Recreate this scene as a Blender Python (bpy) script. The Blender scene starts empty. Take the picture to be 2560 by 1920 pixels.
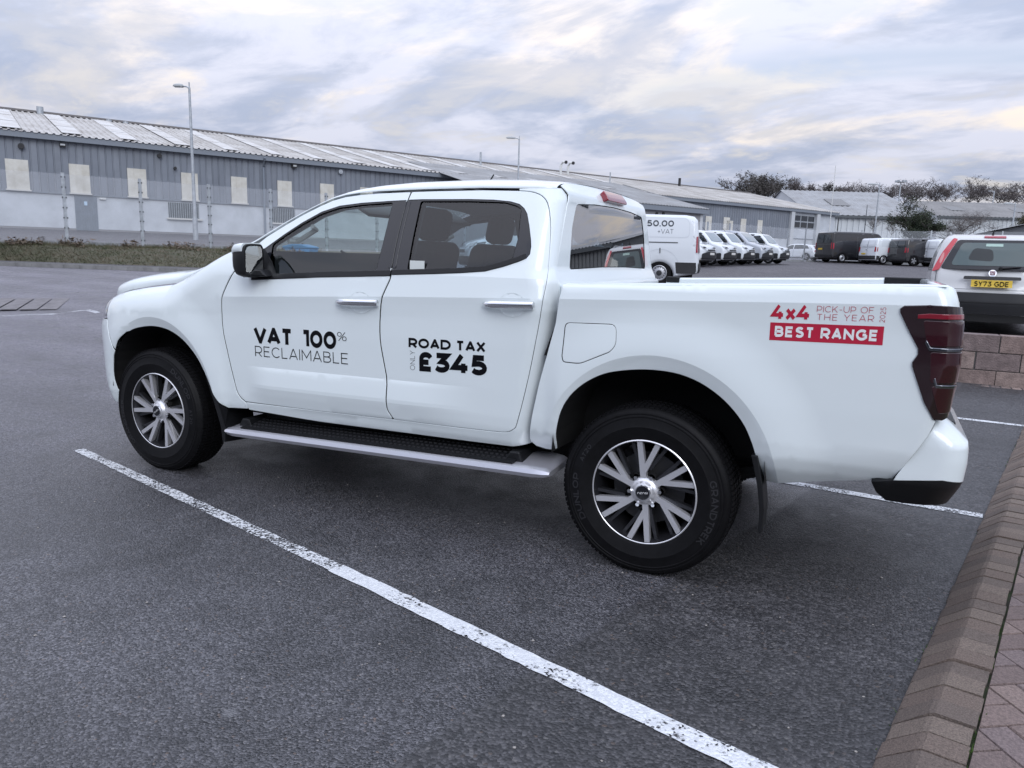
import bpy, bmesh, math, random
import numpy as np
from mathutils import Vector, Matrix
from mathutils.geometry import delaunay_2d_cdt
random.seed(7); rng = np.random.default_rng(7)
SC = bpy.context.scene; COL = SC.collection
R = math.radians; PI = math.pi
# ------------------------------------------------------------------ camera
CAM_F, CAM_YAW, CAM_PITCH, CAM_ROLL = 1858.57, -0.45714, 0.17064, 0.02798
CAM_POS = np.array([0.8641, -3.9993, 1.3958])
_f = np.array([math.sin(CAM_YAW)*math.cos(CAM_PITCH), math.cos(CAM_YAW)*math.cos(CAM_PITCH), -math.sin(CAM_PITCH)])
_r0 = np.array([math.cos(CAM_YAW), -math.sin(CAM_YAW), 0.0]); _u0 = np.cross(_r0, _f)
_r = _r0*math.cos(CAM_ROLL)+_u0*math.sin(CAM_ROLL); _u = -_r0*math.sin(CAM_ROLL)+_u0*math.cos(CAM_ROLL)
cam = bpy.data.cameras.new('camera'); camo = bpy.data.objects.new('camera', cam); COL.objects.link(camo)
cam.sensor_fit = 'HORIZONTAL'; cam.sensor_width = 36.0; cam.lens = CAM_F/2560*36; cam.clip_start = .05; cam.clip_end = 3000
camo.matrix_world = Matrix(((_r[0], _u[0], -_f[0], CAM_POS[0]), (_r[1], _u[1], -_f[1], CAM_POS[1]), (_r[2], _u[2], -_f[2], CAM_POS[2]), (0, 0, 0, 1)))
SC.camera = camo
def at(px, py, ppm):
    """world point seen at photo pixel (px, py) where one metre spans ppm photo pixels"""
    d = _f + _r*(px-1280)/CAM_F - _u*(py-960)/CAM_F
    return CAM_POS + d*(CAM_F/ppm)
# ------------------------------------------------------------------ light
SUN_EL, SUN_AZ = R(33), R(138)      # azimuth measured from +Y clockwise towards +X
W = bpy.data.worlds.new('World'); SC.world = W; W.use_nodes = True
def build_world():
    nt = W.node_tree; nt.nodes.clear(); L = nt.links.new
    def N(t, **k):
        n = nt.nodes.new(t)
        for a, b in k.items(): setattr(n, a, b)
        return n
    def M(op, a, b=None, c=None, clamp=False):
        n = N('ShaderNodeMath', operation=op); n.use_clamp = clamp
        for i, v in enumerate((a, b, c)):
            if v is None: continue
            if isinstance(v, (int, float)): n.inputs[i].default_value = v
            else: L(v, n.inputs[i])
        return n.outputs[0]
    def MIX(fac, a, b):
        n = N('ShaderNodeMix', data_type='RGBA')
        for sock, v in ((n.inputs[0], fac), (n.inputs[6], a), (n.inputs[7], b)):
            if isinstance(v, (int, float)): sock.default_value = v
            elif isinstance(v, tuple): sock.default_value = (*v, 1)
            else: L(v, sock)
        return n.outputs[2]
    def ramp(v, lo, hi):
        n = N('ShaderNodeMapRange', interpolation_type='SMOOTHSTEP'); L(v, n.inputs[0]); n.inputs[1].default_value = lo; n.inputs[2].default_value = hi
        return n.outputs[0]
    sky = N('ShaderNodeTexSky', sky_type='NISHITA', sun_disc=False); sky.sun_elevation = SUN_EL; sky.sun_rotation = SUN_AZ
    sky.air_density = 1.0; sky.dust_density = .6
    skyc = N('ShaderNodeVectorMath', operation='SCALE'); L(sky.outputs[0], skyc.inputs[0]); skyc.inputs[3].default_value = 0.115
    tc = N('ShaderNodeTexCoord'); sep = N('ShaderNodeSeparateXYZ'); L(tc.outputs['Generated'], sep.inputs[0])
    z = M('MAXIMUM', sep.outputs[2], 0.0); den = M('ADD', z, 0.20)
    cx = M('DIVIDE', sep.outputs[0], den); cy = M('DIVIDE', sep.outputs[1], den)
    comb = N('ShaderNodeCombineXYZ'); L(cx, comb.inputs[0]); L(cy, comb.inputs[1])
    mp = N('ShaderNodeMapping'); L(comb.outputs[0], mp.inputs[0]); mp.inputs['Rotation'].default_value = (0, 0, R(38)); mp.inputs['Scale'].default_value = (1.05, 1.55, 1)
    mp.inputs['Location'].default_value = (3.1, 1.7, 0)
    def noise(scale, det, rough, dist, off):
        m2 = N('ShaderNodeVectorMath', operation='ADD'); L(mp.outputs[0], m2.inputs[0]); m2.inputs[1].default_value = (off, off*.7, off*.3)
        n = N('ShaderNodeTexNoise'); L(m2.outputs[0], n.inputs[0]); n.inputs['Scale'].default_value = scale; n.inputs['Detail'].default_value = det
        n.inputs['Roughness'].default_value = rough; n.inputs['Distortion'].default_value = dist; return n.outputs[0]
    big = noise(.75, 5, .55, .5, 0); mid = noise(2.1, 8, .62, .35, 11); warm = noise(1.1, 7, .58, .4, 31); gap = noise(.42, 5, .5, .3, 53)
    body = M('ADD', M('MULTIPLY', big, .62), M('MULTIPLY', mid, .38))
    dark = ramp(body, .44, .56)                                         # thick cloud bellies
    c = MIX(dark, (.775, .80, .935), (.475, .54, .705))
    c = MIX(M('MULTIPLY', M('MULTIPLY', ramp(warm, .53, .66), M('SUBTRACT', 1.0, M('MULTIPLY', dark, .7))), M('SUBTRACT', 1.0, ramp(z, .25, .5))), c, (1.05, .95, .86))
    low = M('SUBTRACT', 1.0, ramp(z, .02, .34))                         # evening tint lower down, all round the sky
    c = MIX(M('MULTIPLY', M('MULTIPLY', low, ramp(mid, .50, .66)), .6), c, (1.05, .95, .80))
    clear = M('MULTIPLY', ramp(gap, .57, .70), M('SUBTRACT', 1.0, M('MULTIPLY', dark, .85)))
    mn = N('ShaderNodeVectorMath', operation='MINIMUM'); L(skyc.outputs[0], mn.inputs[0]); mn.inputs[1].default_value = (.62, .80, 1.0)
    c = MIX(M('MULTIPLY', clear, .6), c, mn.outputs[0])
    lum = M('ADD', .66, M('MULTIPLY', z, 1.30))                         # overcast skies brighten towards the zenith
    sc = N('ShaderNodeVectorMath', operation='SCALE'); L(c, sc.inputs[0]); L(lum, sc.inputs[3])
    bg = N('ShaderNodeBackground'); L(sc.outputs[0], bg.inputs[0]); bg.inputs[1].default_value = 1.0
    out = N('ShaderNodeOutputWorld'); L(bg.outputs[0], out.inputs[0])
build_world()
sun = bpy.data.lights.new('sun', 'SUN'); suno = bpy.data.objects.new('sun', sun); COL.objects.link(suno)
sun.energy = 1.1; sun.angle = R(32); sun.color = (.97, .985, 1.0)
_sd = Vector((math.sin(SUN_AZ)*math.cos(SUN_EL), math.cos(SUN_AZ)*math.cos(SUN_EL), math.sin(SUN_EL)))
suno.rotation_euler = _sd.to_track_quat('Z', 'Y').to_euler()
vs = SC.view_settings; vs.view_transform = 'Standard'; vs.look = 'None'; vs.exposure = 0.20; vs.gamma = 1.0; vs.use_curve_mapping = False
SC.cycles.use_denoising = True; SC.cycles.max_bounces = 8; SC.cycles.transparent_max_bounces = 24; SC.cycles.glossy_bounces = 4
# ------------------------------------------------------------------ materials
MATS = {}
def mat(name, col, rough=.5, metal=0.0, coat=0.0, var=0.0, vs=6.0, bump=0.0, bs=80.0, spec=.5, col2=None, emit=None, cr=.04, det=4):
    if name in MATS: return MATS[name]
    m = bpy.data.materials.new(name); m.use_nodes = True; nt = m.node_tree; b = nt.nodes['Principled BSDF']; L = nt.links.new
    b.inputs['Base Color'].default_value = (*col, 1); b.inputs['Roughness'].default_value = rough; b.inputs['Metallic'].default_value = metal
    b.inputs['Coat Weight'].default_value = coat; b.inputs['Coat Roughness'].default_value = cr; b.inputs['Specular IOR Level'].default_value = spec
    tc = nt.nodes.new('ShaderNodeTexCoord')
    if var or col2:
        n = nt.nodes.new('ShaderNodeTexNoise'); n.inputs['Scale'].default_value = vs; n.inputs['Detail'].default_value = det; n.inputs['Roughness'].default_value = .62
        L(tc.outputs['Object'], n.inputs[0]); mx = nt.nodes.new('ShaderNodeMix'); mx.data_type = 'RGBA'
        mr = nt.nodes.new('ShaderNodeMapRange'); L(n.outputs[0], mr.inputs[0]); mr.inputs[1].default_value = .35; mr.inputs[2].default_value = .65; L(mr.outputs[0], mx.inputs[0])
        c2 = col2 or tuple(max(0, c*(1+var)) for c in col); c1 = col if col2 else tuple(c*(1-var) for c in col)
        mx.inputs[6].default_value = (*c1, 1); mx.inputs[7].default_value = (*c2, 1); L(mx.outputs[2], b.inputs['Base Color'])
    if bump:
        n = nt.nodes.new('ShaderNodeTexNoise'); n.inputs['Scale'].default_value = bs; n.inputs['Detail'].default_value = 3; L(tc.outputs['Object'], n.inputs[0])
        bp = nt.nodes.new('ShaderNodeBump'); bp.inputs['Strength'].default_value = bump; bp.inputs['Distance'].default_value = .01
        L(n.outputs[0], bp.inputs['Height']); L(bp.outputs[0], b.inputs['Normal'])
    if emit: b.inputs['Emission Color'].default_value = (*col, 1); b.inputs['Emission Strength'].default_value = emit
    MATS[name] = m; return m
def glass(name, tint, refl=.05, rough=0.0):
    if name in MATS: return MATS[name]
    m = bpy.data.materials.new(name); m.use_nodes = True; nt = m.node_tree; nt.nodes.clear(); L = nt.links.new
    o = nt.nodes.new('ShaderNodeOutputMaterial'); mx = nt.nodes.new('ShaderNodeMixShader'); t = nt.nodes.new('ShaderNodeBsdfTransparent'); g = nt.nodes.new('ShaderNodeBsdfGlossy')
    t.inputs[0].default_value = (*tint, 1); g.inputs['Roughness'].default_value = rough; g.inputs[0].default_value = (1, 1, 1, 1)
    lw = nt.nodes.new('ShaderNodeLayerWeight'); lw.inputs[0].default_value = .5
    p = nt.nodes.new('ShaderNodeMath'); p.operation = 'POWER'; L(lw.outputs['Facing'], p.inputs[0]); p.inputs[1].default_value = 5.0
    a = nt.nodes.new('ShaderNodeMath'); a.operation = 'MULTIPLY_ADD'; L(p.outputs[0], a.inputs[0]); a.inputs[1].default_value = 1-refl; a.inputs[2].default_value = refl
    L(a.outputs[0], mx.inputs[0]); L(t.outputs[0], mx.inputs[1]); L(g.outputs[0], mx.inputs[2]); L(mx.outputs[0], o.inputs[0])
    MATS[name] = m; return m
def paint(name, col, droplets=True, rough=.42):
    """car paint: clear coat over pigment, faint road film, dried rain specks"""
    if name in MATS: return MATS[name]
    m = mat(name, col, rough, 0, .9, cr=.03); nt = m.node_tree; b = nt.nodes['Principled BSDF']; L = nt.links.new
    tc = nt.nodes.new('ShaderNodeTexCoord')
    n = nt.nodes.new('ShaderNodeTexNoise'); n.inputs['Scale'].default_value = 2.3; n.inputs['Detail'].default_value = 6; L(tc.outputs['Object'], n.inputs[0])
    mr = nt.nodes.new('ShaderNodeMapRange'); L(n.outputs[0], mr.inputs[0]); mr.inputs[1].default_value = .3; mr.inputs[2].default_value = .75; mr.inputs[3].default_value = .025; mr.inputs[4].default_value = .075
    L(mr.outputs[0], b.inputs['Coat Roughness'])
    v = nt.nodes.new('ShaderNodeTexVoronoi'); v.inputs['Scale'].default_value = 34; L(tc.outputs['Object'], v.inputs[0])
    r1 = nt.nodes.new('ShaderNodeMapRange'); L(v.outputs['Distance'], r1.inputs[0]); r1.inputs[1].default_value = .13; r1.inputs[2].default_value = .05
    sp = nt.nodes.new('ShaderNodeSeparateColor'); L(v.outputs['Color'], sp.inputs[0])
    gt = nt.nodes.new('ShaderNodeMath'); gt.operation = 'GREATER_THAN'; L(sp.outputs[0], gt.inputs[0]); gt.inputs[1].default_value = .8
    mu = nt.nodes.new('ShaderNodeMath'); mu.operation = 'MULTIPLY'; L(r1.outputs[0], mu.inputs[0]); L(gt.outputs[0], mu.inputs[1])
    bp = nt.nodes.new('ShaderNodeBump'); bp.inputs['Strength'].default_value = .5 if droplets else .0; bp.inputs['Distance'].default_value = .0012; L(mu.outputs[0], bp.inputs['Height'])
    L(bp.outputs[0], b.inputs['Coat Normal'])
    return m
WHITE = paint('white_paint', (.765, .83, .85)); BLACKPL = mat('black_plastic', (.008, .0085, .010), .45, bump=.12, bs=400, spec=.35)
GLOSSBLK = mat('gloss_black', (.008, .009, .013), .15, 0, .25); CHROME = mat('chrome', (.86, .87, .89), .07, 1.0); DARK = mat('underbody_dark', (.006, .006, .007), .8)
RUBBER = mat('tyre_rubber', (.0045, .0045, .0055), .58, var=.25, vs=30, spec=.2); MACH = mat('machined_alloy', (.80, .80, .83), .34, .72)
GUN = mat('gunmetal', (.045, .046, .052), .33, .6, .4); SILVER = mat('satin_silver', (.74, .74, .80), .30, .7); STEEL = mat('steel_wheel', (.42, .43, .46), .4, .6)
# ------------------------------------------------------------------ object helpers
def link(o, parent=None):
    COL.objects.link(o)
    if parent is not None: o.parent = parent
    return o
def mk(name, v, f, m, parent=None, smooth=False, normals=None, loc=None, rot=None):
    me = bpy.data.meshes.new(name); me.from_pydata([tuple(map(float, p)) for p in v], [], [tuple(map(int, q)) for q in f])
    if isinstance(m, (list, tuple)):
        for q in m: me.materials.append(q)
    elif m: me.materials.append(m)
    if smooth or normals is not None: me.polygons.foreach_set('use_smooth', [True]*len(me.polygons))
    if normals is not None: me.normals_split_custom_set_from_vertices([tuple(map(float, n)) for n in normals])
    me.update(); o = bpy.data.objects.new(name, me); link(o, parent)
    if loc is not None: o.location = tuple(map(float, loc))
    if rot is not None: o.rotation_euler = rot
    return o
def thing(name, label, cat, loc=(0, 0, 0), rz=0.0, group=None):
    o = bpy.data.objects.new(name, None); o.empty_display_size = .2; link(o); o.location = tuple(map(float, loc)); o.rotation_euler = (0, 0, rz)
    return tag(o, label, cat, group)
def tag(o, label=None, cat=None, group=None, kind=None):
    for k, v in (('label', label), ('category', cat), ('group', group), ('kind', kind)):
        if v: o[k] = v
    return o
def copytree(o, parent=None):
    c = o.copy(); link(c); c.parent = parent
    if parent is not None: c.matrix_parent_inverse = o.matrix_parent_inverse.copy()
    for ch in o.children: copytree(ch, c)
    return c
class MB:
    """collects simple solids that form one part"""
    def __init__(s): s.v = []; s.f = []
    def add(s, v, f):
        k = len(s.v); s.v += [tuple(map(float, p)) for p in v]; s.f += [tuple(int(i)+k for i in q) for q in f]; return s
    def box(s, c, d, rz=0.0, ry=0.0, tap=1.0):
        x, y, z = d[0]/2, d[1]/2, d[2]/2; P = []
        for sz in (-1, 1):
            t = tap if sz > 0 else 1.0
            for sx, sy in ((-1, -1), (1, -1), (1, 1), (-1, 1)): P.append((sx*x*t, sy*y*t, sz*z))
        cz, sn, cy, sy_ = math.cos(rz), math.sin(rz), math.cos(ry), math.sin(ry); Q = []
        for a, b, e in P:
            a, e = a*cy+e*sy_, -a*sy_+e*cy
            Q.append((c[0]+a*cz-b*sn, c[1]+a*sn+b*cz, c[2]+e))
        return s.add(Q, [(3, 2, 1, 0), (4, 5, 6, 7), (0, 1, 5, 4), (1, 2, 6, 5), (2, 3, 7, 6), (3, 0, 4, 7)])
    def bbox(s, a, b): return s.box([(a[i]+b[i])/2 for i in range(3)], [abs(b[i]-a[i]) for i in range(3)])
    def prism(s, poly, axis, a, b):
        """extrude a 2-D polygon along an axis ('x': poly=(y,z), 'y': (x,z), 'z': (x,y))"""
        def P(p, t): return {'x': (t, p[0], p[1]), 'y': (p[0], t, p[1]), 'z': (p[0], p[1], t)}[axis]
        n = len(poly); ar = sum(poly[i][0]*poly[(i+1) % n][1]-poly[(i+1) % n][0]*poly[i][1] for i in range(n))
        if (ar < 0) != (axis == 'y'): poly = poly[::-1]
        if a > b: a, b = b, a
        v = [P(p, a) for p in poly]+[P(p, b) for p in poly]
        return s.add(v, [tuple(range(n))[::-1], tuple(range(n, 2*n))]+[(i, (i+1) % n, n+(i+1) % n, n+i) for i in range(n)])
    def tube(s, pts, r, n=8, cap=True):
        pts = [np.array(p, float) for p in pts]; rr = r if isinstance(r, (list, tuple)) else [r]*len(pts); v = []; f = []
        for i, p in enumerate(pts):
            t = pts[min(i+1, len(pts)-1)]-pts[max(i-1, 0)]; t = t/(np.linalg.norm(t)+1e-9)
            a = np.cross(t, (0, 0, 1) if abs(t[2]) < .9 else (1, 0, 0)); a /= np.linalg.norm(a); b = np.cross(t, a)
            for k in range(n):
                th = 2*PI*k/n; v.append(p+rr[i]*(a*math.cos(th)+b*math.sin(th)))
        for i in range(len(pts)-1):
            for k in range(n): f.append((i*n+k, i*n+(k+1) % n, (i+1)*n+(k+1) % n, (i+1)*n+k))
        if cap: f.append(tuple(range(n))[::-1]); f.append(tuple(range((len(pts)-1)*n, len(pts)*n)))
        return s.add(v, f)
    def lathe(s, prof, n=32, c=(0, 0, 0), axis='y'):
        """prof: (radius, t) along the axis"""
        v = []; f = []; m = len(prof)
        for k in range(n):
            th = 2*PI*k/n; cs, sn = math.cos(th), math.sin(th)
            for r_, t in prof:
                v.append({'y': (c[0]+r_*cs, c[1]+t, c[2]+r_*sn), 'z': (c[0]+r_*cs, c[1]+r_*sn, c[2]+t), 'x': (c[0]+t, c[1]+r_*cs, c[2]+r_*sn)}[axis])
        for k in range(n):
            for j in range(m-1):
                q = (k*m+j, k*m+j+1, ((k+1) % n)*m+j+1, ((k+1) % n)*m+j); f.append(q if axis != 'z' else q[::-1])
        return s.add(v, f)
    def build(s, name, m, parent=None, smooth=False, bevel=0.0, seg=2, **k):
        o = mk(name, s.v, s.f, m, parent, **k)
        if bevel:
            md = o.modifiers.new('bevel', 'BEVEL'); md.width = bevel; md.segments = seg; md.limit_method = 'ANGLE'; md.angle_limit = R(35)
        if smooth:
            o.data.polygons.foreach_set('use_smooth', [True]*len(o.data.polygons)); o.data.set_sharp_from_angle(angle=R(38))
        return o
def interp(tab):
    xs = np.array([t[0] for t in tab]); ys = np.array([t[1] for t in tab]); return lambda x: np.interp(x, xs, ys)
def sstep(x, a, b):
    t = np.clip((np.asarray(x, float)-a)/(b-a), 0, 1); return t*t*(3-2*t)
def spline(pts, n=6, closed=False):
    """centripetal-ish Catmull-Rom through the points"""
    P = [np.array(p, float) for p in pts]; out = []; m = len(P)
    for i in range(m if closed else m-1):
        p0 = P[(i-1) % m] if closed or i > 0 else P[0]*2-P[1]; p1 = P[i]; p2 = P[(i+1) % m]; p3 = P[(i+2) % m] if closed or i+2 < m else p2*2-p1
        for k in range(n):
            t = k/n; out.append(.5*((2*p1)+(-p0+p2)*t+(2*p0-5*p1+4*p2-p3)*t*t+(-p0+3*p1-3*p2+p3)*t**3))
    if not closed: out.append(P[-1])
    return [tuple(p) for p in out]
def roundpoly(pts, r, n=4):
    """round the corners of a closed polygon; r scalar or list"""
    out = []; m = len(pts)
    for i in range(m):
        p = np.array(pts[i], float); a = np.array(pts[i-1], float)-p; b = np.array(pts[(i+1) % m], float)-p
        la, lb = np.linalg.norm(a), np.linalg.norm(b); rr = min((r[i] if isinstance(r, (list, tuple)) else r), la*.48, lb*.48)
        if rr < 1e-5: out.append(tuple(p)); continue
        A = p+a/la*rr; B = p+b/lb*rr
        for k in range(n+1):
            t = k/n; out.append(tuple((1-t)**2*A+2*t*(1-t)*p+t*t*B))
    return out
def inside(pts, poly):
    x, y = pts[:, 0], pts[:, 1]; c = np.zeros(len(pts), bool); n = len(poly); P = np.array(poly)
    for i in range(n):
        x1, y1 = P[i]; x2, y2 = P[(i+1) % n]
        hit = ((y1 > y) != (y2 > y))
        with np.errstate(divide='ignore', invalid='ignore'): c ^= hit & (x < (x2-x1)*(y-y1)/(y2-y1+1e-30)+x1)
    return c
def dens(poly, h):
    out = []; n = len(poly)
    for i in range(n):
        a = np.array(poly[i], float); b = np.array(poly[(i+1) % n], float); k = max(1, int(math.ceil(np.linalg.norm(b-a)/h)))
        for j in range(k): out.append(tuple(a+(b-a)*j/k))
    return out
def clean(poly):
    out = []
    for p in poly:
        if not out or math.hypot(p[0]-out[-1][0], p[1]-out[-1][1]) > 2e-4: out.append((float(p[0]), float(p[1])))
    if math.hypot(out[0][0]-out[-1][0], out[0][1]-out[-1][1]) < 2e-4: out.pop()
    return out
def fill(outline, holes=(), res=.04, rows=()):
    """triangulate a polygon with holes, with interior points -> (pts, tris, loops)"""
    loops = [dens(clean(outline), res*.7)]+[dens(clean(h), res*.7) for h in holes]
    V = []; E = []; Lp = []
    for lp in loops:
        k = len(V); V += lp; E += [(k+i, k+(i+1) % len(lp)) for i in range(len(lp))]; Lp.append(list(range(k, k+len(lp))))
    for rw_ in rows:                                          # feature lines the triangulation must follow
        rp = np.array(rw_); ok = inside(rp, loops[0])
        for h in loops[1:]: ok &= ~inside(rp, h)
        bd = np.min(((rp[:, None, :]-np.array(V)[None, :sum(map(len, loops))])**2).sum(2), 1); ok &= bd > (res*.12)**2; last = -9
        for i_ in range(len(rp)):
            if ok[i_]:
                V.append(tuple(rp[i_]))
                if last == i_-1: E.append((len(V)-2, len(V)-1))
                last = i_
    A = np.array(loops[0]); lo, hi = A.min(0), A.max(0)
    gx = np.arange(lo[0]+res/2, hi[0], res); gy = np.arange(lo[1]+res/2, hi[1], res)
    if len(gx) and len(gy):
        G = np.array([(a+(res/2 if j % 2 else 0), b) for j, b in enumerate(gy) for a in gx]); ok = inside(G, loops[0])
        for h in loops[1:]: ok &= ~inside(G, h)
        G = G[ok]; B = np.array(V)
        if len(G): 
            d = np.min(((G[:, None, :]-B[None])**2).sum(2), 1); G = G[d > (res*.45)**2]
            V = V+[tuple(g) for g in G]
    vo, eo, fo, ov, oe, of = delaunay_2d_cdt([Vector(p) for p in V], E, [], 0, 1e-6)
    P = np.array([tuple(p) for p in vo]); F = np.array([f for f in fo if len(f) == 3]); c = P[F].mean(1); ok = inside(c, loops[0])
    for h in loops[1:]: ok &= ~inside(c, h)
    F = F[ok]
    a, b, d = P[F[:, 0]], P[F[:, 1]], P[F[:, 2]]; ar = (b[:, 0]-a[:, 0])*(d[:, 1]-a[:, 1])-(b[:, 1]-a[:, 1])*(d[:, 0]-a[:, 0])
    F[ar < 0] = F[ar < 0][:, ::-1]
    m = {}
    for i, o in enumerate(ov):
        for k in o: m[k] = i
    return P, F, [[m[i] for i in lp if i in m] for lp in Lp]
def surf_normal(skin, P, sgn=1.0):
    h = 1e-4; s, z = P[:, 0], P[:, 1]
    a = skin(s+h, z)-skin(s-h, z); b = skin(s, z+h)-skin(s, z-h); n = np.cross(a, b)*sgn
    return n/(np.linalg.norm(n, axis=1, keepdims=True)+1e-12)
def panel(name, outline, skin, m, parent, holes=(), res=.035, thick=.02, off=0.0, mirror=True, sgn=1.0, lip=.0025, rows=(), seal_shade=False):
    """a sheet-metal panel cut out of a skin: skin(s,z)->Nx3, turned-in edges, exact normals; also its mirror image across y=0"""
    P, F, loops = fill(outline, holes, res, rows); N = surf_normal(skin, P, sgn); Q = skin(P[:, 0], P[:, 1])+N*off
    MI = [0]*len(F); V = list(Q); NN = list(N); FF = [tuple(f) if sgn > 0 else tuple(f[::-1]) for f in F]
    seal_shade = thick and (seal_shade or m is WHITE)  # inner flange coloured dark for the shade in panel gaps and rubber seals
    if thick:
        for li, lp in enumerate(loops):
            n = len(lp); k = len(V); q = Q[lp]; nn = N[lp]
            t = np.roll(q, -1, 0)-np.roll(q, 1, 0); t /= np.linalg.norm(t, axis=1, keepdims=True)+1e-12; o = np.cross(t, nn)
            area = sum(P[lp[i]][0]*P[lp[(i+1) % n]][1]-P[lp[(i+1) % n]][0]*P[lp[i]][1] for i in range(n))
            if (area*sgn < 0) != (li > 0): o = -o
            if li > 0: o = -o if False else o
            mid = (nn+o); mid /= np.linalg.norm(mid, axis=1, keepdims=True)+1e-12
            V += list(q+o*lip*.9-nn*lip*.6); NN += list(mid)
            V += list(q+o*lip-nn*lip*2.2); NN += list(o); V += list(q+o*lip-nn*thick); NN += list(o)
            for i in range(n):
                j = (i+1) % n
                qr = [[lp[i], lp[j]], [k+i, k+j], [k+n+i, k+n+j], [k+2*n+i, k+2*n+j]]
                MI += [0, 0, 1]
                for a_, b_ in zip(qr[:-1], qr[1:]):
                    fc = (a_[0], b_[0], b_[1], a_[1])
                    FF.append(fc if (area*sgn > 0) else fc[::-1])
    V = np.array(V); NN = np.array(NN)
    mats = [m, DARK] if seal_shade else m
    o1 = mk(name, V, FF, mats, parent if not isinstance(parent, (list, tuple)) else parent[0], normals=NN); o2 = None
    if mirror:
        p2 = parent[1] if isinstance(parent, (list, tuple)) else parent
        o2 = mk(name, V*[1, -1, 1], [f[::-1] for f in FF], mats, p2, normals=NN*[1, -1, 1])
    if seal_shade:
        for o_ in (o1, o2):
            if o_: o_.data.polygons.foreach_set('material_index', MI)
    return o1, o2
def grid(name, fn, us, vs_, m, parent, mirror=False, flip=False):
    """parametric sheet fn(u,v)->3"""
    V = np.array([fn(u, v) for u in us for v in vs_]); nu, nv = len(us), len(vs_)
    G = V.reshape(nu, nv, 3); du = np.gradient(G, axis=0); dv = np.gradient(G, axis=1); N = np.cross(du, dv).reshape(-1, 3); N /= np.linalg.norm(N, axis=1, keepdims=True)+1e-12
    F = [(i*nv+j, (i+1)*nv+j, (i+1)*nv+j+1, i*nv+j+1) for i in range(nu-1) for j in range(nv-1)]
    if flip: F = [f[::-1] for f in F]; N = -N
    o = mk(name, V, F, m, parent, normals=N)
    if mirror: return o, mk(name, V*[1, -1, 1], [f[::-1] for f in F], m, parent, normals=N*[1, -1, 1])
    return o
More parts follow.
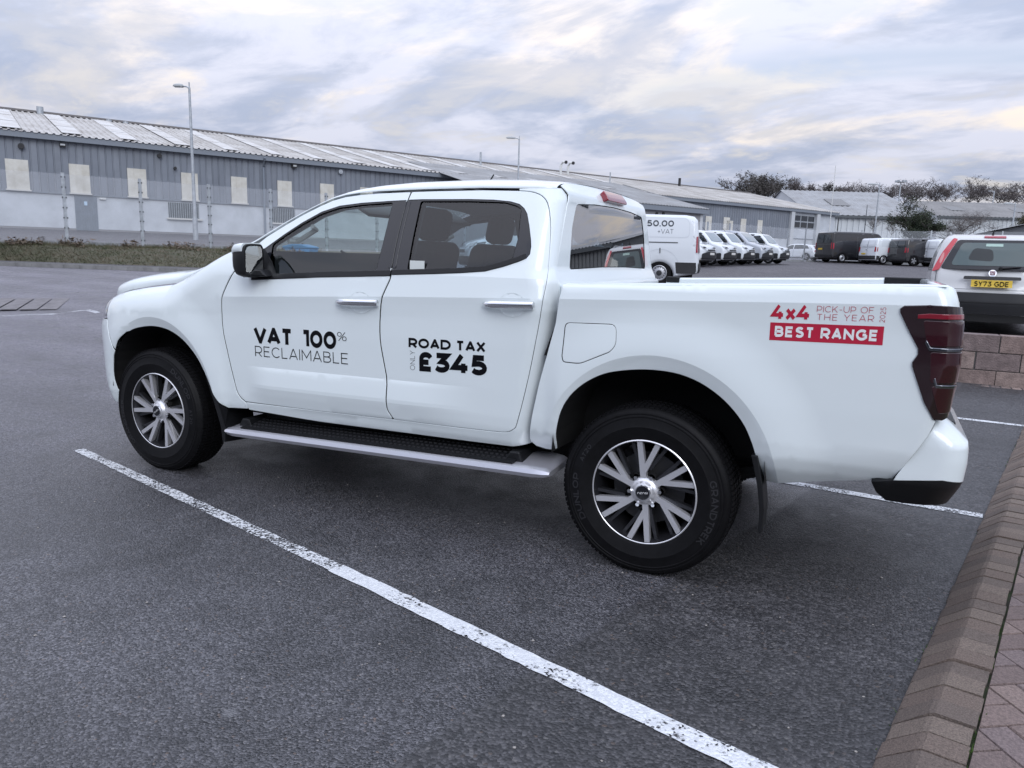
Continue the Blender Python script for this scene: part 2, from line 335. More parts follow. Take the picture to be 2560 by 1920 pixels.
# ------------------------------------------------------------------ lettering: a monoline stroke alphabet
def arc(cx, cy, rx, ry, a0, a1, n=14): return [(cx+rx*math.cos(R(a0+(a1-a0)*i/n)), cy+ry*math.sin(R(a0+(a1-a0)*i/n))) for i in range(n+1)]
def G_(w, *st): return (w, st)
GL = {
 'A': G_(.92, [(-.02, -.05), (.5, 1.05), (1.02, -.05)], [(.2, .27), (.8, .27)]), 'V': G_(.92, [(-.02, 1.05), (.5, -.05), (1.02, 1.05)]), 'T': G_(.78, [(0, 1), (1, 1)], [(.5, 1), (.5, -.1)]),
 'R': G_(.78, [(0, -.1), (0, 1), (.5, 1)]+arc(.5, .67, .5, .33, 90, -90)+[(.0, .34)], [(.5, .34), (1.0, -.08)]), 'E': G_(.68, [(1, 1), (0, 1), (0, 0), (1, 0)], [(0, .52), (.9, .52)]),
 'C': G_(.9, arc(.55, .5, .55, .5, 42, 318)), 'L': G_(.62, [(0, 1.1), (0, 0), (1, 0)]), 'I': G_(.0, [(0, -.1), (0, 1.1)]), 'M': G_(1.0, [(0, -.1), (0, 1.0), (.5, .25), (1, 1.0), (1, -.1)]),
 'B': G_(.76, [(0, 0), (0, 1), (.5, 1)]+arc(.5, .76, .42, .24, 90, -90)+[(0, .52)], [(.5, .52)]+arc(.55, .26, .45, .26, 90, -90)+[(0, 0)]), 'O': G_(1.0, arc(.5, .5, .5, .5, 90, 450, 28)), 'D': G_(.9, [(0, 0), (0, 1), (.42, 1)]+arc(.42, .5, .58, .5, 90, -90)+[(0, 0)]),
 'X': G_(.84, [(-.02, -.06), (1.02, 1.06)], [(-.02, 1.06), (1.02, -.06)]), 'N': G_(.86, [(0, -.1), (0, .98), (1, .02), (1, 1.1)]), 'Y': G_(.84, [(-.02, 1.06), (.5, .45), (1.02, 1.06)], [(.5, .5), (.5, -.1)]),
 'P': G_(.74, [(0, -.1), (0, 1), (.5, 1)]+arc(.5, .66, .5, .34, 90, -90)+[(0, .32)]), 'K': G_(.8, [(0, -.1), (0, 1.1)], [(.05, .36), (.95, 1.06)], [(.36, .58), (1.0, -.06)]), 'U': G_(.84, [(0, 1.1), (0, .45)]+arc(.5, .45, .5, .45, 180, 360)+[(1, 1.1)]),
 'F': G_(.66, [(0, -.1), (0, 1), (1, 1)], [(0, .48), (.88, .48)]), 'H': G_(.84, [(0, -.1), (0, 1.1)], [(1, -.1), (1, 1.1)], [(0, .5), (1, .5)]), 'S': G_(.72, arc(.52, .75, .46, .25, 30, 200, 10)+arc(.5, .26, .5, .26, 75, -150, 12)),
 'G': G_(.94, arc(.54, .5, .54, .5, 45, 335), [(1.0, .52), (1.0, .10)], [(.62, .5), (1.0, .5)]), 'Z': G_(.78, [(0, 1), (1, 1), (0, 0), (1, 0)]), '-': G_(.42, [(0, .42), (1, .42)]), '+': G_(.6, [(0, .42), (1, .42)], [(.5, .78), (.5, .06)]), '.': G_(.0, [(0, -.1), (0, .08)]),
 '0': G_(.82, arc(.5, .5, .5, .5, 90, 450, 28)), '1': G_(.30, [(-.2, 1), (1, 1), (1, -.1)]), '2': G_(.72, arc(.5, .7, .46, .30, 160, -25, 10)+[(.02, 0), (1, 0)]), '3': G_(.74, [(.02, 1), (.9, 1), (.45, .58)]+arc(.44, .29, .52, .29, 80, -150, 12)),
 '4': G_(.86, [(.60, 1.1), (.02, .25), (1.02, .25)], [(.72, .55), (.72, -.1)]), '5': G_(.74, [(.9, 1), (.16, 1), (.1, .57), (.45, .6)]+arc(.45, .3, .52, .3, 85, -150, 12)), '7': G_(.74, [(0, .8), (0, 1), (1, 1), (.35, -.1)]),
 '£': G_(.76, arc(.58, .72, .40, .28, 15, 180, 10)+[(.18, .02)], [(0, 0), (1, 0)], [(0, .47), (.8, .47)]), '%': G_(.92, arc(.22, .75, .22, .25, 90, 450, 16), arc(.78, .25, .22, .25, 90, 450, 16), [(.12, -.05), (.88, 1.05)]),
 'x': G_(.72, [(-.02, -.06), (1.02, .74)], [(-.02, .74), (1.02, -.06)]), ' ': G_(.34)}
def text_polys(txt, h, wt, track=.1, wscale=1.0):
    """quads (2-D) for a line of capitals of height h, stroke weight wt*h; also its length"""
    out = []; x = 0.0; w = wt
    for ch in txt:
        gw, st = GL[ch]; gw = gw*wscale; W_ = max(gw, 0)+w*(.55 if ch in 'AVTXYx' else 1.0) if ch != ' ' else gw
        bw = max(W_-w, 0)
        for si, s in enumerate(st):
            P = np.array([(x+w/2+p[0]*bw, w/2+p[1]*(1-w)) for p in s]); P = P[np.r_[True, np.linalg.norm(np.diff(P, axis=0), axis=1) > 1e-4]]
            closed = np.linalg.norm(P[0]-P[-1]) < 1e-6; n = len(P); d = np.diff(P, axis=0); d /= np.linalg.norm(d, axis=1, keepdims=True)+1e-12
            L_ = []; R_ = []
            for i in range(n):
                a = d[i-1] if i > 0 else (d[-1] if closed else d[0]); b = d[i] if i < n-1 else (d[0] if closed else d[-1])
                nrm = np.array([-(a+b)[1], (a+b)[0]]); nl = np.linalg.norm(nrm)
                nrm = nrm/nl if nl > 1e-6 else np.array([-b[1], b[0]]); c = max(.35, nrm@np.array([-b[1], b[0]]))
                L_.append(P[i]+nrm*w/2/c); R_.append(P[i]-nrm*w/2/c)
            for i in range(n-1):
                q = [L_[i], R_[i], R_[i+1], L_[i+1]]
                for lim, up in ((1.0, True), (0.0, False)):          # clip to the cap height
                    o = []
                    for k in range(len(q)):
                        a, b = q[k], q[(k+1) % len(q)]; ia = a[1] <= lim+1e-9 if up else a[1] >= lim-1e-9; ib = b[1] <= lim+1e-9 if up else b[1] >= lim-1e-9
                        if ia: o.append(a)
                        if ia != ib: t = (lim-a[1])/(b[1]-a[1]); o.append(a+(b-a)*t)
                    q = o
                    if len(q) < 3: break
                if len(q) >= 3: out.append((np.array(q)*h, si))
        x += W_+track
    return out, (x-track)*h
def lettering(name, txt, h, wt, place, m, parent, track=.1, width=None, wscale=1.0):
    """place(u,v,lift)->3-D; width stretches the line to a measured length"""
    polys, L_ = text_polys(txt, h, wt, track, wscale); k = (width/L_) if width else 1.0; V = []; F = []
    for q, si in polys:
        j = len(V)
        for p in q: V.append(place(p[0]*k, p[1], .00025*si))
        F.append(tuple(range(j, j+len(q))))
    # make faces look outward
    return mk(name, V, F, m, parent)
# ================================================================== the pick-up truck (built in its own axes: rear axle x=0, nose towards -x)
TRUCK = thing('pickup_truck', 'white double-cab pick-up truck with lettered doors parked across the marked bay', 'pickup truck')
I_zc = interp([(-3.1, 1.085), (-2.5, 1.122), (-1.39, 1.176), (-.5, 1.21), (.58, 1.248), (1.1, 1.262)])
I_h = interp([(-4.0, .99), (-3.9, 1.005), (-3.68, 1.062), (-3.57, 1.082), (-3.4, 1.119), (-3.22, 1.148), (-2.99, 1.177), (-2.85, 1.229), (-2.75, 1.279), (-2.6, 1.345), (-2.43, 1.42), (-2.3, 1.5)])
I_a = interp([(.3, .58), (.42, .62), (.58, .655), (.8, .675), (.88, .668), (.905, .640), (1.0, .625), (1.07, .60), (1.12, .55), (1.25, .45)])
I_xc = interp([(.4, -.60), (.5, -.575), (.745, -.53), (1.15, -.47), (1.28, -.48), (1.34, -.505), (1.66, -.520), (1.74, -.548), (1.85, -.58)])
I_xr = interp([(.4, 1.06), (.7, 1.10), (.85, 1.118), (1.05, 1.135), (1.2, 1.128), (1.27, 1.115), (1.33, 1.095)])
def flare(x, z, xc, z0, rx, rz):
    rho = np.sqrt(((x-xc)/rx)**2+((z-z0)/rz)**2)
    return .024*(1-sstep(rho, 1.10, 1.62))-.022*np.clip((1.135-rho)/.135, 0, 1.2)
def lower(x, z, zc):
    """half width of the doors and bed below the shoulder crease"""
    d = zc-z
    base = np.interp(d, [-.02, 0, .035, .10, .22, .42, .56, .62, .68, .75], [.9235, .9275, .9245, .9205, .921, .916, .910, .903, .885, .85])
    return base
def scallop(x, z):
    zt = z-.018*(x+1.8)
    m = sstep(x, -2.36, -2.16)*(1-sstep(x, -1.25, -.80)); up = np.clip((.748-zt)/.10, 0, 1); dn = 1-sstep(zt, .655, .565)*0
    return .019*m*np.clip(up, 0, 1)**.8*np.clip((zt-.52)/.11, 0, 1)
def S_cab(x, z):
    x = np.asarray(x, float); z = np.asarray(z, float); zc = I_zc(x)
    c = np.where(z < zc, lower(x, z, zc), .9275-(z-zc)*.19)
    belt = 1.245+.05*sstep(x, -2.2, -.9)
    c = np.minimum(c, np.where(z > belt, (.9275-(belt-zc)*.19)-(z-belt)*.40-.02*np.clip((z-belt)/.45, 0, 1)**2, 9))
    c = c+scallop(x, z)
    h = I_h(x); u = np.clip((h-z)/.17, 0.004, 1); w = .79+.133*(1-(1-u)**2.3)**(1/2.3)
    fz = np.where(z < zc-.06, lower(x, z, zc), .922962); fw = np.minimum(w, fz)
    t = sstep(x, -2.72, -2.36)*sstep(z, 1.0, 1.15)+sstep(x, -2.60, -2.45)*(1-sstep(z, 1.0, 1.15))
    return fw*(1-t)+c*t+flare(x, z, -3.075, .45, .43, .46)*(1-sstep(x, -2.56, -2.46))
def cab_skin(s, z):
    s = np.asarray(s, float); z = np.asarray(z, float); r = .11
    ph = np.clip((-3.3-s)/1.0, 0, .999)*PI/2; front = s < -3.3
    x = np.where(front, -3.3-I_a(z)*np.sin(ph)**.714, s); c = np.where(front, np.maximum(np.cos(ph), 1e-6)**.714, 1.0)
    xe = I_xc(z)-r; over = s > xe; th = np.clip((s-xe)/r, 0, PI/2)
    S = S_cab(np.where(over, xe, x), z)
    y = -S*c; x2 = np.where(over, xe+r*np.sin(th), x); y = np.where(over, y+r*(1-np.cos(th))+np.maximum(s-xe-r*PI/2, 0), y)
    return np.stack([x2, y, z], -1)
def sx(p):
    x, z = p
    if x >= -3.3: return (x, z)
    k = min(1.0, ((-3.3-x)/float(I_a(z))))**1.4
    return (-3.3-math.asin(min(1, k))*2/PI, z)
def S_bed(x, z):
    x = np.asarray(x, float); z = np.asarray(z, float); zc = I_zc(x)
    zl = .47+.10*np.clip((x-.45)/.6, 0, 1)
    c = np.where(z < zc, lower(x, z, zc), .9275-(z-zc)*.20); top = 1.279+.0375*(x+.41)-.0000; top = np.minimum(top, 1.331)
    u = np.clip((top+.004-z)/.03, .02, 1); c = c-.022*(1-(1-(1-u)**2)**.5)
    c = c-.035*np.clip((zl+.16-z)/.16, 0, 1.3)**2
    return c+flare(x, z, .03, .47, .46, .465)*sstep(x, -.50, -.40)
def bed_skin(s, z):
    s = np.asarray(s, float); z = np.asarray(z, float); r = .075; xe = I_xr(z)-r; over = s > xe; th = np.clip((s-xe)/r, 0, PI/2)
    S = S_bed(np.where(over, xe, s), z)
    x = np.where(over, xe+r*np.sin(th), s); y = -S+np.where(over, r*(1-np.cos(th))+np.maximum(s-xe-r*PI/2, 0), 0)
    return np.stack([x, y, z], -1)
def inset(poly, g=.0068):
    P = np.array(clean(poly)); n = len(P); ar = sum(P[i][0]*P[(i+1) % n][1]-P[(i+1) % n][0]*P[i][1] for i in range(n)); sg = 1 if ar > 0 else -1; out = []
    for i in range(n):
        a = P[i]-P[i-1]; b = P[(i+1) % n]-P[i]; a = a/np.linalg.norm(a); b = b/np.linalg.norm(b); na = np.array([-a[1], a[0]])*sg; nb = np.array([-b[1], b[0]])*sg
        m = na+nb; l = np.linalg.norm(m); m = m/l if l > 1e-6 else na; c = max(.5, m@na); out.append(tuple(P[i]+m*g/c))
    return out
# --- traced lines in the side view
ARCH_F = spline([(-3.470, .70), (-3.433, .762), (-3.396, .809), (-3.333, .850), (-3.255, .884), (-3.16, .904), (-3.07, .910), (-2.985, .902), (-2.916, .884), (-2.839, .848), (-2.775, .800), (-2.720, .748), (-2.676, .685), (-2.635, .615), (-2.60, .545), (-2.56, .495), (-2.51, .466)], 3)
ARCH_F0 = spline([(-3.431, .425), (-3.489, .467), (-3.503, .518), (-3.505, .563), (-3.496, .616), (-3.470, .70)], 3)
GAP_A = spline([(-2.355, .478), (-2.370, .521), (-2.402, .543), (-2.429, .584), (-2.460, .703), (-2.486, .815), (-2.508, .914), (-2.515, 1.0), (-2.511, 1.076), (-2.503, 1.122), (-2.468, 1.196), (-2.433, 1.259), (-2.385, 1.335), (-2.318, 1.421)], 3)
DOOR_BOT = [(-2.370, .521), (-1.823, .530), (-1.334, .543)]
GAP_B = spline([(-1.334, .543), (-1.352, .576), (-1.364, .605), (-1.365, .727), (-1.384, .833), (-1.402, .921), (-1.409, 1.0), (-1.405, 1.094), (-1.389, 1.176), (-1.358, 1.25), (-1.350, 1.288), (-1.357, 1.367), (-1.364, 1.518), (-1.364, 1.654), (-1.354, 1.709)], 2)
FD_TOP = [(-1.354, 1.709), (-1.557, 1.704), (-1.68, 1.698), (-1.78, 1.687), (-1.86, 1.668), (-1.94, 1.637), (-2.046, 1.588), (-2.151, 1.531), (-2.258, 1.468), (-2.318, 1.421)]
RD_TOP = [(-1.354, 1.709), (-1.203, 1.711), (-.937, 1.712), (-.735, 1.706)]
GAP_C = spline([(-.735, 1.706), (-.665, 1.699), (-.608, 1.679), (-.572, 1.643), (-.545, 1.579), (-.525, 1.505), (-.508, 1.405), (-.496, 1.297), (-.514, 1.149), (-.554, .912), (-.590, .745), (-.626, .610), (-.645, .580), (-.685, .560), (-.76, .554)], 3)
WING = ARCH_F+GAP_A+[(-2.39, 1.424), (-2.43, 1.405)]+spline([(-2.43, 1.405), (-2.58, 1.345), (-2.75, 1.272), (-2.85, 1.224), (-2.935, 1.186), (-2.99, 1.174), (-3.22, 1.146), (-3.4, 1.117), (-3.52, 1.089), (-3.56, 1.080)], 3)[1:]+[(-3.555, 1.0), (-3.56, .94), (-3.53, .88), (-3.505, .83), (-3.48, .79)]
WING = [p for p in WING if not (p[0] < -3.445 and p[1] < .745)]
# --- panels
_xs = np.arange(-3.0, 1.08, .02)
ROWS = [[(x, float(I_zc(x))+d) for x in _xs] for d in (-.10, -.036, -.0348, -.0008, .0008)]
ROWS += [[(x, 1.245+.05*float(sstep(x, -2.2, -.9))+d) for x in np.arange(-2.4, -.5, .03)] for d in (-.001, .001)]
ROWS += [[(x, zz+.018*(x+1.8)) for x in np.arange(-2.37, -.78, .025)] for zz in (.749, .747, .70, .649, .647, .631, .629, .58)]
def ring(xc, z0, rx, rz, rho, a0=-20, a1=200): return [(xc+rx*rho*math.cos(R(a)), z0+rz*rho*math.sin(R(a))) for a in np.arange(a0, a1, 2.5)]
RF = [ring(-3.075, .45, .43, .46, r_) for r_ in (1.07, 1.10, 1.134, 1.136, 1.2, 1.3, 1.45, 1.62)]; RR = [ring(.03, .47, .46, .465, r_) for r_ in (1.07, 1.10, 1.134, 1.136, 1.2, 1.3, 1.45, 1.62)]
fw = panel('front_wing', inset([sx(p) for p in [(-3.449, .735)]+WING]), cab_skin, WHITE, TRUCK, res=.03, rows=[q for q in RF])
bump_poly = [(-3.56, .930), (-3.66, .924), (-3.76, .918), (-3.86, .912), (-3.92, .905), (-3.97, .895), (-3.98, .88), (-3.98, .62), (-3.93, .43), (-3.86, .40), (-3.74, .375), (-3.60, .372), (-3.48, .39)]+ARCH_F0+[(-3.449, .735), (-3.48, .79), (-3.505, .823), (-3.53, .872)]
panel('front_bumper', inset([sx(p) for p in bump_poly]), cab_skin, WHITE, TRUCK, res=.03)
panel('lower_grille', [sx(p) for p in [(-3.785, .735), (-3.90, .735), (-3.98, .73), (-3.98, .50), (-3.90, .44), (-3.79, .44), (-3.765, .58)]], cab_skin, BLACKPL, TRUCK, res=.03, off=.008)
HEADM = mat('headlamp_lens', (.25, .26, .29), .08, .5, 1.0); hl = panel('headlamp', inset([sx(p) for p in [(-3.56, 1.070), (-3.555, 1.0), (-3.56, .943), (-3.70, .934), (-3.83, .925), (-3.86, .97), (-3.83, 1.03), (-3.70, 1.052)]]), cab_skin, HEADM, TRUCK, res=.02)
panel('grille', inset([sx(p) for p in [(-3.838, 1.03), (-3.868, .97), (-3.838, .928), (-3.93, .92), (-3.96, .915), (-3.95, 1.04)]]), cab_skin, BLACKPL, TRUCK, res=.03)
# doors
FD = DOOR_BOT[:-1]+GAP_B+FD_TOP[1:-1]+GAP_A[::-1][:-3]
win_f = roundpoly([(-2.243, 1.227), (-1.79, 1.257), (-1.350, 1.283), (-1.357, 1.367), (-1.364, 1.518), (-1.362, 1.663), (-1.455, 1.660), (-1.653, 1.651), (-1.80, 1.636), (-1.913, 1.604), (-2.029, 1.545), (-2.132, 1.480), (-2.235, 1.408), (-2.30, 1.362), (-2.31, 1.30), (-2.29, 1.24)], .012)
RD = [(-1.334, .543)]+[(-.946, .549), (-.76, .554)]+GAP_C[::-1][1:]+RD_TOP[::-1][1:-1]+GAP_B[::-1][:-1]
win_r = [(-1.350, 1.285), (-1.15, 1.300), (-.964, 1.312), (-.88, 1.318), (-.81, 1.328), (-.72, 1.352), (-.66, 1.370), (-.617, 1.386), (-.604, 1.405), (-.606, 1.44), (-.614, 1.47), (-.639, 1.538), (-.663, 1.592), (-.685, 1.618), (-.715, 1.638), (-.765, 1.651), (-.86, 1.660), (-.99, 1.664), (-1.283, 1.666), (-1.362, 1.664), (-1.364, 1.518), (-1.357, 1.367)]
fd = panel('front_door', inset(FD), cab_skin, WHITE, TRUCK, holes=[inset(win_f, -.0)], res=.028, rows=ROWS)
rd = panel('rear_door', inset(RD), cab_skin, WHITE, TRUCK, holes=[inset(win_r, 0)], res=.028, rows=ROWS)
# black window surrounds
gl_f = roundpoly([(-2.150, 1.262), (-1.803, 1.280), (-1.447, 1.301), (-1.447, 1.45), (-1.452, 1.652), (-1.653, 1.641), (-1.80, 1.626), (-1.913, 1.594), (-2.029, 1.535), (-2.132, 1.470), (-2.20, 1.423), (-2.185, 1.34)], .015)
gl_r = roundpoly([(-1.260, 1.315), (-1.08, 1.324), (-.906, 1.336), (-.80, 1.346), (-.749, 1.357), (-.69, 1.376), (-.682, 1.48), (-.700, 1.617), (-.73, 1.632), (-.796, 1.648), (-.99, 1.655), (-1.281, 1.657), (-1.272, 1.48)], .012)
panel('window_frame', inset(win_f, .002), cab_skin, GLOSSBLK, fd, holes=[gl_f], res=.03, off=-.002, thick=.03)
panel('window_frame', inset(win_r, .002), cab_skin, GLOSSBLK, rd, holes=[gl_r], res=.03, off=-.002, thick=.03)
GL_F = glass('cab_glass', (.84, .92, .93), .055); GL_R = glass('privacy_glass', (.42, .50, .54), .055); GL_B = glass('rear_screen_glass', (.28, .32, .35), .40)
panel('window_pane', inset(gl_f, -.006), cab_skin, GL_F, fd, res=.06, off=-.008, thick=0)
panel('window_pane', inset(gl_r, -.006), cab_skin, GL_R, rd, res=.06, off=-.008, thick=0)
def strip(name, pts, w, m, parent, off, skin=cab_skin):
    P = np.array(pts); n = len(P); t = np.gradient(P, axis=0); t /= np.linalg.norm(t, axis=1, keepdims=True); nn = np.stack([-t[:, 1], t[:, 0]], 1)
    return panel(name, [tuple(p) for p in P-nn*w/2]+[tuple(p) for p in (P+nn*w/2)[::-1]], skin, m, parent, res=.05, off=off, thick=.012)
strip('belt_moulding', [(-2.285, 1.237), (-2.1, 1.250), (-1.8, 1.270), (-1.355, 1.293)], .024, BLACKPL, fd, .005)
strip('belt_moulding', [(-1.345, 1.297), (-1.1, 1.310), (-.95, 1.320), (-.82, 1.332), (-.73, 1.356), (-.66, 1.380), (-.625, 1.395)], .020, BLACKPL, rd, .005)
gb_ = [q for q in GAP_B if 1.30 < q[1] < 1.662]
strip('pillar_cover', [(q[0]-.0125, q[1]) for q in gb_], .017, GLOSSBLK, fd, .0015); strip('pillar_cover', [(q[0]+.0125, q[1]) for q in gb_], .017, GLOSSBLK, rd, .0015)
# pieces behind the doors: rear cab pillar with sill
CAB_SIDE = [(-2.353, .478), (-2.368, .519)]+DOOR_BOT[1:]+[(-.946, .549), (-.76, .554)]+GAP_C[::-1][1:]+[(-.735, 1.712)]
xe = lambda z: float(I_xc(z))-.11+.11*PI/2
CAB_SIDE += [(xe(1.715)-.02, 1.717)]+[(xe(z), z) for z in (1.70, 1.6, 1.5, 1.4, 1.3, 1.2, 1.0, .8, .62, .52)]+[(-.66, .49), (-.9, .484), (-1.84, .468)]
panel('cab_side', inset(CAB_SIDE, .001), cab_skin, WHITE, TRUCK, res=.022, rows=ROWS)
SHELL = [(-3.2, .93), (-2.9, .90), (-2.7, .80), (-2.60, .56), (-2.40, .50), (-.66, .51), (-.60, .56), (-.50, 1.30), (-.55, 1.60), (-.62, 1.695), (-1.5, 1.700), (-1.78, 1.682), (-2.04, 1.582), (-2.25, 1.46), (-2.40, 1.38), (-2.62, 1.28), (-2.80, 1.20), (-3.0, 1.14), (-3.2, 1.10)]
panel('body_shell', SHELL, cab_skin, DARK, TRUCK, holes=[inset(win_f, .012), inset(win_r, .012)], res=.05, off=-.016, thick=0)
panel('bed_shell', [(-.50, .95), (-.10, .95), (-.10, 1.15), (-.43, 1.15)], bed_skin, DARK, TRUCK, res=.05, off=-.016, thick=0)
# roof, pillars, windscreen
I_z0 = interp([(-2.45, 1.395), (-2.34, 1.43), (-2.258, 1.478), (-2.151, 1.540), (-2.046, 1.596), (-1.94, 1.645), (-1.86, 1.676), (-1.78, 1.694), (-1.68, 1.705), (-1.557, 1.711), (-1.35, 1.716), (-1.2, 1.718), (-.937, 1.719), (-.735, 1.714), (-.62, 1.712), (-.4, 1.709)])
I_zr = interp([(-2.8, 1.215), (-2.6, 1.33), (-2.45, 1.412), (-2.3, 1.495), (-2.15, 1.575), (-2.0, 1.648), (-1.86, 1.708), (-1.75, 1.748), (-1.6, 1.774), (-1.4, 1.789), (-1.0, 1.795), (-.75, 1.787), (-.6, 1.774), (-.5, 1.755), (-.4, 1.73)])
def roof_pt(x, ph):
    z0 = float(I_z0(x)); zr = max(float(I_zr(x)), z0+.012); y0 = float(S_cab(x, z0)); e = 1/1.25
    xs_ = float(I_xc(z0))-.11
    if x > xs_: t = min(.985, (x-xs_)/.11); y0 = float(S_cab(xs_, z0))-.11*(1-math.sqrt(1-t*t))
    return (x, -y0*math.cos(ph)**e, z0+(zr-z0)*math.sin(ph)**e)
phs = [PI/2*(i/26)**1.35 for i in range(27)]
xs_roof = list(np.linspace(-1.78, -.67, 30))+list(np.linspace(-.66, -.560, 14))
allph = phs+[PI-p for p in phs[::-1][1:]]
def roof_full(x, ph):
    if ph <= PI/2: return roof_pt(x, ph)
    a = roof_pt(x, PI-ph); return (a[0], -a[1], a[2])
grid('roof', roof_full, xs_roof, allph, WHITE, TRUCK)
ph1 = .20
grid('windscreen_pillar', roof_pt, list(np.linspace(-2.45, -1.78, 28)), [ph1*i/6 for i in range(7)], WHITE, TRUCK, mirror=True)
def ws(x, t):
    ph = ph1+(PI-2*ph1)*t; p = roof_full(x, ph); bow = .10*math.sin(PI*t)*np.clip((-1.80-x)/.5, 0, 1); return (p[0]-bow, p[1], p[2]-.004)
grid('windscreen', ws, list(np.linspace(-2.45, -1.79, 16)), np.linspace(0, 1, 25), glass('windscreen_glass', (.78, .87, .84), .05), TRUCK)
# bonnet
I_hc = interp([(-4.02, 1.03), (-3.95, 1.095), (-3.9, 1.122), (-3.8, 1.16), (-3.65, 1.193), (-3.5, 1.218), (-3.3, 1.243), (-3.1, 1.262), (-2.9, 1.283), (-2.75, 1.298), (-2.6, 1.31)])
def bonnet(s, v):
    zg = float(I_h(s)); e = cab_skin(np.array([sx((s, zg-.002))[0]]), np.array([zg-.002]))[0]
    ph = v*PI/2; y0 = abs(e[1])-.004; zc = float(I_hc(s)); b = 1/1.7
    return (s, -y0*math.cos(ph)**b, zg+.001+(max(zc, zg+.02)-zg)*math.sin(ph)**b)
def bon2(s, v): 
    p = bonnet(s, v if v <= 1 else 2-v); return p if v <= 1 else (p[0], -p[1], p[2])
vv = [(i/14)**1.3 for i in range(15)]; vv = vv+[2-a for a in vv[::-1][1:]]
grid('bonnet', bon2, list(np.linspace(-3.86, -2.76, 34)), vv, WHITE, TRUCK)
mb = MB(); mb.prism([(-3.0, 1.22), (-2.45, 1.22), (-2.45, 1.385), (-2.62, 1.30), (-2.80, 1.235)], 'y', -.76, .76); mb.build('cowl', BLACKPL, TRUCK)
for wp in ([(-2.62, .0, 1.325), (-2.50, -.3, 1.38)], [(-2.60, .45, 1.33), (-2.48, .1, 1.395)]): mb = MB(); mb.tube(wp, .008, 6); mb.build('wiper', BLACKPL, TRUCK)
# back of the cab
def back_skin(y, z):
    y = np.asarray(y, float); z = np.asarray(z, float); over = np.clip((z-1.655)/.11, 0, 1)
    x = I_xc(z)+.012*(1-(y/.8)**2)-.02*over**2+.010*np.exp(-((z-1.70)/.03)**2)
    return np.stack([x, y, z], -1)
ye = lambda z: float(-cab_skin(np.array([xe(z)]), np.array([z]))[0][1])
edge = [(ye(z), z) for z in (.62, .9, 1.15, 1.3, 1.45, 1.58, 1.66, 1.69)]
_rp = [roof_pt(-.560, a) for a in np.linspace(0, PI/2, 60)]
_rz = lambda y: float(np.interp(abs(y), [-q[1] for q in _rp][::-1], [q[2] for q in _rp][::-1]))-.001
topc = [(y, _rz(y)) for y in np.linspace(-.66, .66, 23)]
rw = roundpoly([(-.635, 1.338), (-.2, 1.348), (.2, 1.348), (.635, 1.338), (.60, 1.54), (.545, 1.652), (.3, 1.668), (0, 1.674), (-.3, 1.668), (-.545, 1.652), (-.60, 1.54)], .025)
cb, _ = panel('cab_back', [(-a, b) for a, b in edge]+topc+[(a, b) for a, b in edge[::-1]], back_skin, WHITE, TRUCK, holes=[rw], res=.03, mirror=False)
panel('rear_screen', inset(rw, .004), back_skin, GL_B, cb, res=.05, off=-.003, thick=0, mirror=False)
panel('screen_border', inset(rw, .001), back_skin, GLOSSBLK, cb, holes=[inset(rw, .028)], res=.05, off=-.006, thick=0.01, mirror=False)
REDL = mat('red_lens', (.22, .004, .018), .10, 0, 1.0); 
bl = panel('brake_light', roundpoly([(-.16, 1.693), (.16, 1.693), (.15, 1.732), (-.15, 1.732)], .008), back_skin, REDL, cb, res=.03, off=.028, thick=.03, mirror=False)
# bed
BED = [(-.565, .53), (-.545, .507), (-.50, .496), (-.455, .498), (-.436, .512)]+spline([(-.432, .53), (-.430, .57), (-.420, .629), (-.398, .707), (-.357, .780), (-.295, .842), (-.221, .888), (-.148, .913), (-.045, .930), (.045, .934), (.134, .926), (.220, .899), (.300, .853), (.364, .797), (.412, .736), (.443, .672), (.465, .610), (.484, .554), (.499, .498)], 3)[1:]
BED += [(.541, .496), (.641, .517), (.80, .550), (.962, .585)]
BUMPLINE = [(.964, .590), (1.027, .712), (1.093, .836)]
xb = lambda z: float(I_xr(z))-.075+.075*PI/2
TAIL = [(1.073, .846), (1.036, .908), (.985, 1.036), (.983, 1.052), (.998, 1.082), (.996, 1.104), (.958, 1.170), (.926, 1.230), (.924, 1.246), (.936, 1.257), (1.017, 1.263)]
BEDO = BED+[(1.03, .718), (1.068, .79), (1.085, .838)]+TAIL+[(1.07, 1.262), (xb(1.25), 1.255), (xb(1.3)+.01, 1.29), (xb(1.33), 1.318), (1.09, 1.330), (1.05, 1.330), (.892, 1.326), (.57, 1.316), (.115, 1.299), (-.395, 1.279), (-.413, 1.272)]+[(-.425, 1.208), (-.440, 1.10), (-.474, .964), (-.510, .830), (-.546, .662), (-.566, .545)]
FUEL = roundpoly([(-.393, 1.108), (-.155, 1.116), (-.148, 1.03), (-.172, .998), (-.31, .934), (-.393, .934), (-.40, .96)], [.022, .03, .02, .015, .02, .014, .004])
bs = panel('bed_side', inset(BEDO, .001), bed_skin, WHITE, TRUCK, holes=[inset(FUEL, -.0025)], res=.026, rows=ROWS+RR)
panel('fuel_flap', inset(FUEL, .003), bed_skin, WHITE, bs[0], res=.03, mirror=False)
o = panel('blank_plate', inset(FUEL, -.01), bed_skin, WHITE, bs, res=.04, off=-.004, thick=0)[0]; bpy.data.objects.remove(o)
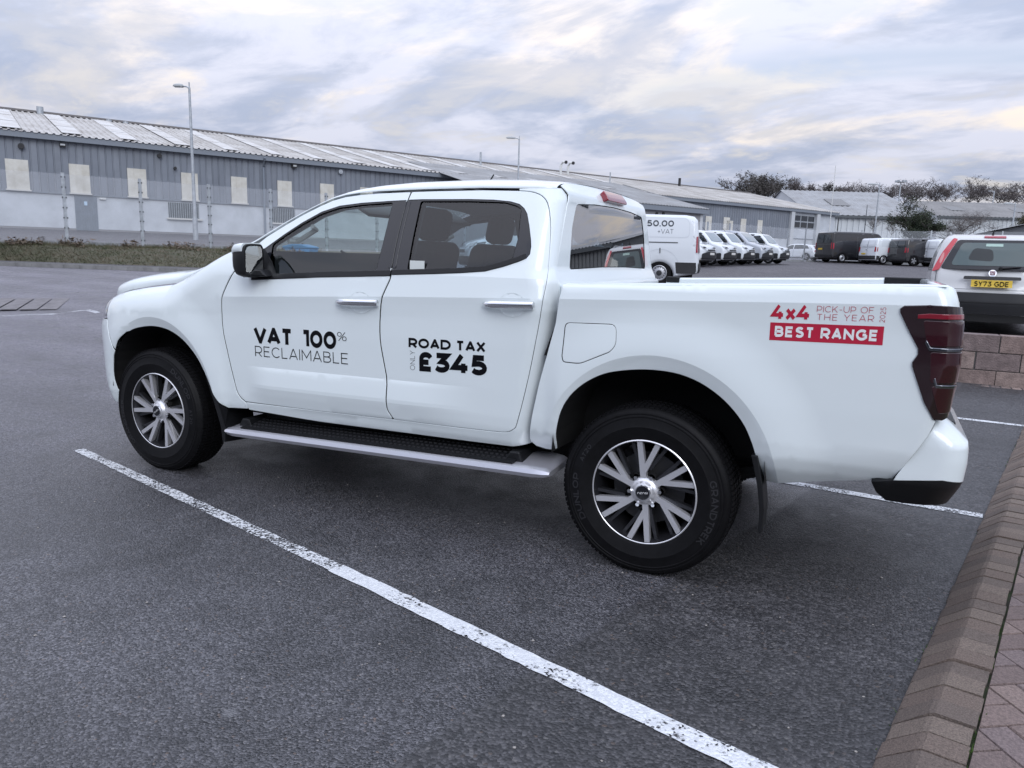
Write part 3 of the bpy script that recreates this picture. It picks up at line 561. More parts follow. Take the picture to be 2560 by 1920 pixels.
# tail lamps
LENS = mat('smoked_lens', (.017, .006, .009), .06, 0, 1.0); REDD = mat('smoked_red_lens', (.030, .003, .007), .10, 0, 1.0); CLEAR = glass('clear_lens', (.9, .9, .92), .08)
e_ = .062
TL = TAIL+[(1.07, 1.263), (xb(1.25)+e_, 1.252), (xb(1.2)+e_, 1.20), (xb(1.1)+e_, 1.10), (xb(1.0)+e_, .99), (xb(.9)+e_*.8, .90), (xb(.86)+.03, .862), (1.105, .842)]
tl = panel('tail_lamp', inset(TL, .003), bed_skin, LENS, TRUCK, res=.018, off=.008, thick=.03)
for z0, z1, xl0, xl1 in ((1.205, 1.118, 1.005, 1.025), (1.092, .985, 1.04, 1.05), (.968, .872, 1.055, 1.085)):
    panel('red_lens', roundpoly([(xl0, z0), (xl1, z1), (xb(z1)+e_-.012, z1+.004), (xb(z0)+e_-.012, z0)], .008), bed_skin, REDD, tl, res=.02, off=.0105, thick=.002)
panel('red_strip', [(.985, 1.226), (1.02, 1.231), (xb(1.24)+e_-.01, 1.228), (xb(1.22)+e_-.01, 1.215), (1.02, 1.217), (.985, 1.215)], bed_skin, REDL, tl, res=.02, off=.011, thick=.002)
for z0 in (1.112, .978):
    P_ = [(1.02 if z0 > 1 else 1.06, z0+.022), (1.035 if z0 > 1 else 1.068, z0-.004), (xb(z0)+e_-.01, z0-.006)]
    panel('lens_bar', P_+[(p[0]-.001, p[1]-.007) for p in P_[::-1]], bed_skin, mat('smoked_chrome', (.25, .26, .29), .12, 1.0), tl, res=.02, off=.012, thick=.002)
def bar3(name, P3, w, m, parent):
    mb = MB(); mb.tube(P3, w, 6); return mb.build(name, m, parent, smooth=True)
# tailgate, bed tub, rail caps
mb = MB(); y_ = .79
def tg_skin(y, z):
    y = np.asarray(y, float); z = np.asarray(z, float); return np.stack([I_xr(z)+.012*(1-(y/.8)**2)-.01*(z > 1.3)*((z-1.3)/.03)**2, y, z], -1)
tg, _ = panel('tailgate', roundpoly([(-y_, .80), (y_, .80), (y_, 1.328), (-y_, 1.328)], .02), tg_skin, WHITE, TRUCK, res=.05, mirror=False, thick=.06)
mb = MB(); mb.box((1.175, 0, 1.17), (.03, .30, .07)); mb.build('tailgate_handle', BLACKPL, tg, bevel=.01)
mb = MB(); mb.bbox((1.04, -.79, 1.20), (1.088, .79, 1.333)); mb.build('tailgate_top', WHITE, tg, bevel=.014, smooth=True)
for sg in (-1, 1):
    v = []; f = []; xs = list(np.linspace(-.405, 1.07, 24)); 
    for x in xs:
        t = min(1.279+.0375*(x+.41), 1.331); S = float(S_bed(x, t-.003)); pr = [(S-.001, t-.002), (S-.012, t+.003), (S-.06, t+.004), (S-.085, t+.002), (S-.10, t-.006), (S-.10, t-.035), (S-.135, t-.05), (S-.15, max(t-.30, .98)), (S-.15, .98 if -.47 < x < .54 else .83)]
        v += [(x, -sg*-1*a if False else sg*a, b) for a, b in pr]
    m_ = 9
    for i in range(len(xs)-1):
        for j in range(m_-1):
            q = (i*m_+j, i*m_+j+1, (i+1)*m_+j+1, (i+1)*m_+j); f.append(q if sg > 0 else q[::-1])
    o = mk('bed_rail', v, f, WHITE, TRUCK); o.data.polygons.foreach_set('use_smooth', [True]*len(o.data.polygons)); o.data.set_sharp_from_angle(angle=R(30))
    dz_ = 0 if sg > 0 else -.03
    for xa, xb_, za, zb_ in ((-.405, -.32, 1.255, 1.292), (.86, 1.075, 1.285, 1.336)): mb = MB(); mb.bbox((xa, sg*.80, za+dz_), (xb_, sg*.835, zb_+dz_)); mb.build('rail_bracket', BLACKPL, TRUCK, bevel=.006)
mb = MB(); mb.bbox((-.42, -.48, .80), (1.09, .48, .83)); mb.bbox((.54, -.80, .80), (1.09, .80, .828)); mb.build('bed_floor', mat('bed_liner', (.03, .03, .033), .6), TRUCK)
mb = MB(); mb.bbox((-.478, -.80, .62), (-.452, .80, 1.272)); mb.build('bed_front_wall', WHITE, TRUCK, bevel=.012, smooth=True)
# rear bumper
def bumper_skin(s, z):
    s = np.asarray(s, float); z = np.asarray(z, float); r = .10
    xr = np.interp(z, [.50, .60, .68, .755, .80, .85], [1.17, 1.205, 1.212, 1.208, 1.165, 1.10]); xq = xr-r; over = s > xq; th = np.clip((s-xq)/r, 0, PI/2)
    S = .897-.05*np.clip((.62-z)/.2, 0, 1)**2-.03*np.clip((z-.74)/.1, 0, 1)**2; x = np.where(over, xq+r*np.sin(th), s); y = -S+np.where(over, r*(1-np.cos(th))+np.maximum(s-xq-r*PI/2, 0), 0)
    return np.stack([x, y, z], -1)
rb = panel('rear_bumper', inset([(.968, .592), (1.030, .714), (1.095, .838), (1.20, .838), (1.27, .81), (1.95, .81), (1.95, .60), (1.32, .592), (1.27, .60), (1.13, .617)], .002), bumper_skin, WHITE, TRUCK, res=.03)
def val_skin(s, z):
    p = bumper_skin(s, z); p[..., 1] += .004+.05*np.clip((.58-p[..., 2])/.1, 0, 1); return p
panel('bumper_valance', [(.897, .570), (.965, .590), (1.13, .614), (1.25, .60), (1.95, .60), (1.95, .44), (1.25, .505), (1.123, .498), (1.023, .490), (.954, .490), (.918, .525)], val_skin, BLACKPL, TRUCK, res=.03)
mb = MB(); mb.bbox((1.06, -.72, .79), (1.165, .72, .812)); mb.build('bumper_step', BLACKPL, TRUCK, bevel=.008)
# side steps
def step(sg):
    v = []; f = []; xs = [-2.505, -2.49, -2.44, -2.40, -1.8, -1.2, -.70, -.66, -.52, -.462, -.435]; rise = lambda x: .315+.0305*(x+2.4)
    prof = [(.70, .070), (.76, .075), (.885, .057), (.905, .055), (.932, .054), (.95, .046), (.957, .026), (.945, .006), (.90, .0), (.70, .01)]
    for i, x in enumerate(xs):
        k = {0: .35, 1: .72, len(xs)-1: .45, len(xs)-2: .8}.get(i, 1.0)
        for a, b in prof: v.append((x, sg*(.70+(a-.70)*(.93+.07*k)), rise(x)+.030+(b-.030)*k))
    m_ = len(prof)
    for i in range(len(xs)-1):
        for j in range(m_):
            q = (i*m_+j, i*m_+(j+1) % m_, (i+1)*m_+(j+1) % m_, (i+1)*m_+j); f.append(q if sg > 0 else q[::-1])
    f.append(tuple(range(m_))[::sg]); f.append(tuple(range((len(xs)-1)*m_, len(xs)*m_))[::-sg])
    st = mk('side_step', v, f, SILVER, TRUCK); st.data.polygons.foreach_set('use_smooth', [True]*len(st.data.polygons)); st.data.set_sharp_from_angle(angle=R(32))
    mb = MB()
    P_ = [(.66, .135), (.745, .140), (.752, .088), (.79, .090), (.934, .061), (.934, .05), (.66, .05)]
    vv = []
    for x in (-2.385, -.63): vv += [(x, sg*a, rise(x)+b) for a, b in P_]
    n = len(P_); mb.add(vv, [tuple(range(n)), tuple(range(n, 2*n))[::-1]]+[(i, n+i, n+(i+1) % n, (i+1) % n) for i in range(n)])
    pad = mb.build('step_pad', BLACKPL, st)
    mb = MB()
    for j in range(4):
        yy = .80+.034*j
        for i in range(58):
            x = -2.33+i*.0288; mb.box((x, sg*yy, rise(x)+.0915-.0290*(yy-.79)/.144), (.017, .011, .006))
    mb.build('tread_rib', mat('step_rubber', (.02, .02, .023), .55), st)['kind'] = 'stuff'
    for x in (-2.39, -.645): mb = MB(); mb.prism([(x-.05, rise(x)+.055), (x+.05, rise(x)+.055), (x+.03, rise(x)+.105), (x-.02, rise(x)+.105)], 'y', sg*.66, sg*.895); mb.build('step_end', BLACKPL, st, bevel=.008)
for sg in (-1, 1): step(sg)
# chassis, dark insides, and a low middle box added to block light underneath
mb = MB()
for sg in (-1, 1): mb.bbox((-3.7, sg*.36, .48), (1.10, sg*.48, .62))
mb.bbox((-2.6, -.84, .56), (-.50, .84, .60)); mb.bbox((-3.85, -.60, .50), (-2.6, .60, .95)); mb.bbox((-.40, -.48, .68), (1.08, .48, .80)); mb.bbox((.54, -.84, .62), (1.06, .84, .79)); mb.bbox((-.55, -.48, .40), (.0, .1, .66))
mb.bbox((-2.5, -.70, .45), (-.55, -.40, .58)); mb.bbox((-2.5, .40, .45), (-.55, .70, .58)); mb.bbox((-3.3, -.30, .29), (-.62, .30, .50)); mb.bbox((-2.45, -.55, .36), (-1.7, -.30, .5)); mb.build('chassis', DARK, TRUCK)
mb = MB(); mb.tube([(0, -.70, .375), (0, .70, .375)], .045, 10); mb.lathe([(0, -.14), (.10, -.12), (.14, 0), (.10, .12), (0, .14)], 14, (0, 0, .375)); mb.tube([(-3.125, -.7, .375), (-3.125, .7, .375)], .03, 8); mb.build('axle', DARK, TRUCK, smooth=True)
for sg in (-1, 1):
    mb = MB(); mb.tube([(-.62, sg*.52, .50), (-.3, sg*.52, .42), (0, sg*.52, .40), (.35, sg*.52, .43), (.72, sg*.52, .52)], .03, 6); mb.build('leaf_spring', DARK, TRUCK)
for xc, rx, zt, zb in ((-3.075, .45, .935, .50), (.03, .475, .955, .50)):
    for sg in (-1, 1):
        v = []; f = []; n = 20
        for i in range(n+1):
            th = PI*i/n; x = xc-rx*math.cos(th); z = zb+(zt-zb)*math.sin(th)**.85
            v += [(x, sg*.905, z), (x, sg*.50, z)]
        v += [(xc, sg*.50, zb)]
        for i in range(n): f.append((2*i, 2*i+1, 2*i+3, 2*i+2)); f.append((2*i+1, 2*n+2, 2*i+3))
        mk('wheel_arch_liner', v, f, DARK, TRUCK)
# mud flaps
for sg in (-1, 1):
    mb = MB(); mb.add([(-2.665, sg*.66, .66), (-2.665, sg*.925, .66), (-2.60, sg*.925, .50), (-2.545, sg*.93, .36), (-2.535, sg*.93, .27), (-2.535, sg*.68, .25), (-2.60, sg*.66, .50), (-2.65, sg*.66, .66), (-2.645, sg*.925, .66), (-2.57, sg*.925, .505), (-2.49, sg*.925, .47), (-2.51, sg*.93, .36), (-2.515, sg*.93, .27), (-2.515, sg*.68, .25), (-2.58, sg*.66, .5)],
        [(0, 6, 2, 1), (6, 5, 4, 3), (6, 3, 2), (1, 2, 9, 8), (2, 3, 11, 9), (9, 11, 10), (3, 4, 12, 11), (4, 5, 13, 12), (8, 9, 14, 7), (9, 10, 11, 14), (11, 12, 13, 14)]); mb.build('mud_flap', BLACKPL, TRUCK)
    mb = MB(); mb.prism([(.47, .62), (.50, .50), (.515, .40), (.513, .31), (.509, .295), (.499, .295), (.495, .40), (.478, .50), (.445, .62)], 'y', sg*.80, sg*.915); mb.build('mud_flap', BLACKPL, TRUCK, bevel=.003)
# door handles with cups
def handle(x0, x1, z0, z1, parent):
    sl = (z1-z0)/(x1-x0)
    cx, cz = (x0*.52+x1*.48)+.02, (z0+z1)/2
    def cup(s, z):
        p = cab_skin(s, z); d = np.sqrt(((s-cx)/.070)**2+((z-cz)/.052)**2); p[..., 1] += .020*(1-sstep(d, .55, 1.0))-.0015; return p
    panel('handle_cup', [(cx+.074*math.cos(t), cz+.056*math.sin(t)) for t in np.linspace(0, 2*PI, 28, endpoint=False)], cup, WHITE, parent, res=.012, thick=0)
    for k, (pa, sg) in enumerate(zip(parent, (1, -1))):
        v = []; f = []; n = 14; m_ = 8
        for i in range(n+1):
            t = i/n; x = x0+(x1-x0)*t; zz = z0+(z1-z0)*t; y = float(-S_cab(x, zz)); lift = .012+.024*math.sin(PI*min(1, max(0, t)))**.55; hh = .0175*(.62+.38*min(1, t*5)) ; th = .009
            for j in range(m_):
                a = 2*PI*j/m_; v.append((x, sg*(y-lift-th*math.cos(a)), zz+hh*math.copysign(abs(math.sin(a))**.6, math.sin(a))))
        for i in range(n):
            for j in range(m_): 
                q = (i*m_+j, i*m_+(j+1) % m_, (i+1)*m_+(j+1) % m_, (i+1)*m_+j); f.append(q[::-1] if sg > 0 else q)
        f.append(tuple(range(m_))); f.append(tuple(range(n*m_, (n+1)*m_)))
        mk('handle', v, f, CHROME, pa, smooth=True)
handle(-1.670, -1.410, 1.136, 1.143, fd); handle(-.803, -.545, 1.170, 1.178, rd)
# mirrors
for sg in (-1, 1):
    def mloft(secs, m, name, parent, cap=True, n=20):
        v = []; f = []
        for (x, yc, zc_, hy, hz, e) in secs:
            for j in range(n):
                a = 2*PI*j/n; c, s = math.cos(a), math.sin(a); v.append((x+.035*(c*hy)/.1*.25, sg*(yc+hy*math.copysign(abs(c)**e, c)), zc_+hz*math.copysign(abs(s)**e, s)+.12*(-c*hy)*.25))
        for i in range(len(secs)-1):
            for j in range(n):
                q = (i*n+j, i*n+(j+1) % n, (i+1)*n+(j+1) % n, (i+1)*n+j); f.append(q if sg < 0 else q[::-1])
        if cap: f.append(tuple(range(n))); f.append(tuple(range((len(secs)-1)*n, len(secs)*n)))
        o = mk(name, v, f, m, parent, smooth=True); o.data.set_sharp_from_angle(angle=R(40)); return o
    mr = mloft([(-2.292, .995, 1.335, .035, .045, .7), (-2.285, .992, 1.335, .055, .066, .6), (-2.265, .988, 1.333, .070, .083, .55), (-2.23, .985, 1.332, .076, .089, .5), (-2.19, .98, 1.331, .078, .090, .45)], BLACKPL, 'door_mirror', TRUCK)
    mloft([(-2.294, .995, 1.375, .035, .012, .7), (-2.288, .992, 1.382, .057, .022, .6), (-2.267, .988, 1.394, .072, .0265, .55), (-2.23, .985, 1.398, .078, .0275, .5), (-2.205, .98, 1.399, .080, .0275, .45)], WHITE, 'mirror_cap', mr)
    mloft([(-2.19, .98, 1.331, .068, .079, .45), (-2.1895, .98, 1.331, .068, .079, .45)], mat('mirror_glass', (.75, .78, .80), .02, 1.0), 'mirror_glass', mr)
    mb = MB(); mb.prism([(-2.31, 1.238), (-2.13, 1.250), (-2.17, 1.285), (-2.26, 1.285)], 'y', sg*.89, sg*.96); mb.build('mirror_arm', BLACKPL, mr, bevel=.008)
    mb = MB(); mb.add([(-2.30, sg*.905, 1.243), (-2.10, sg*.905, 1.252), (-2.145, sg*.895, 1.33), (-2.225, sg*.868, 1.40), (-2.265, sg*.868, 1.385)], [(0, 1, 2, 3, 4)[::-1] if sg > 0 else (0, 1, 2, 3, 4)]); mb.build('mirror_sail', BLACKPL, mr)
# interior
SEAT = mat('seat_fabric', (.011, .012, .015), .75, var=.3, vs=20); TRIM = mat('cabin_trim', (.05, .052, .056), .6); DASHM = mat('dash_top', (.16, .17, .165), .55, var=.15, vs=5); PALE = mat('roof_lining', (.30, .30, .30), .8)
for (x, y, w) in ((-1.62, -.40, .50), (-1.62, .40, .50), (-.86, -.42, .50), (-.86, .42, .50), (-.86, 0, .34)):
    s_ = mk('seat', [], [], SEAT, TRUCK); b0 = 1.02 if x < -1 else 1.06
    mb = MB(); mb.prism(roundpoly([(x-.48, .78), (x+.05, .76), (x+.10, .95), (x-.40, 1.0), (x-.50, .95)], .05), 'y', y-w/2, y+w/2)
    bw = w/2*.95; mb.prism(roundpoly([(x-.02, .92), (x+.12, .92), (x+.24, 1.42), (x+.20, 1.47), (x+.12, 1.45)], .04), 'y', y-bw, y+bw); mb.build('seat_back', SEAT, s_, bevel=.03, smooth=True)
    mb = MB(); mb.box((x+.205, y, 1.555), (.10, .26 if w > .4 else .2, .18), ry=R(12)); mb.build('headrest', SEAT, s_, bevel=.045, seg=3, smooth=True)
    mb = MB(); mb.tube([(x+.18, y-.06, 1.42), (x+.20, y-.06, 1.52)], .007, 6); mb.build('headrest_post', CHROME, s_); mb = MB(); mb.tube([(x+.18, y+.06, 1.42), (x+.20, y+.06, 1.52)], .007, 6); mb.build('headrest_post', CHROME, s_)
mb = MB(); mb.prism(roundpoly([(-2.62, 1.0), (-2.18, 1.0), (-2.10, 1.10), (-2.14, 1.19), (-2.25, 1.232), (-2.48, 1.24), (-2.62, 1.18)], .03), 'y', -.80, .80); mb.build('dashboard', DASHM, TRUCK, bevel=.02, smooth=True)
mb = MB(); mb.tube([(-2.02+.05*math.sin(t)*.5, .38+.185*math.cos(t), 1.17+.175*math.sin(t)) for t in np.linspace(0, 2*PI, 25)], .016, 8, cap=False); mb.box((-2.04, .38, 1.165), (.05, .13, .12)); mb.tube([(-2.04, .38, 1.16), (-2.3, .38, 1.1)], .03, 8); mb.build('steering_wheel', TRIM, TRUCK, smooth=True)
mb = MB(); mb.box((-1.86, 0, 1.60), (.035, .25, .075), ry=R(10)); mb.tube([(-1.87, 0, 1.63), (-1.9, 0, 1.69)], .012, 6); mb.build('interior_mirror', GLOSSBLK, TRUCK, bevel=.015)
for y_v in (-.38, .38): mb = MB(); mb.box((-1.80, y_v, 1.63), (.15, .38, .018), ry=R(28)); mb.build('sun_visor', TRIM, TRUCK, bevel=.006)
mb = MB(); mb.bbox((-2.5, -.83, .60), (-.52, .83, .64)); mb.build('cabin_floor', DARK, TRUCK)
def lining(x, ph): p = roof_full(x, ph); return (p[0], p[1]*.955, p[2]-.045)
grid('roof_lining', lining, list(np.linspace(-1.78, -.56, 12)), np.linspace(.12, PI-.12, 17), PALE, TRUCK, flip=True)
def inner(name, outline, holes, parent=TRUCK): panel(name, outline, lambda s, z: cab_skin(s, z)*[1, 1, 1]+np.array([0, .05, 0]), TRIM, parent, holes=holes, res=.06, thick=0)
inner('door_card', [(-2.40, .56), (-.62, .58), (-.52, 1.15), (-.50, 1.29), (-1.36, 1.235), (-2.28, 1.175), (-2.44, 1.08)], [])
inner('pillar_trim', [(-1.46, 1.28), (-1.26, 1.28), (-1.275, 1.70), (-1.465, 1.69)], [])
inner('rear_pillar_trim', [(-.69, 1.33), (-.54, 1.33), (-.58, 1.69), (-.72, 1.69)], [])
inner('front_pillar_trim', [(-2.30, 1.36), (-2.15, 1.445), (-1.92, 1.575), (-1.70, 1.64), (-1.30, 1.655), (-.75, 1.645), (-.62, 1.62), (-.60, 1.70), (-1.3, 1.70), (-1.75, 1.685), (-1.95, 1.62), (-2.16, 1.52), (-2.33, 1.42)], [])
for sg in (-1, 1):
    mb = MB(); mb.tube([(-2.13, sg*.78, 1.44), (-2.115, sg*.73, 1.44), (-1.99, sg*.71, 1.51), (-1.985, sg*.75, 1.525)], .014, 6); mb.build('grab_handle', PALE, TRUCK, smooth=True)
    mb = MB(); mb.tube([(-1.40, sg*.70, 1.55), (-1.40, sg*.74, 1.2), (-1.44, sg*.70, .9)], .022, 5); mb.build('seat_belt', SEAT, TRUCK)
# window sticker
mb = MB(); mb.box((-1.205, -.888, 1.337), (.085, .001, .045)); o = mb.build('window_sticker', mat('sticker', (.72, .76, .74), .5), TRUCK)
# aerial
mb = MB(); mb.tube([(-1.50, .30, 1.785), (-1.42, .30, 1.90)], .0045, 6); mb.box((-1.505, .30, 1.782), (.05, .03, .02)); mb.build('aerial', BLACKPL, TRUCK)
# ------------------------------------------------------------------ wheels
def pol(r_, a): return np.array([r_*math.sin(R(a)), -r_*math.cos(R(a))])       # angle from straight down, + towards the tail
def make_wheel():
    w = bpy.data.objects.new('wheel', None); link(w); w.empty_display_size = .1
    yo = -.118                                             # outer face of the tyre towards -y
    prof = [(.236, yo+.010), (.242, yo+.004), (.252, yo+.002), (.262, yo-.002), (.290, yo-.008), (.297, yo-.0105), (.300, yo-.009), (.330, yo-.006), (.338, yo-.004), (.340, yo-.0065), (.343, yo-.0065), (.345, yo-.003), (.351, yo-.001), (.353, yo-.0035), (.356, yo-.0035), (.358, yo+.001), (.366, yo+.006), (.376, yo+.016), (.3825, yo+.030), (.385, yo+.05), (.386, 0), (.385, -yo-.05), (.380, -yo-.02), (.36, -yo), (.30, -yo+.01), (.235, -yo-.01)]
    mb = MB(); mb.lathe(prof, 96); ty = mb.build('tyre', RUBBER, w, smooth=True)
    mb = MB()
    for k in range(104):                                    # shoulder lugs and tread blocks
        a = 2*PI*k/104
        for (y0, y1, r0, r1, sh) in ((yo+.018, yo+.047, .3785, .3885, 0.0), (yo+.056, yo+.092, .385, .3890, .3), (yo+.10, yo+.136, .385, .3890, .6), (-yo-.092, -yo-.056, .385, .3890, .3), (-yo-.047, -yo-.018, .3785, .3885, 0)):
            q = []
            for (aa, yy, rr) in ((a, y0, r0), (a+.043, y0, r0), (a+.043+sh*.02, y1, .384), (a+sh*.02, y1, .384), (a, y0, r0+.006), (a+.043, y0, r0+.006), (a+.043+sh*.02, y1, r1), (a+sh*.02, y1, r1)):
                q.append((rr*math.cos(aa), yy, rr*math.sin(aa)))
            mb.add(q, [(4, 5, 6, 7), (0, 1, 5, 4), (1, 2, 6, 5), (2, 3, 7, 6), (3, 0, 4, 7)])
    mb.build('tread', RUBBER, ty)['kind'] = 'stuff'
    for txt, a0, sgn_ in (('GRANDTREK', 172, 1), ('DUNLOP', 12, 1), ('AT20', -28, 1)):
        hh = .030 if txt != 'AT20' else .020; polys, L_ = text_polys(txt, hh, .20, .16, 1.0); V = []; F = []
        k = .30 if txt == 'GRANDTREK' else .22
        if txt == 'AT20': k = .09
        for q, si in polys:
            j = len(V)
            for p in q:
                ang = R(a0)-(p[0]/L_-.5)*k/.315*1.0; rr = .301+p[1]; V.append((rr*math.cos(ang), yo-.0098-.0002*si+.0035*(p[1]/.03), rr*math.sin(ang)))
            F.append(tuple(range(j, j+len(q))))
        mk('tyre_lettering', V, F, mat('moulded_rubber', (.018, .018, .021), .5), ty)
    # barrel and rim lip
    mb = MB(); mb.lathe([(.2365, yo+.012), (.2385, yo+.004), (.2345, yo+.001), (.2315, yo+.003)], 80); rm = mb.build('rim', MACH, w, smooth=True)
    mb = MB(); mb.lathe([(.2315, yo+.003), (.228, yo+.012), (.214, yo+.045), (.205, yo+.09), (.20, .10), (.06, .105)], 64); mb.build('barrel', mat('barrel_grey', (.022, .022, .026), .35, .5, .3), w, smooth=True)
    mb = MB(); mb.lathe([(.02, -.02), (.165, -.02), (.167, 0), (.02, .002)], 48); mb.build('brake_disc', mat('brake_steel', (.10, .10, .105), .5, .8), w)
    # spokes: six forked pairs, machined face over dark flanks
    yf = yo+.008
    def plate(poly2, y0, y1, m, name, parent, bow=True):
        n = len(poly2); v = []
        for yy, sc_ in ((y0, 1.0), (y1, 1.0)):
            for p in poly2:
                rr = math.hypot(*p); dish = .020*(1-min(1, rr/.235))**1.0 if bow else 0
                v.append((p[0], yy+dish, p[1]))
        ar = sum(poly2[i][0]*poly2[(i+1) % n][1]-poly2[(i+1) % n][0]*poly2[i][1] for i in range(n)); f = [tuple(range(n)), tuple(range(n, 2*n))[::-1]]+[(i, n+i, n+(i+1) % n, (i+1) % n) for i in range(n)]
        if ar < 0: f = [q[::-1] for q in f]
        return mk(name, v, f, m, parent)
    def seg(r0, a0, r1, a1, w0, w1):
        p, q = pol(r0, a0), pol(r1, a1); d = (q-p)/np.linalg.norm(q-p); n = np.array([-d[1], d[0]]); return [tuple(p+n*w0/2), tuple((p+q)/2+n*(w0+w1)/4), tuple(q+n*w1/2), tuple(q-n*w1/2), tuple((p+q)/2-n*(w0+w1)/4), tuple(p-n*w0/2)]
    for k in range(6):
        b = 60*k-2
        sp = plate(seg(.045, b+9, .2335, b+9.5, .027, .0235), yf, yf+.028, MACH, 'spoke', w)
        plate(seg(.092, b+6, .2335, b-11.5, .022, .0235), yf+.0006, yf+.0286, MACH, 'spoke', w)
        plate(seg(.075, b+17, .228, b+19, .020, .014), yf+.020, yf+.05, GUN, 'inner_spoke', w)
        plate(seg(.10, b-6, .228, b-21, .016, .014), yf+.020, yf+.05, GUN, 'inner_spoke', w)
        c = pol(.0700, b+39); mb = MB(); mb.lathe([(0, -.008), (.009, -.008), (.0105, 0), (.0105, .02)], 6, (c[0], yf+.018, c[1])); mb.build('wheel_nut', CHROME, w)
        mb = MB(); mb.lathe([(.0175, -.001), (.0175, .03), (0, .03)], 14, (c[0], yf+.019, c[1])); mb.build('nut_recess', DARK, w)
    mb = MB(); mb.lathe([(.070, yf+.034), (.064, yf+.0155), (.054, yf+.0125), (.047, yf+.003), (.043, yf-.006), (.034, yf-.010)], 40); mb.build('hub', MACH, w, smooth=True)
    mb = MB(); mb.lathe([(.036, yf-.009), (.0345, yf-.0125), (.031, yf-.0125)], 36); mb.build('cap_ring', CHROME, w, smooth=True)
    mb = MB(); mb.lathe([(.0312, yf-.0115), (0.0001, yf-.0125)], 36); cp = mb.build('centre_cap', GLOSSBLK, w, smooth=True)
    a_ = R(8); lettering('cap_lettering', 'ISUZU', .0085, .17, lambda u, v, e: ((u-.0235)*math.cos(a_)-(v-.004)*math.sin(a_), yf-.0132-e, (u-.0235)*math.sin(a_)+(v-.004)*math.cos(a_)), mat('white_print', (.8, .8, .82), .5), cp, .2, width=.047)
    return w
W0 = make_wheel(); W0.name = 'wheel'
spin = {0: 0.0, 1: R(62)}
for i, (x, sg) in enumerate(((0, -1), (-3.125, -1), (0, 1), (-3.125, 1))):
    w = W0 if i == 0 else copytree(W0); w.parent = TRUCK; w.location = (x, sg*.785, .380); w.rotation_euler = (R(172) if i == 0 else R(40)*0, 0, 0) if False else (0, (R(180), R(-28), R(30), R(77))[i], PI if sg > 0 else 0)
# ------------------------------------------------------------------ lettering on the bodywork
INK = mat('black_vinyl', (.004, .004, .006), .5, spec=.15); REDV = mat('red_vinyl', (.48, .012, .045), .45); WV = mat('white_vinyl', (.8, .82, .83), .45)
def on_skin(skin, x0, z0, slope, vert=False, shear=0.0):
    def pl(u, v, e):
        a, b = (u, v) if not vert else (-v, u)
        s = np.array([x0+a]); z = np.array([z0+b+slope*a]); n = surf_normal(skin, np.stack([s, z], 1)); return tuple((skin(s, z)+n*(.0012+e))[0])
    return pl
lettering('door_lettering', 'VAT', .093, .26, on_skin(cab_skin, -2.270, .874, .016), INK, fd[0], .06, width=.283)
lettering('door_lettering', '100', .094, .26, on_skin(cab_skin, -1.915, .880, .016), INK, fd[0], .09, width=.228)
lettering('door_lettering', '%', .046, .065, on_skin(cab_skin, -1.680, .932, .016), INK, fd[0], .12, width=.062)
lettering('door_lettering', 'RECLAIMABLE', .059, .085, on_skin(cab_skin, -2.266, .800, .016), INK, fd[0], .20, width=.655)
lettering('door_lettering', 'ROAD TAX', .049, .245, on_skin(cab_skin, -1.231, .931, .025), INK, rd[0], .12, width=.436)
lettering('door_lettering', '£345', .098, .275, on_skin(cab_skin, -1.180, .817, .030), INK, rd[0], .08, width=.396)
lettering('door_lettering', 'ONLY', .029, .07, on_skin(cab_skin, -1.194, .819, .02, vert=True), INK, rd[0], .22, width=.098)
lettering('bed_lettering', '4x4', .058, .25, on_skin(bed_skin, .478, 1.178, .035), REDV, bs[0], .10, width=.143)
lettering('bed_lettering', 'PICK-UP OF', .0235, .075, on_skin(bed_skin, .643, 1.2165, .030), REDV, bs[0], .20, width=.196)
lettering('bed_lettering', 'THE YEAR', .0235, .075, on_skin(bed_skin, .645, 1.186, .030), REDV, bs[0], .32, width=.197)
lettering('bed_lettering', '2025', .018, .085, on_skin(bed_skin, .879, 1.191, .02, vert=True), REDV, bs[0], .25, width=.056)
panel('bed_sticker', [(.477, 1.166), (.879, 1.176), (.880, 1.106), (.478, 1.096)], bed_skin, REDV, bs[0], res=.05, off=.0008, thick=0, mirror=False)
lettering('bed_lettering', 'BEST RANGE', .043, .25, lambda u, v, e, _p=on_skin(bed_skin, .496, 1.1105, .024): _p(u, v, e+.0008), WV, bs[0], .20, width=.366)
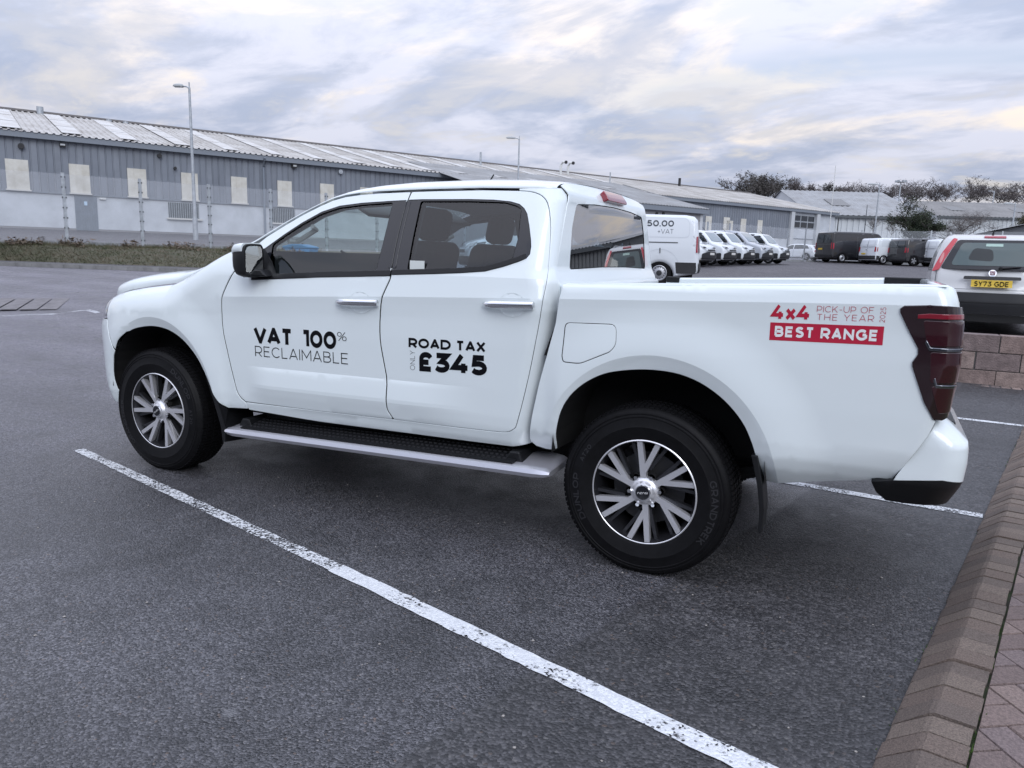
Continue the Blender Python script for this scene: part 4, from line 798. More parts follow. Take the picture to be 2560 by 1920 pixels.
# ================================================================== ground, markings, paving
FH = np.array([math.sin(CAM_YAW), math.cos(CAM_YAW)])
def dist(x, y): return (x-CAM_POS[0])*FH[0]+(y-CAM_POS[1])*FH[1]
I_zg = interp([(-2000, 0), (7, 0), (9, .05), (22, .66), (40, 1.16), (58, 1.58), (90, 2.1), (140, 2.4), (2500, 2.4)])
I_zy = interp([(7, .31), (11, .40), (21, .675), (40, 1.175), (58, 1.60), (120, 2.3)])
def nodes(m):
    nt = m.node_tree; L = nt.links.new
    def N(t, **k):
        n = nt.nodes.new(t)
        for a, b in k.items(): setattr(n, a, b)
        return n
    def M(op, *a, clamp=False):
        n = N('ShaderNodeMath', operation=op); n.use_clamp = clamp
        for i, v in enumerate(a):
            if isinstance(v, (int, float)): n.inputs[i].default_value = v
            else: L(v, n.inputs[i])
        return n.outputs[0]
    def MR(v, a, b, c=0.0, d=1.0):
        n = N('ShaderNodeMapRange'); L(v, n.inputs[0])
        for i, q in enumerate((a, b, c, d)): n.inputs[i+1].default_value = q
        return n.outputs[0]
    def MIX(f, a, b):
        n = N('ShaderNodeMix', data_type='RGBA')
        for s, v in ((n.inputs[0], f), (n.inputs[6], a), (n.inputs[7], b)):
            if isinstance(v, (int, float)): s.default_value = v
            elif isinstance(v, tuple): s.default_value = (*v, 1)
            else: L(v, s)
        return n.outputs[2]
    return nt, L, N, M, MR, MIX
def asphalt(name, dark=(.014, .014, .018), light=(.138, .136, .150), chip=140.0, seam=False, rough=.45):
    m = mat(name, dark, rough); nt, L, N, M, MR, MIX = nodes(m); b = nt.nodes['Principled BSDF']; tc = N('ShaderNodeTexCoord'); co = tc.outputs['Object']
    def layer(scale):
        v = N('ShaderNodeTexVoronoi'); v.inputs['Scale'].default_value = scale; L(co, v.inputs[0]); v.inputs['Randomness'].default_value = 1.0
        sp = N('ShaderNodeSeparateColor'); L(v.outputs['Color'], sp.inputs[0])
        c = MIX(M('POWER', sp.outputs[0], 1.9), dark, light)
        c = MIX(MR(sp.outputs[1], .95, .995), c, (.17, .165, .17)); c = MIX(MR(sp.outputs[2], .988, 1.0), c, (.15, .11, .09))
        h = M('SUBTRACT', M('MULTIPLY', sp.outputs[1], .55), M('MULTIPLY', v.outputs['Distance'], .9)); return c, h
    c1, h1 = layer(chip)
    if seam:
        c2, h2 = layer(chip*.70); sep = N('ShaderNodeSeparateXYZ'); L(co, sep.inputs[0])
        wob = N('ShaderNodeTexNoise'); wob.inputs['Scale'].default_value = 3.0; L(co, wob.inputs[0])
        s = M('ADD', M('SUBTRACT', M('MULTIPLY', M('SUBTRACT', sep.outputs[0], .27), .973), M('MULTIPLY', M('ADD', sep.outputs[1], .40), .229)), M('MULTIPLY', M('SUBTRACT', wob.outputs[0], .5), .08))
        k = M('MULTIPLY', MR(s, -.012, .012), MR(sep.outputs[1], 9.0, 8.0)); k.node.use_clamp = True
        c2s = N('ShaderNodeVectorMath', operation='MULTIPLY'); L(c2, c2s.inputs[0]); c2s.inputs[1].default_value = (.60, .59, .575); c1 = MIX(k, c1, c2s.outputs[0]); h = N('ShaderNodeMix'); L(k, h.inputs[0]); L(h1, h.inputs[2]); L(h2, h.inputs[3]); h1 = h.outputs[0]  # coarser patch; its darker tint also stands in for missing sky reflection
    big = N('ShaderNodeTexNoise'); big.inputs['Scale'].default_value = .55; big.inputs['Detail'].default_value = 5; L(co, big.inputs[0])
    med = N('ShaderNodeTexNoise'); med.inputs['Scale'].default_value = 4.5; med.inputs['Detail'].default_value = 6; L(co, med.inputs[0])
    tone = M('ADD', MR(big.outputs[0], .3, .7, .72, 1.22), MR(med.outputs[0], .3, .75, -.16, .22))
    stn = N('ShaderNodeTexNoise'); stn.inputs['Scale'].default_value = 1.25; stn.inputs['Detail'].default_value = 8; stn.inputs['Roughness'].default_value = .66; stn.inputs['Distortion'].default_value = .6; L(co, stn.inputs[0])
    trk = N('ShaderNodeTexWave', wave_type='BANDS', bands_direction='Y'); trk.inputs['Scale'].default_value = .22; trk.inputs['Distortion'].default_value = 5.0; trk.inputs['Detail'].default_value = 3; trk.inputs['Detail Scale'].default_value = .6; L(co, trk.inputs[0])
    stain = MR(stn.outputs[0], .57, .66); dust = MR(stn.outputs[0], .42, .32)
    tone = M('MULTIPLY', tone, M('ADD', M('SUBTRACT', 1.0, M('MULTIPLY', stain, .30)), M('MULTIPLY', dust, .22))); tone = M('MULTIPLY', tone, MR(trk.outputs[1], .2, .9, .88, 1.10))
    sc = N('ShaderNodeVectorMath', operation='SCALE'); L(c1, sc.inputs[0]); L(tone, sc.inputs[3]); 
    if seam:                                                  # grazing sky sheen put into a paler colour beyond the bays
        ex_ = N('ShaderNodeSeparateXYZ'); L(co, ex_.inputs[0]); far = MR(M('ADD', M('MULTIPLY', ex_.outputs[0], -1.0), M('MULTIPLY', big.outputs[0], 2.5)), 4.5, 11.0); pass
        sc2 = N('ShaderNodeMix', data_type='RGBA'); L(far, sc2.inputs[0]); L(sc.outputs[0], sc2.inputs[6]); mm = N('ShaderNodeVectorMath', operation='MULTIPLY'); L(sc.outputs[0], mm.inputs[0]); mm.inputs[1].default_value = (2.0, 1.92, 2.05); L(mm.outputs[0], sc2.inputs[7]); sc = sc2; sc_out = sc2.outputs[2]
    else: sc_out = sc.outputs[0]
    spot = N('ShaderNodeTexVoronoi'); spot.inputs['Scale'].default_value = 2.6; L(co, spot.inputs[0]); spc = N('ShaderNodeSeparateColor'); L(spot.outputs['Color'], spc.inputs[0])
    gum = M('MULTIPLY', MR(spot.outputs['Distance'], .07, .035), M('GREATER_THAN', spc.outputs[0], .80))
    L(MIX(M('MULTIPLY', gum, .55), sc_out, (.17, .17, .18)), b.inputs['Base Color'])
    L(M('SUBTRACT', MR(med.outputs[0], .3, .7, rough-.11, rough+.12), M('MULTIPLY', stain, .10)), b.inputs['Roughness'])
    if seam:
        rin = b.inputs['Roughness'].links[0].from_socket; L(M('ADD', rin, M('MULTIPLY', k, .17)), b.inputs['Roughness']); b.inputs['Specular IOR Level'].default_value = .9
    bp = N('ShaderNodeBump'); bp.inputs['Strength'].default_value = .9; bp.inputs['Distance'].default_value = .005; L(h1, bp.inputs['Height']); L(bp.outputs[0], b.inputs['Normal'])
    return m
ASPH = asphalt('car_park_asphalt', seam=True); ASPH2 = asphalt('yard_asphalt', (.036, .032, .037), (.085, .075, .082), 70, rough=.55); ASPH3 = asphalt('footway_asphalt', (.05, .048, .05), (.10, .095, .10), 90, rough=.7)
gx = np.r_[-1500, -700, -300, -150, -90, np.linspace(-60, 60, 121), 90, 150, 300, 700, 1500]; gy = np.r_[-300, -100, -40, np.linspace(-20, 100, 121), 130, 200, 400, 800, 1600]
V = [(x, y, float(I_zg(dist(x, y)))) for y in gy for x in gx]; n_ = len(gx)
F = [(j*n_+i, j*n_+i+1, (j+1)*n_+i+1, (j+1)*n_+i) for j in range(len(gy)-1) for i in range(n_-1)]
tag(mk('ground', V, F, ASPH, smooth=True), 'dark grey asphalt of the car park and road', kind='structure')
# raised yard behind
def sheet(name, poly, zf, m, step=2.0, label=None, kind='structure'):
    P, F, _ = fill(poly, (), step); V = [(p[0], p[1], zf(p[0], p[1])) for p in P]; return tag(mk(name, V, F, m, smooth=True), label, kind=kind)
YZ = lambda x, y: float(I_zy(dist(x, y)))
sheet('yard', [(-7.5, 6.5), (9, 6.5), (40, 20), (46, 70), (-6, 66), (-14, 30), (-10, 15)], YZ, ASPH2, 2.0, 'brownish grey asphalt yard where the vans are parked')
# worn paint
def worn(name, scale=26, thr=.47, seed=0.0):
    m = mat(name, (.62, .64, .66), .6); nt, L, N, M, MR, MIX = nodes(m); b = nt.nodes['Principled BSDF']; tc = N('ShaderNodeTexCoord'); co = tc.outputs['Object']
    v = N('ShaderNodeTexVoronoi'); v.inputs['Scale'].default_value = 120; L(co, v.inputs[0]); sp = N('ShaderNodeSeparateColor'); L(v.outputs['Color'], sp.inputs[0])
    n = N('ShaderNodeTexNoise'); n.inputs['Scale'].default_value = scale; n.inputs['Detail'].default_value = 6; n.inputs['Roughness'].default_value = .7; L(co, n.inputs[0])
    n2 = N('ShaderNodeTexNoise'); n2.inputs['Scale'].default_value = 4.0; n2.inputs['Detail'].default_value = 5; L(co, n2.inputs[0])
    s = M('ADD', M('ADD', M('MULTIPLY', sp.outputs[0], .26), M('MULTIPLY', n.outputs[0], .45)), M('MULTIPLY', n2.outputs[0], .48)); al = MR(s, thr, thr+.09)
    L(MIX(MR(sp.outputs[1], .3, .9), (.60, .62, .65), (.74, .76, .78)), b.inputs['Base Color']); L(al, b.inputs['Alpha'])
    bp = N('ShaderNodeBump'); bp.inputs['Strength'].default_value = .5; bp.inputs['Distance'].default_value = .004; L(v.outputs['Distance'], bp.inputs['Height']); bp.invert = True; L(bp.outputs[0], b.inputs['Normal'])
    return m
def line(a, b, w, m, label, z=.004, seg=.05, jit=.0025):
    a = np.array(a, float); b = np.array(b, float); d = (b-a)/np.linalg.norm(b-a); n = np.array([-d[1], d[0]]); k = int(np.linalg.norm(b-a)/seg); V = []
    for i in range(k+1):
        p = a+(b-a)*i/k
        for s in (-1, 1): q = p+n*s*(w/2+rng.normal(0, jit)); V.append((q[0], q[1], z+max(0, float(I_zg(dist(*q))))))
    return tag(mk('bay_line', V, [(2*i, 2*i+2, 2*i+3, 2*i+1)[::-1] for i in range(k)], m), label, 'road marking', 'painted parking bay lines')
line((-3.975, -.872), (-1.2, -1.530), .074, worn('worn_paint_thin', thr=.53), 'worn white bay line, its faint far end beside the front wheel')
line((-1.2, -1.530), (2.2, -2.393), .084, worn('worn_paint', thr=.41), 'long white bay line crossing the foreground in front of the truck')
line((-3.9, 1.36), (1.50, .862), .085, worn('worn_paint_far', thr=.47), 'white bay line running under the tail of the truck to the kerb')
line((-3.9, 4.55), (2.13, 3.99), .085, worn('worn_paint_far', thr=.47), 'white bay line beyond the truck near the stone wall')
# curved worn line and ramp plate on the road beyond the bonnet
arcp = [at(x, y, 105) for x, y in ((-20, 793), (60, 789), (130, 787), (180, 780), (215, 777), (240, 784))]
V = []
for i, p in enumerate(arcp):
    z = float(I_zg(dist(p[0], p[1])))
    dpx = (p-CAM_POS); k = (z-CAM_POS[2])/dpx[2]; q = CAM_POS+dpx*k
    V += [(q[0], q[1]-.06*0, z+.005), (q[0]-.10, q[1]+.14, z+.005)]
tag(mk('give_way_line', V, [(2*i, 2*i+2, 2*i+3, 2*i+1) for i in range(len(arcp)-1)], worn('worn_paint_faint', thr=.55)), 'faint curved white road line beyond the bonnet', 'road marking')
def ground_at(px, py):
    d = _f+_r*(px-1280)/CAM_F-_u*(py-960)/CAM_F; t = 5.0
    for _ in range(60):
        p = CAM_POS+d*t; t += (p[2]-float(I_zg(dist(p[0], p[1]))))/max(.02, -d[2]+.03)*.8
    return CAM_POS+d*t
g0, g1, g2 = ground_at(-60, 779), ground_at(139, 775), ground_at(112, 758)
gr = thing('drain_grating', 'pale slotted drain grating set in the road beyond the bonnet', 'drain grating', g1)
ex = (g1-g0)[:2]; ex /= np.linalg.norm(ex); ey = np.array([-ex[1], ex[0]]); gw = 1.9
gl = mat('grating_concrete', (.17, .16, .165), .8, var=.2, vs=8)
for i in range(14):
    mb = MB(); c = -ex*(.12+i*.30); zz = .012
    sk = .35; mb.add([(c[0]-ex[0]*.135, c[1]-ex[1]*.135, zz), (c[0]+ex[0]*.135, c[1]+ex[1]*.135, zz), (c[0]+ex[0]*(.135)+ey[0]*gw, c[1]+ex[1]*.135+ey[1]*gw, zz+gw*.046*.85), (c[0]-ex[0]*.135+ey[0]*gw, c[1]-ex[1]*.135+ey[1]*gw, zz+gw*.046*.85)], [(0, 1, 2, 3)]); mb.build('grating_bar', gl, gr)
# ---- kerb of half-battered blocks and herringbone paving on the right
KO = np.array([.98, -1.80]); KA = np.array([.1945, .981]); KC = np.array([.981, -.1945])
def kp(a, c, z): q = KO+KA*a+KC*c; return (q[0], q[1], z)
KB = [mat('kerb_block_%s' % k, c, .88, var=.34, vs=170, bump=1.0, bs=260, det=9) for k, c in zip('abc', ((.20, .155, .13), (.225, .18, .15), (.175, .14, .12)))]
kerb = tag(bpy.data.objects.new('kerb', None), 'brown chamfered block kerb edging the paving', kind='structure'); link(kerb)
for i in range(86):
    a0, a1 = -1.2+i*.1, -1.2+i*.1+.0935; j = rng.normal(0, .0025, 3)
    pr = [(0+j[0], -.03), (0+j[0], .006), (.006, .014), (.092, .080+j[1]), (.108, .088+j[1]), (.212+j[2], .088+j[1]), (.212+j[2], -.03)]
    v = [kp(a0, c, z) for c, z in pr]+[kp(a1, c, z+rng.normal(0, .0008)) for c, z in pr]; n = len(pr)
    mk('kerb_block', v, [tuple(range(n)), tuple(range(n, 2*n))[::-1]]+[(k, n+k, n+(k+1) % n, (k+1) % n) for k in range(n)], KB[i*7 % 3], kerb)
BK = [mat('paver_%s' % k, c, .82, var=.28, vs=120, bump=.8, bs=220, det=9) for k, c in zip('abcd', ((.22, .165, .15), (.185, .14, .13), (.25, .19, .17), (.205, .16, .155)))]
JOINT = mat('mossy_joint_sand', (.045, .042, .030), .95, col2=(.03, .055, .014), vs=9, bump=.6, bs=200)
pav = tag(bpy.data.objects.new('pavement', None), 'brown herringbone block paving beside the kerb', kind='structure'); link(pav)
mk('paving_bed', [kp(-2, .20, .074), kp(-2, 8, .074), kp(9, 8, .074), kp(9, .20, .074)], [(0, 1, 2, 3)], JOINT, pav)
def clip_half(poly, lim):
    o = []
    for k in range(len(poly)):
        a, b = poly[k], poly[(k+1) % len(poly)]; ia, ib = a[1] >= lim, b[1] >= lim
        if ia: o.append(a)
        if ia != ib: t = (lim-a[1])/(b[1]-a[1]); o.append(a+(b-a)*t)
    return o
nb = 0; c45 = math.cos(R(45)); cand = []
for i in range(-60, 60):
    for j in range(-60, 60):
        # herringbone: pairs of 2x1 bricks
        m4 = (i-j) % 4
        if m4 == 0: x0, y0, w, h = i, j, 2, 1
        elif m4 == 3: x0, y0, w, h = i, j, 1, 2
        else: continue
        q = [np.array(p)*.1 for p in ((x0+.03, y0+.03), (x0+w-.03, y0+.03), (x0+w-.03, y0+h-.03), (x0+.03, y0+h-.03))]
        q = [np.array([p[0]*c45-p[1]*c45, p[0]*c45+p[1]*c45]) for p in q]     # (along, across)
        q = clip_half(q, .219)
        if len(q) < 3: continue
        c = np.mean(q, 0)
        if -1.3 < c[0] < 4.4 and c[1] < 1.15: cand.append((c[1]+.05*abs(c[0]-.5), q))
cand.sort(key=lambda t: t[0])
for _, q in cand[:300]:
    z = .086+rng.normal(0, .0012); tl_ = rng.normal(0, .004, 2); v = []; c = np.mean(q, 0)
    ins = [c+(p-c)*.965 for p in q]
    for p in q: v.append(kp(p[0], p[1], .070))
    for p in q: v.append(kp(p[0], p[1], z-.005+tl_[0]*(p[0]-c[0])+tl_[1]*(p[1]-c[1])))
    for p in ins: v.append(kp(p[0], p[1], z+tl_[0]*(p[0]-c[0])+tl_[1]*(p[1]-c[1])))
    n = len(q); f = [tuple(range(2*n, 3*n))[::-1]]
    for lv in (0, n): f += [(lv+k, lv+n+k, lv+n+(k+1) % n, lv+(k+1) % n) for k in range(n)]
    mk('paver', v, f, BK[int(rng.integers(4))], pav)
mk('far_paving', [kp(4.3, .22, .080), kp(4.3, 8, .080), kp(9, 8, .080), kp(9, .22, .080)], [(0, 1, 2, 3)], BK[0], pav)
# grass tufts in the kerb joint
mb = MB()
for i in range(420):
    a = rng.uniform(-1.0, 5.5); 
    if math.sin(a*3.1)+math.sin(a*7.7+1) < .35: continue
    c = .2155+rng.normal(0, .004) if rng.random() < .8 else rng.normal(-.004, .006); b = kp(a, c, .078 if c > .1 else .0); h = rng.uniform(.006, .022); dx, dy = rng.normal(0, .008, 2)
    mb.add([(b[0]-.002, b[1], b[2]), (b[0]+.002, b[1], b[2]), (b[0]+dx, b[1]+dy, b[2]+h)], [(0, 1, 2)])
tag(mb.build('weeds', mat('moss_green', (.06, .12, .02), .8)), 'tiny green weeds growing along the kerb joint', kind='stuff')
# loose grit and leaf litter on the asphalt
mb = MB()
for i in range(260):
    x, y = rng.uniform(-4.5, 1.4), rng.uniform(-2.6, 3.0); s = rng.uniform(.003, .007); a = rng.uniform(0, 6)
    mb.add([(x+s*math.cos(a+k*2*PI/5)*rng.uniform(.7, 1.2), y+s*math.sin(a+k*2*PI/5)*rng.uniform(.7, 1.2), .002) for k in range(5)]+[(x, y, .002+s*.6)], [(k, (k+1) % 5, 5) for k in range(5)])
tag(mb.build('gravel', mat('pale_grit', (.30, .28, .26), .8, var=.4, vs=300)), 'loose pale grit scattered over the asphalt', kind='stuff')
# ---- low block wall on the right with edging setts
WB = [mat('wall_block_%s' % k, c, .88, var=.28, vs=9, bump=.9, bs=60, det=8) for k, c in zip('abc', ((.22, .165, .15), (.26, .20, .18), (.18, .14, .135)))]
wall = thing('block_wall', 'low pinkish-brown concrete block wall below the small white hatchback', 'wall', (2.3, 6.3, 0))
for row in range(3):
    for k in range(-12, 12):
        x = k*.452+(.226 if row % 2 else 0)+.07; j = rng.normal(0, .003, 3)
        mb = MB(); mb.box((x+j[0], .11+j[1], .108+row*.212), (.440, .215, .203)); mb.build('block', WB[int(rng.integers(3))], wall, bevel=.006)
mb = MB(); mb.bbox((-5.4, .02, 0), (5.4, .20, .62)); mb.build('mortar', mat('mortar', (.13, .125, .12), .9), wall)
st = thing('sett_edging', 'row of small grey setts along the foot of the block wall', 'edging', (2.3, 6.3, 0))
for k in range(64):
    mb = MB(); mb.box((-3.2+k*.105, -.07+rng.normal(0, .004), .018), (.097, .12, .05)); mb.build('sett', WB[k % 3], st, bevel=.01)
# ================================================================== the long industrial building, its compound, verge and fence
def wall_hit(px, py, A, dirv, off=0.0):
    """where the photo ray meets the vertical plane through A along dirv, moved off metres towards the camera -> (t, z)"""
    d = _f+_r*(px-1280)/CAM_F-_u*(py-960)/CAM_F; n = np.array([dirv[1], -dirv[0]]); a = np.array(A[:2])+n*off
    k = ((a-CAM_POS[:2])@n)/(d[:2]@n); p = CAM_POS+d*k; return float((p[:2]-a)@np.array(dirv)), float(p[2])
BA = at(190, 576, 41.6); BD = np.array([.4695, .8829]); BN = np.array([BD[1], -BD[0]])           # wall foot, direction, normal towards us
Z_E, Z_B = wall_hit(0, 327.5, BA, BD)[1], float(BA[2])
bt = lambda px, py: wall_hit(px, py, BA, BD)
def bp(t, off, z): q = np.array(BA[:2])+BD*t+BN*off; return (q[0], q[1], z)
T0 = bt(-140, 320)[0]; T1 = bt(2088, 532)[0]; TS = bt(1979, 520)[0]
BLD = thing('industrial_building', 'long grey clad industrial building with pale sheeted roof behind the fence', 'building', BA)
BLD.rotation_euler = (0, 0, 0)
def bl(name, mb_, m, **k):
    o = mb_.build(name, m, BLD, **k); o.matrix_parent_inverse = Matrix.Translation(-Vector(BA)); return o
def bquad(mb, t0, t1, z0, z1, o0, o1=None):
    """a solid slab on the facade from off=o1 (back) to o0 (front)"""
    o1 = o0-.1 if o1 is None else o1
    v = [bp(t0, o0, z0), bp(t1, o0, z0), bp(t1, o0, z1), bp(t0, o0, z1), bp(t0, o1, z0), bp(t1, o1, z0), bp(t1, o1, z1), bp(t0, o1, z1)]
    return mb.add(v, [(0, 1, 2, 3), (5, 4, 7, 6), (4, 0, 3, 7), (1, 5, 6, 2), (3, 2, 6, 7), (4, 5, 1, 0)])
RENDERW = mat('pale_render', (.50, .53, .57), .9, var=.10, vs=.8, bump=.3, bs=30); CLAD = mat('blue_grey_cladding', (.185, .205, .24), .45, var=.10, vs=.35); CLAD2 = mat('blue_grey_cladding_b', (.20, .22, .255), .45, var=.12, vs=.5)
BOARD = mat('weathered_board', (.66, .65, .60), .85, col2=(.52, .50, .44), vs=1.4, det=8); GUT = mat('grey_flashing', (.20, .225, .26), .5); ROOFM = mat('weathered_roof_sheet', (.52, .51, .49), .55, col2=(.33, .31, .285), vs=.55, det=9); SKYL = mat('rooflight_sheet', (.60, .60, .59), .5, col2=(.45, .43, .40), vs=.9, det=7)
z_c = bt(121, 485)[1]; z_c = (z_c+bt(560, 501)[1])/2
mb = MB(); bquad(mb, T0, T1, Z_B-1.2, z_c, 0, -.3); bl('wall', mb, RENDERW)
mb = MB(); bquad(mb, T0, T1, Z_B-.02, Z_B+.12, .03, -.1); bl('plinth', mb, mat('plinth_grey', (.22, .22, .23), .9))
t = T0; i = 0; pw = .385
while t < TS:                                             # trapezoidal cladding sheets, one by one
    if i < 300:
        mb = MB(); t2 = min(t+pw, TS); e = .035
        prof = [(t, .05), (t+.05, .05), (t+.07, .05+e), (t2-.03, .05+e), (t2-.004, .05)]
        v = []
        for z in (z_c-.04, Z_E-.05): v += [bp(a, b, z) for a, b in prof]
        n = len(prof); mb.add(v, [(k, k+1, n+k+1, n+k) for k in range(n-1)]); bl('cladding_panel', mb, CLAD if (i*37 % 11) < 7 else CLAD2)
        t += pw; i += 1
    else:
        mb = MB(); bquad(mb, t, TS, z_c-.04, Z_E-.05, .08); bl('cladding_field', mb, CLAD); t = TS
mb = MB(); bquad(mb, T0, T1, z_c-.10, z_c-.035, .10); bl('drip_flashing', mb, GUT)
mb = MB(); bquad(mb, T0-.3, T1+.3, Z_E-.26, Z_E+.05, .42, .0); bl('gutter', mb, GUT)
# roof: corrugated slope up to the ridge
RO = -13.0; Z_R = (wall_hit(0, 270, BA, BD, RO)[1]+wall_hit(1200, 410, BA, BD, RO)[1])/2
mb = MB(); v = []; nn = 0; t = T0-.4
while t < T1+.4:
    for dt, dz in ((0, 0), (.05, .07), (.13, .07), (.18, 0)): v += [bp(t+dt, .48, Z_E+.05+dz), bp(t+dt, RO, Z_R+dz)]; nn += 1
    t += .36
mb.add(v, [(2*k, 2*k+2, 2*k+3, 2*k+1) for k in range(nn-1)]); bl('roof', mb, ROOFM)
mb = MB(); bquad(mb, T0-.4, T1+.4, Z_R+.0, Z_R+.14, RO+.3, RO-.3); bl('ridge_cap', mb, mat('ridge_grey', (.16, .15, .15), .7))
mb = MB(); mb.add([bp(T0-.4, RO, Z_R), bp(T1+.4, RO, Z_R), bp(T1+.4, 2*RO, Z_E), bp(T0-.4, 2*RO, Z_E)], [(0, 3, 2, 1)]); mb.add([bp(T1, 0, Z_B-1), bp(T1, 2*RO, Z_B-1), bp(T1, 2*RO, Z_E), bp(T1, RO, Z_R), bp(T1, 0, Z_E)], [(0, 1, 2, 3, 4)]); bl('gable_and_rear', mb, RENDERW)
def on_roof(t, f, h=.09): return bp(t, .48+(RO-.48)*f, Z_E+.05+(Z_R-Z_E-.05)*f+h)
ts_ = [bt(x, 0)[0] for x in ()]
for x0, x1 in ((-30, 52), (154, 204), (300, 344), (436, 473), (560, 596), (676, 705), (782, 810), (882, 908), (973, 1000), (1054, 1083), (1141, 1165), (1240, 1262), (1330, 1350), (1420, 1440), (1515, 1534), (1610, 1630)):
    y0 = 327.5+.0979*x0-14; y1 = 327.5+.0979*x1-14; a, b = wall_hit(x0, y0, BA, BD, -.4)[0], wall_hit(x1, y1, BA, BD, -.4)[0]
    for k in range(3):
        f0, f1 = .05+k*.30, .05+k*.30+.29
        mb = MB(); mb.add([on_roof(a, f0, .092), on_roof(b, f0, .092), on_roof(b, f1, .092), on_roof(a, f1, .092)], [(0, 1, 2, 3)]); bl('rooflight', mb, SKYL)
    mb = MB(); mb.add([on_roof(a, .032, .10), on_roof(b, .032, .10), on_roof(b, .046, .10), on_roof(a, .046, .10)], [(0, 1, 2, 3)]); bl('rooflight_edge', mb, mat('dark_gap', (.03, .03, .035), .8))
# boarded windows (photo corners on the facade plane)
for (xl, yt, xr, yb) in ((8, 396, 66, 480), (168, 409, 219, 485.5), (314, 420, 361, 494.5), (449, 431, 490, 502), (574, 441, 613, 512), (690, 451, 725.5, 516.5), (797, 458.5, 831, 523), (897, 468, 928, 528), (1814, 551, 1830, 590)):
    a, z1 = bt(xl, yt); z0 = bt(xl, yb)[1]; b = bt(xr, yt)[0]; z0 = max(z0, z_c+.02)
    mb = MB(); bquad(mb, a+.06, b+.06, z0, z1, .12, .0); w_ = bl('boarded_window', mb, BOARD)
    for k in range(2):
        t2 = a+.06+(b-a)*(k+1)/3; mb = MB(); bquad(mb, t2-.012, t2+.012, z0, z1, .135, .10); mb.build('batten', BOARD, w_)
    mb = MB(); bquad(mb, a+.0, b+.12, z0-.08, z0, .20, .0); mb.build('sill', mat('pale_trim', (.55, .55, .53), .8), w_)
for xl, yt, xr, yb in ((1763, 540, 1778, 585), (1808, 543, 1823, 588), (1851, 546.5, 1864, 590), (1893, 550, 1905, 593)):
    a, z1 = bt(xl, yt); b = bt(xr, yt)[0]; mb = MB(); bquad(mb, a, b, z1-2.3, z1, .12, .0); bl('boarded_window', mb, BOARD)
# door, low windows, lights, pipe
DGREY = mat('grey_door', (.17, .20, .24), .5, var=.08, vs=3)
def facade_box(name, m, xl, yt, xr, yb, o0, o1=0.0, **k):
    a, z1 = bt(xl, yt); b, _ = bt(xr, yt); z0 = bt(xl, yb)[1]; mb = MB(); bquad(mb, a, b, z0, z1, o0, o1); return bl(name, mb, m, **k), a, b, z0, z1
d_, a, b, z0, z1 = facade_box('door', DGREY, 185, 488, 241, 575, .05)
for k in range(9):
    t2 = a+(b-a)*(k+.5)/9; mb = MB(); bquad(mb, t2-.02, t2+.02, z0, z1, .085, .04); mb.build('door_rib', DGREY, d_)
facade_box('door_sign', mat('sign_white_blue', (.45, .60, .75), .5), 209.5, 503.5, 217.5, 513.5, .10)
facade_box('bulkhead_light', mat('pale_plastic', (.62, .63, .62), .5), 248, 494, 264, 498.5, .12)
facade_box('floodlight', mat('lamp_black', (.02, .02, .022), .4), 147.5, 359, 162.5, 367, .35, .05); facade_box('floodlight_glass', mat('lamp_glass', (.45, .47, .48), .2), 149, 360.5, 161, 364.5, .36, .34)
facade_box('floodlight', mat('lamp_black', (.02, .02, .022), .4), 727, 411.5, 738.5, 420, .35, .05); facade_box('floodlight_glass', mat('lamp_glass', (.45, .47, .48), .2), 729, 413, 737, 417, .36, .34)
for px, py, r_ in ((52, 366, .16), (397, 390, .13), (436, 421, .09), (848, 430, .16)):
    a, z = bt(px, py); mb = MB(); mb.tube([bp(a, .05, z), bp(a, .30, z)], r_, 12); bl('wall_vent', mb, mat('lamp_black', (.02, .02, .022), .4) if px != 848 else mat('galvanised', (.42, .45, .48), .45, .5, var=.15, vs=5))
GALV = mat('galvanised', (.42, .45, .48), .45, .5, var=.15, vs=5)
a, _ = bt(656, 400); zb = bt(660, 585)[1]; mb = MB(); mb.tube([bp(a, .5, Z_E-.1), bp(a, .18, Z_E-.7), bp(a, .18, zb)], .075, 8); bl('downpipe', mb, mat('downpipe_grey', (.20, .23, .27), .5), smooth=True)
WDARK = mat('dim_window_glass', (.06, .075, .085), .12, 0, .5)
for xl, yt, xr, yb in ((420, 505.5, 496, 544), (675, 519.5, 737, 556)):
    w_, a, b, z0, z1 = facade_box('window', WDARK, xl, yt, xr, yb, .03)
    mb = MB(); 
    for k in range(14): t2 = a+(b-a)*(k+.5)/14; bquad(mb, t2-.012, t2+.012, z0, z1, .12, .10)
    mb.build('window_bar', GALV, w_)['kind'] = 'stuff'
    mb = MB(); bquad(mb, a-.12, b+.18, z0-.10, z0, .18, .0); mb.build('sill', mat('pale_trim', (.55, .55, .53), .8), w_)
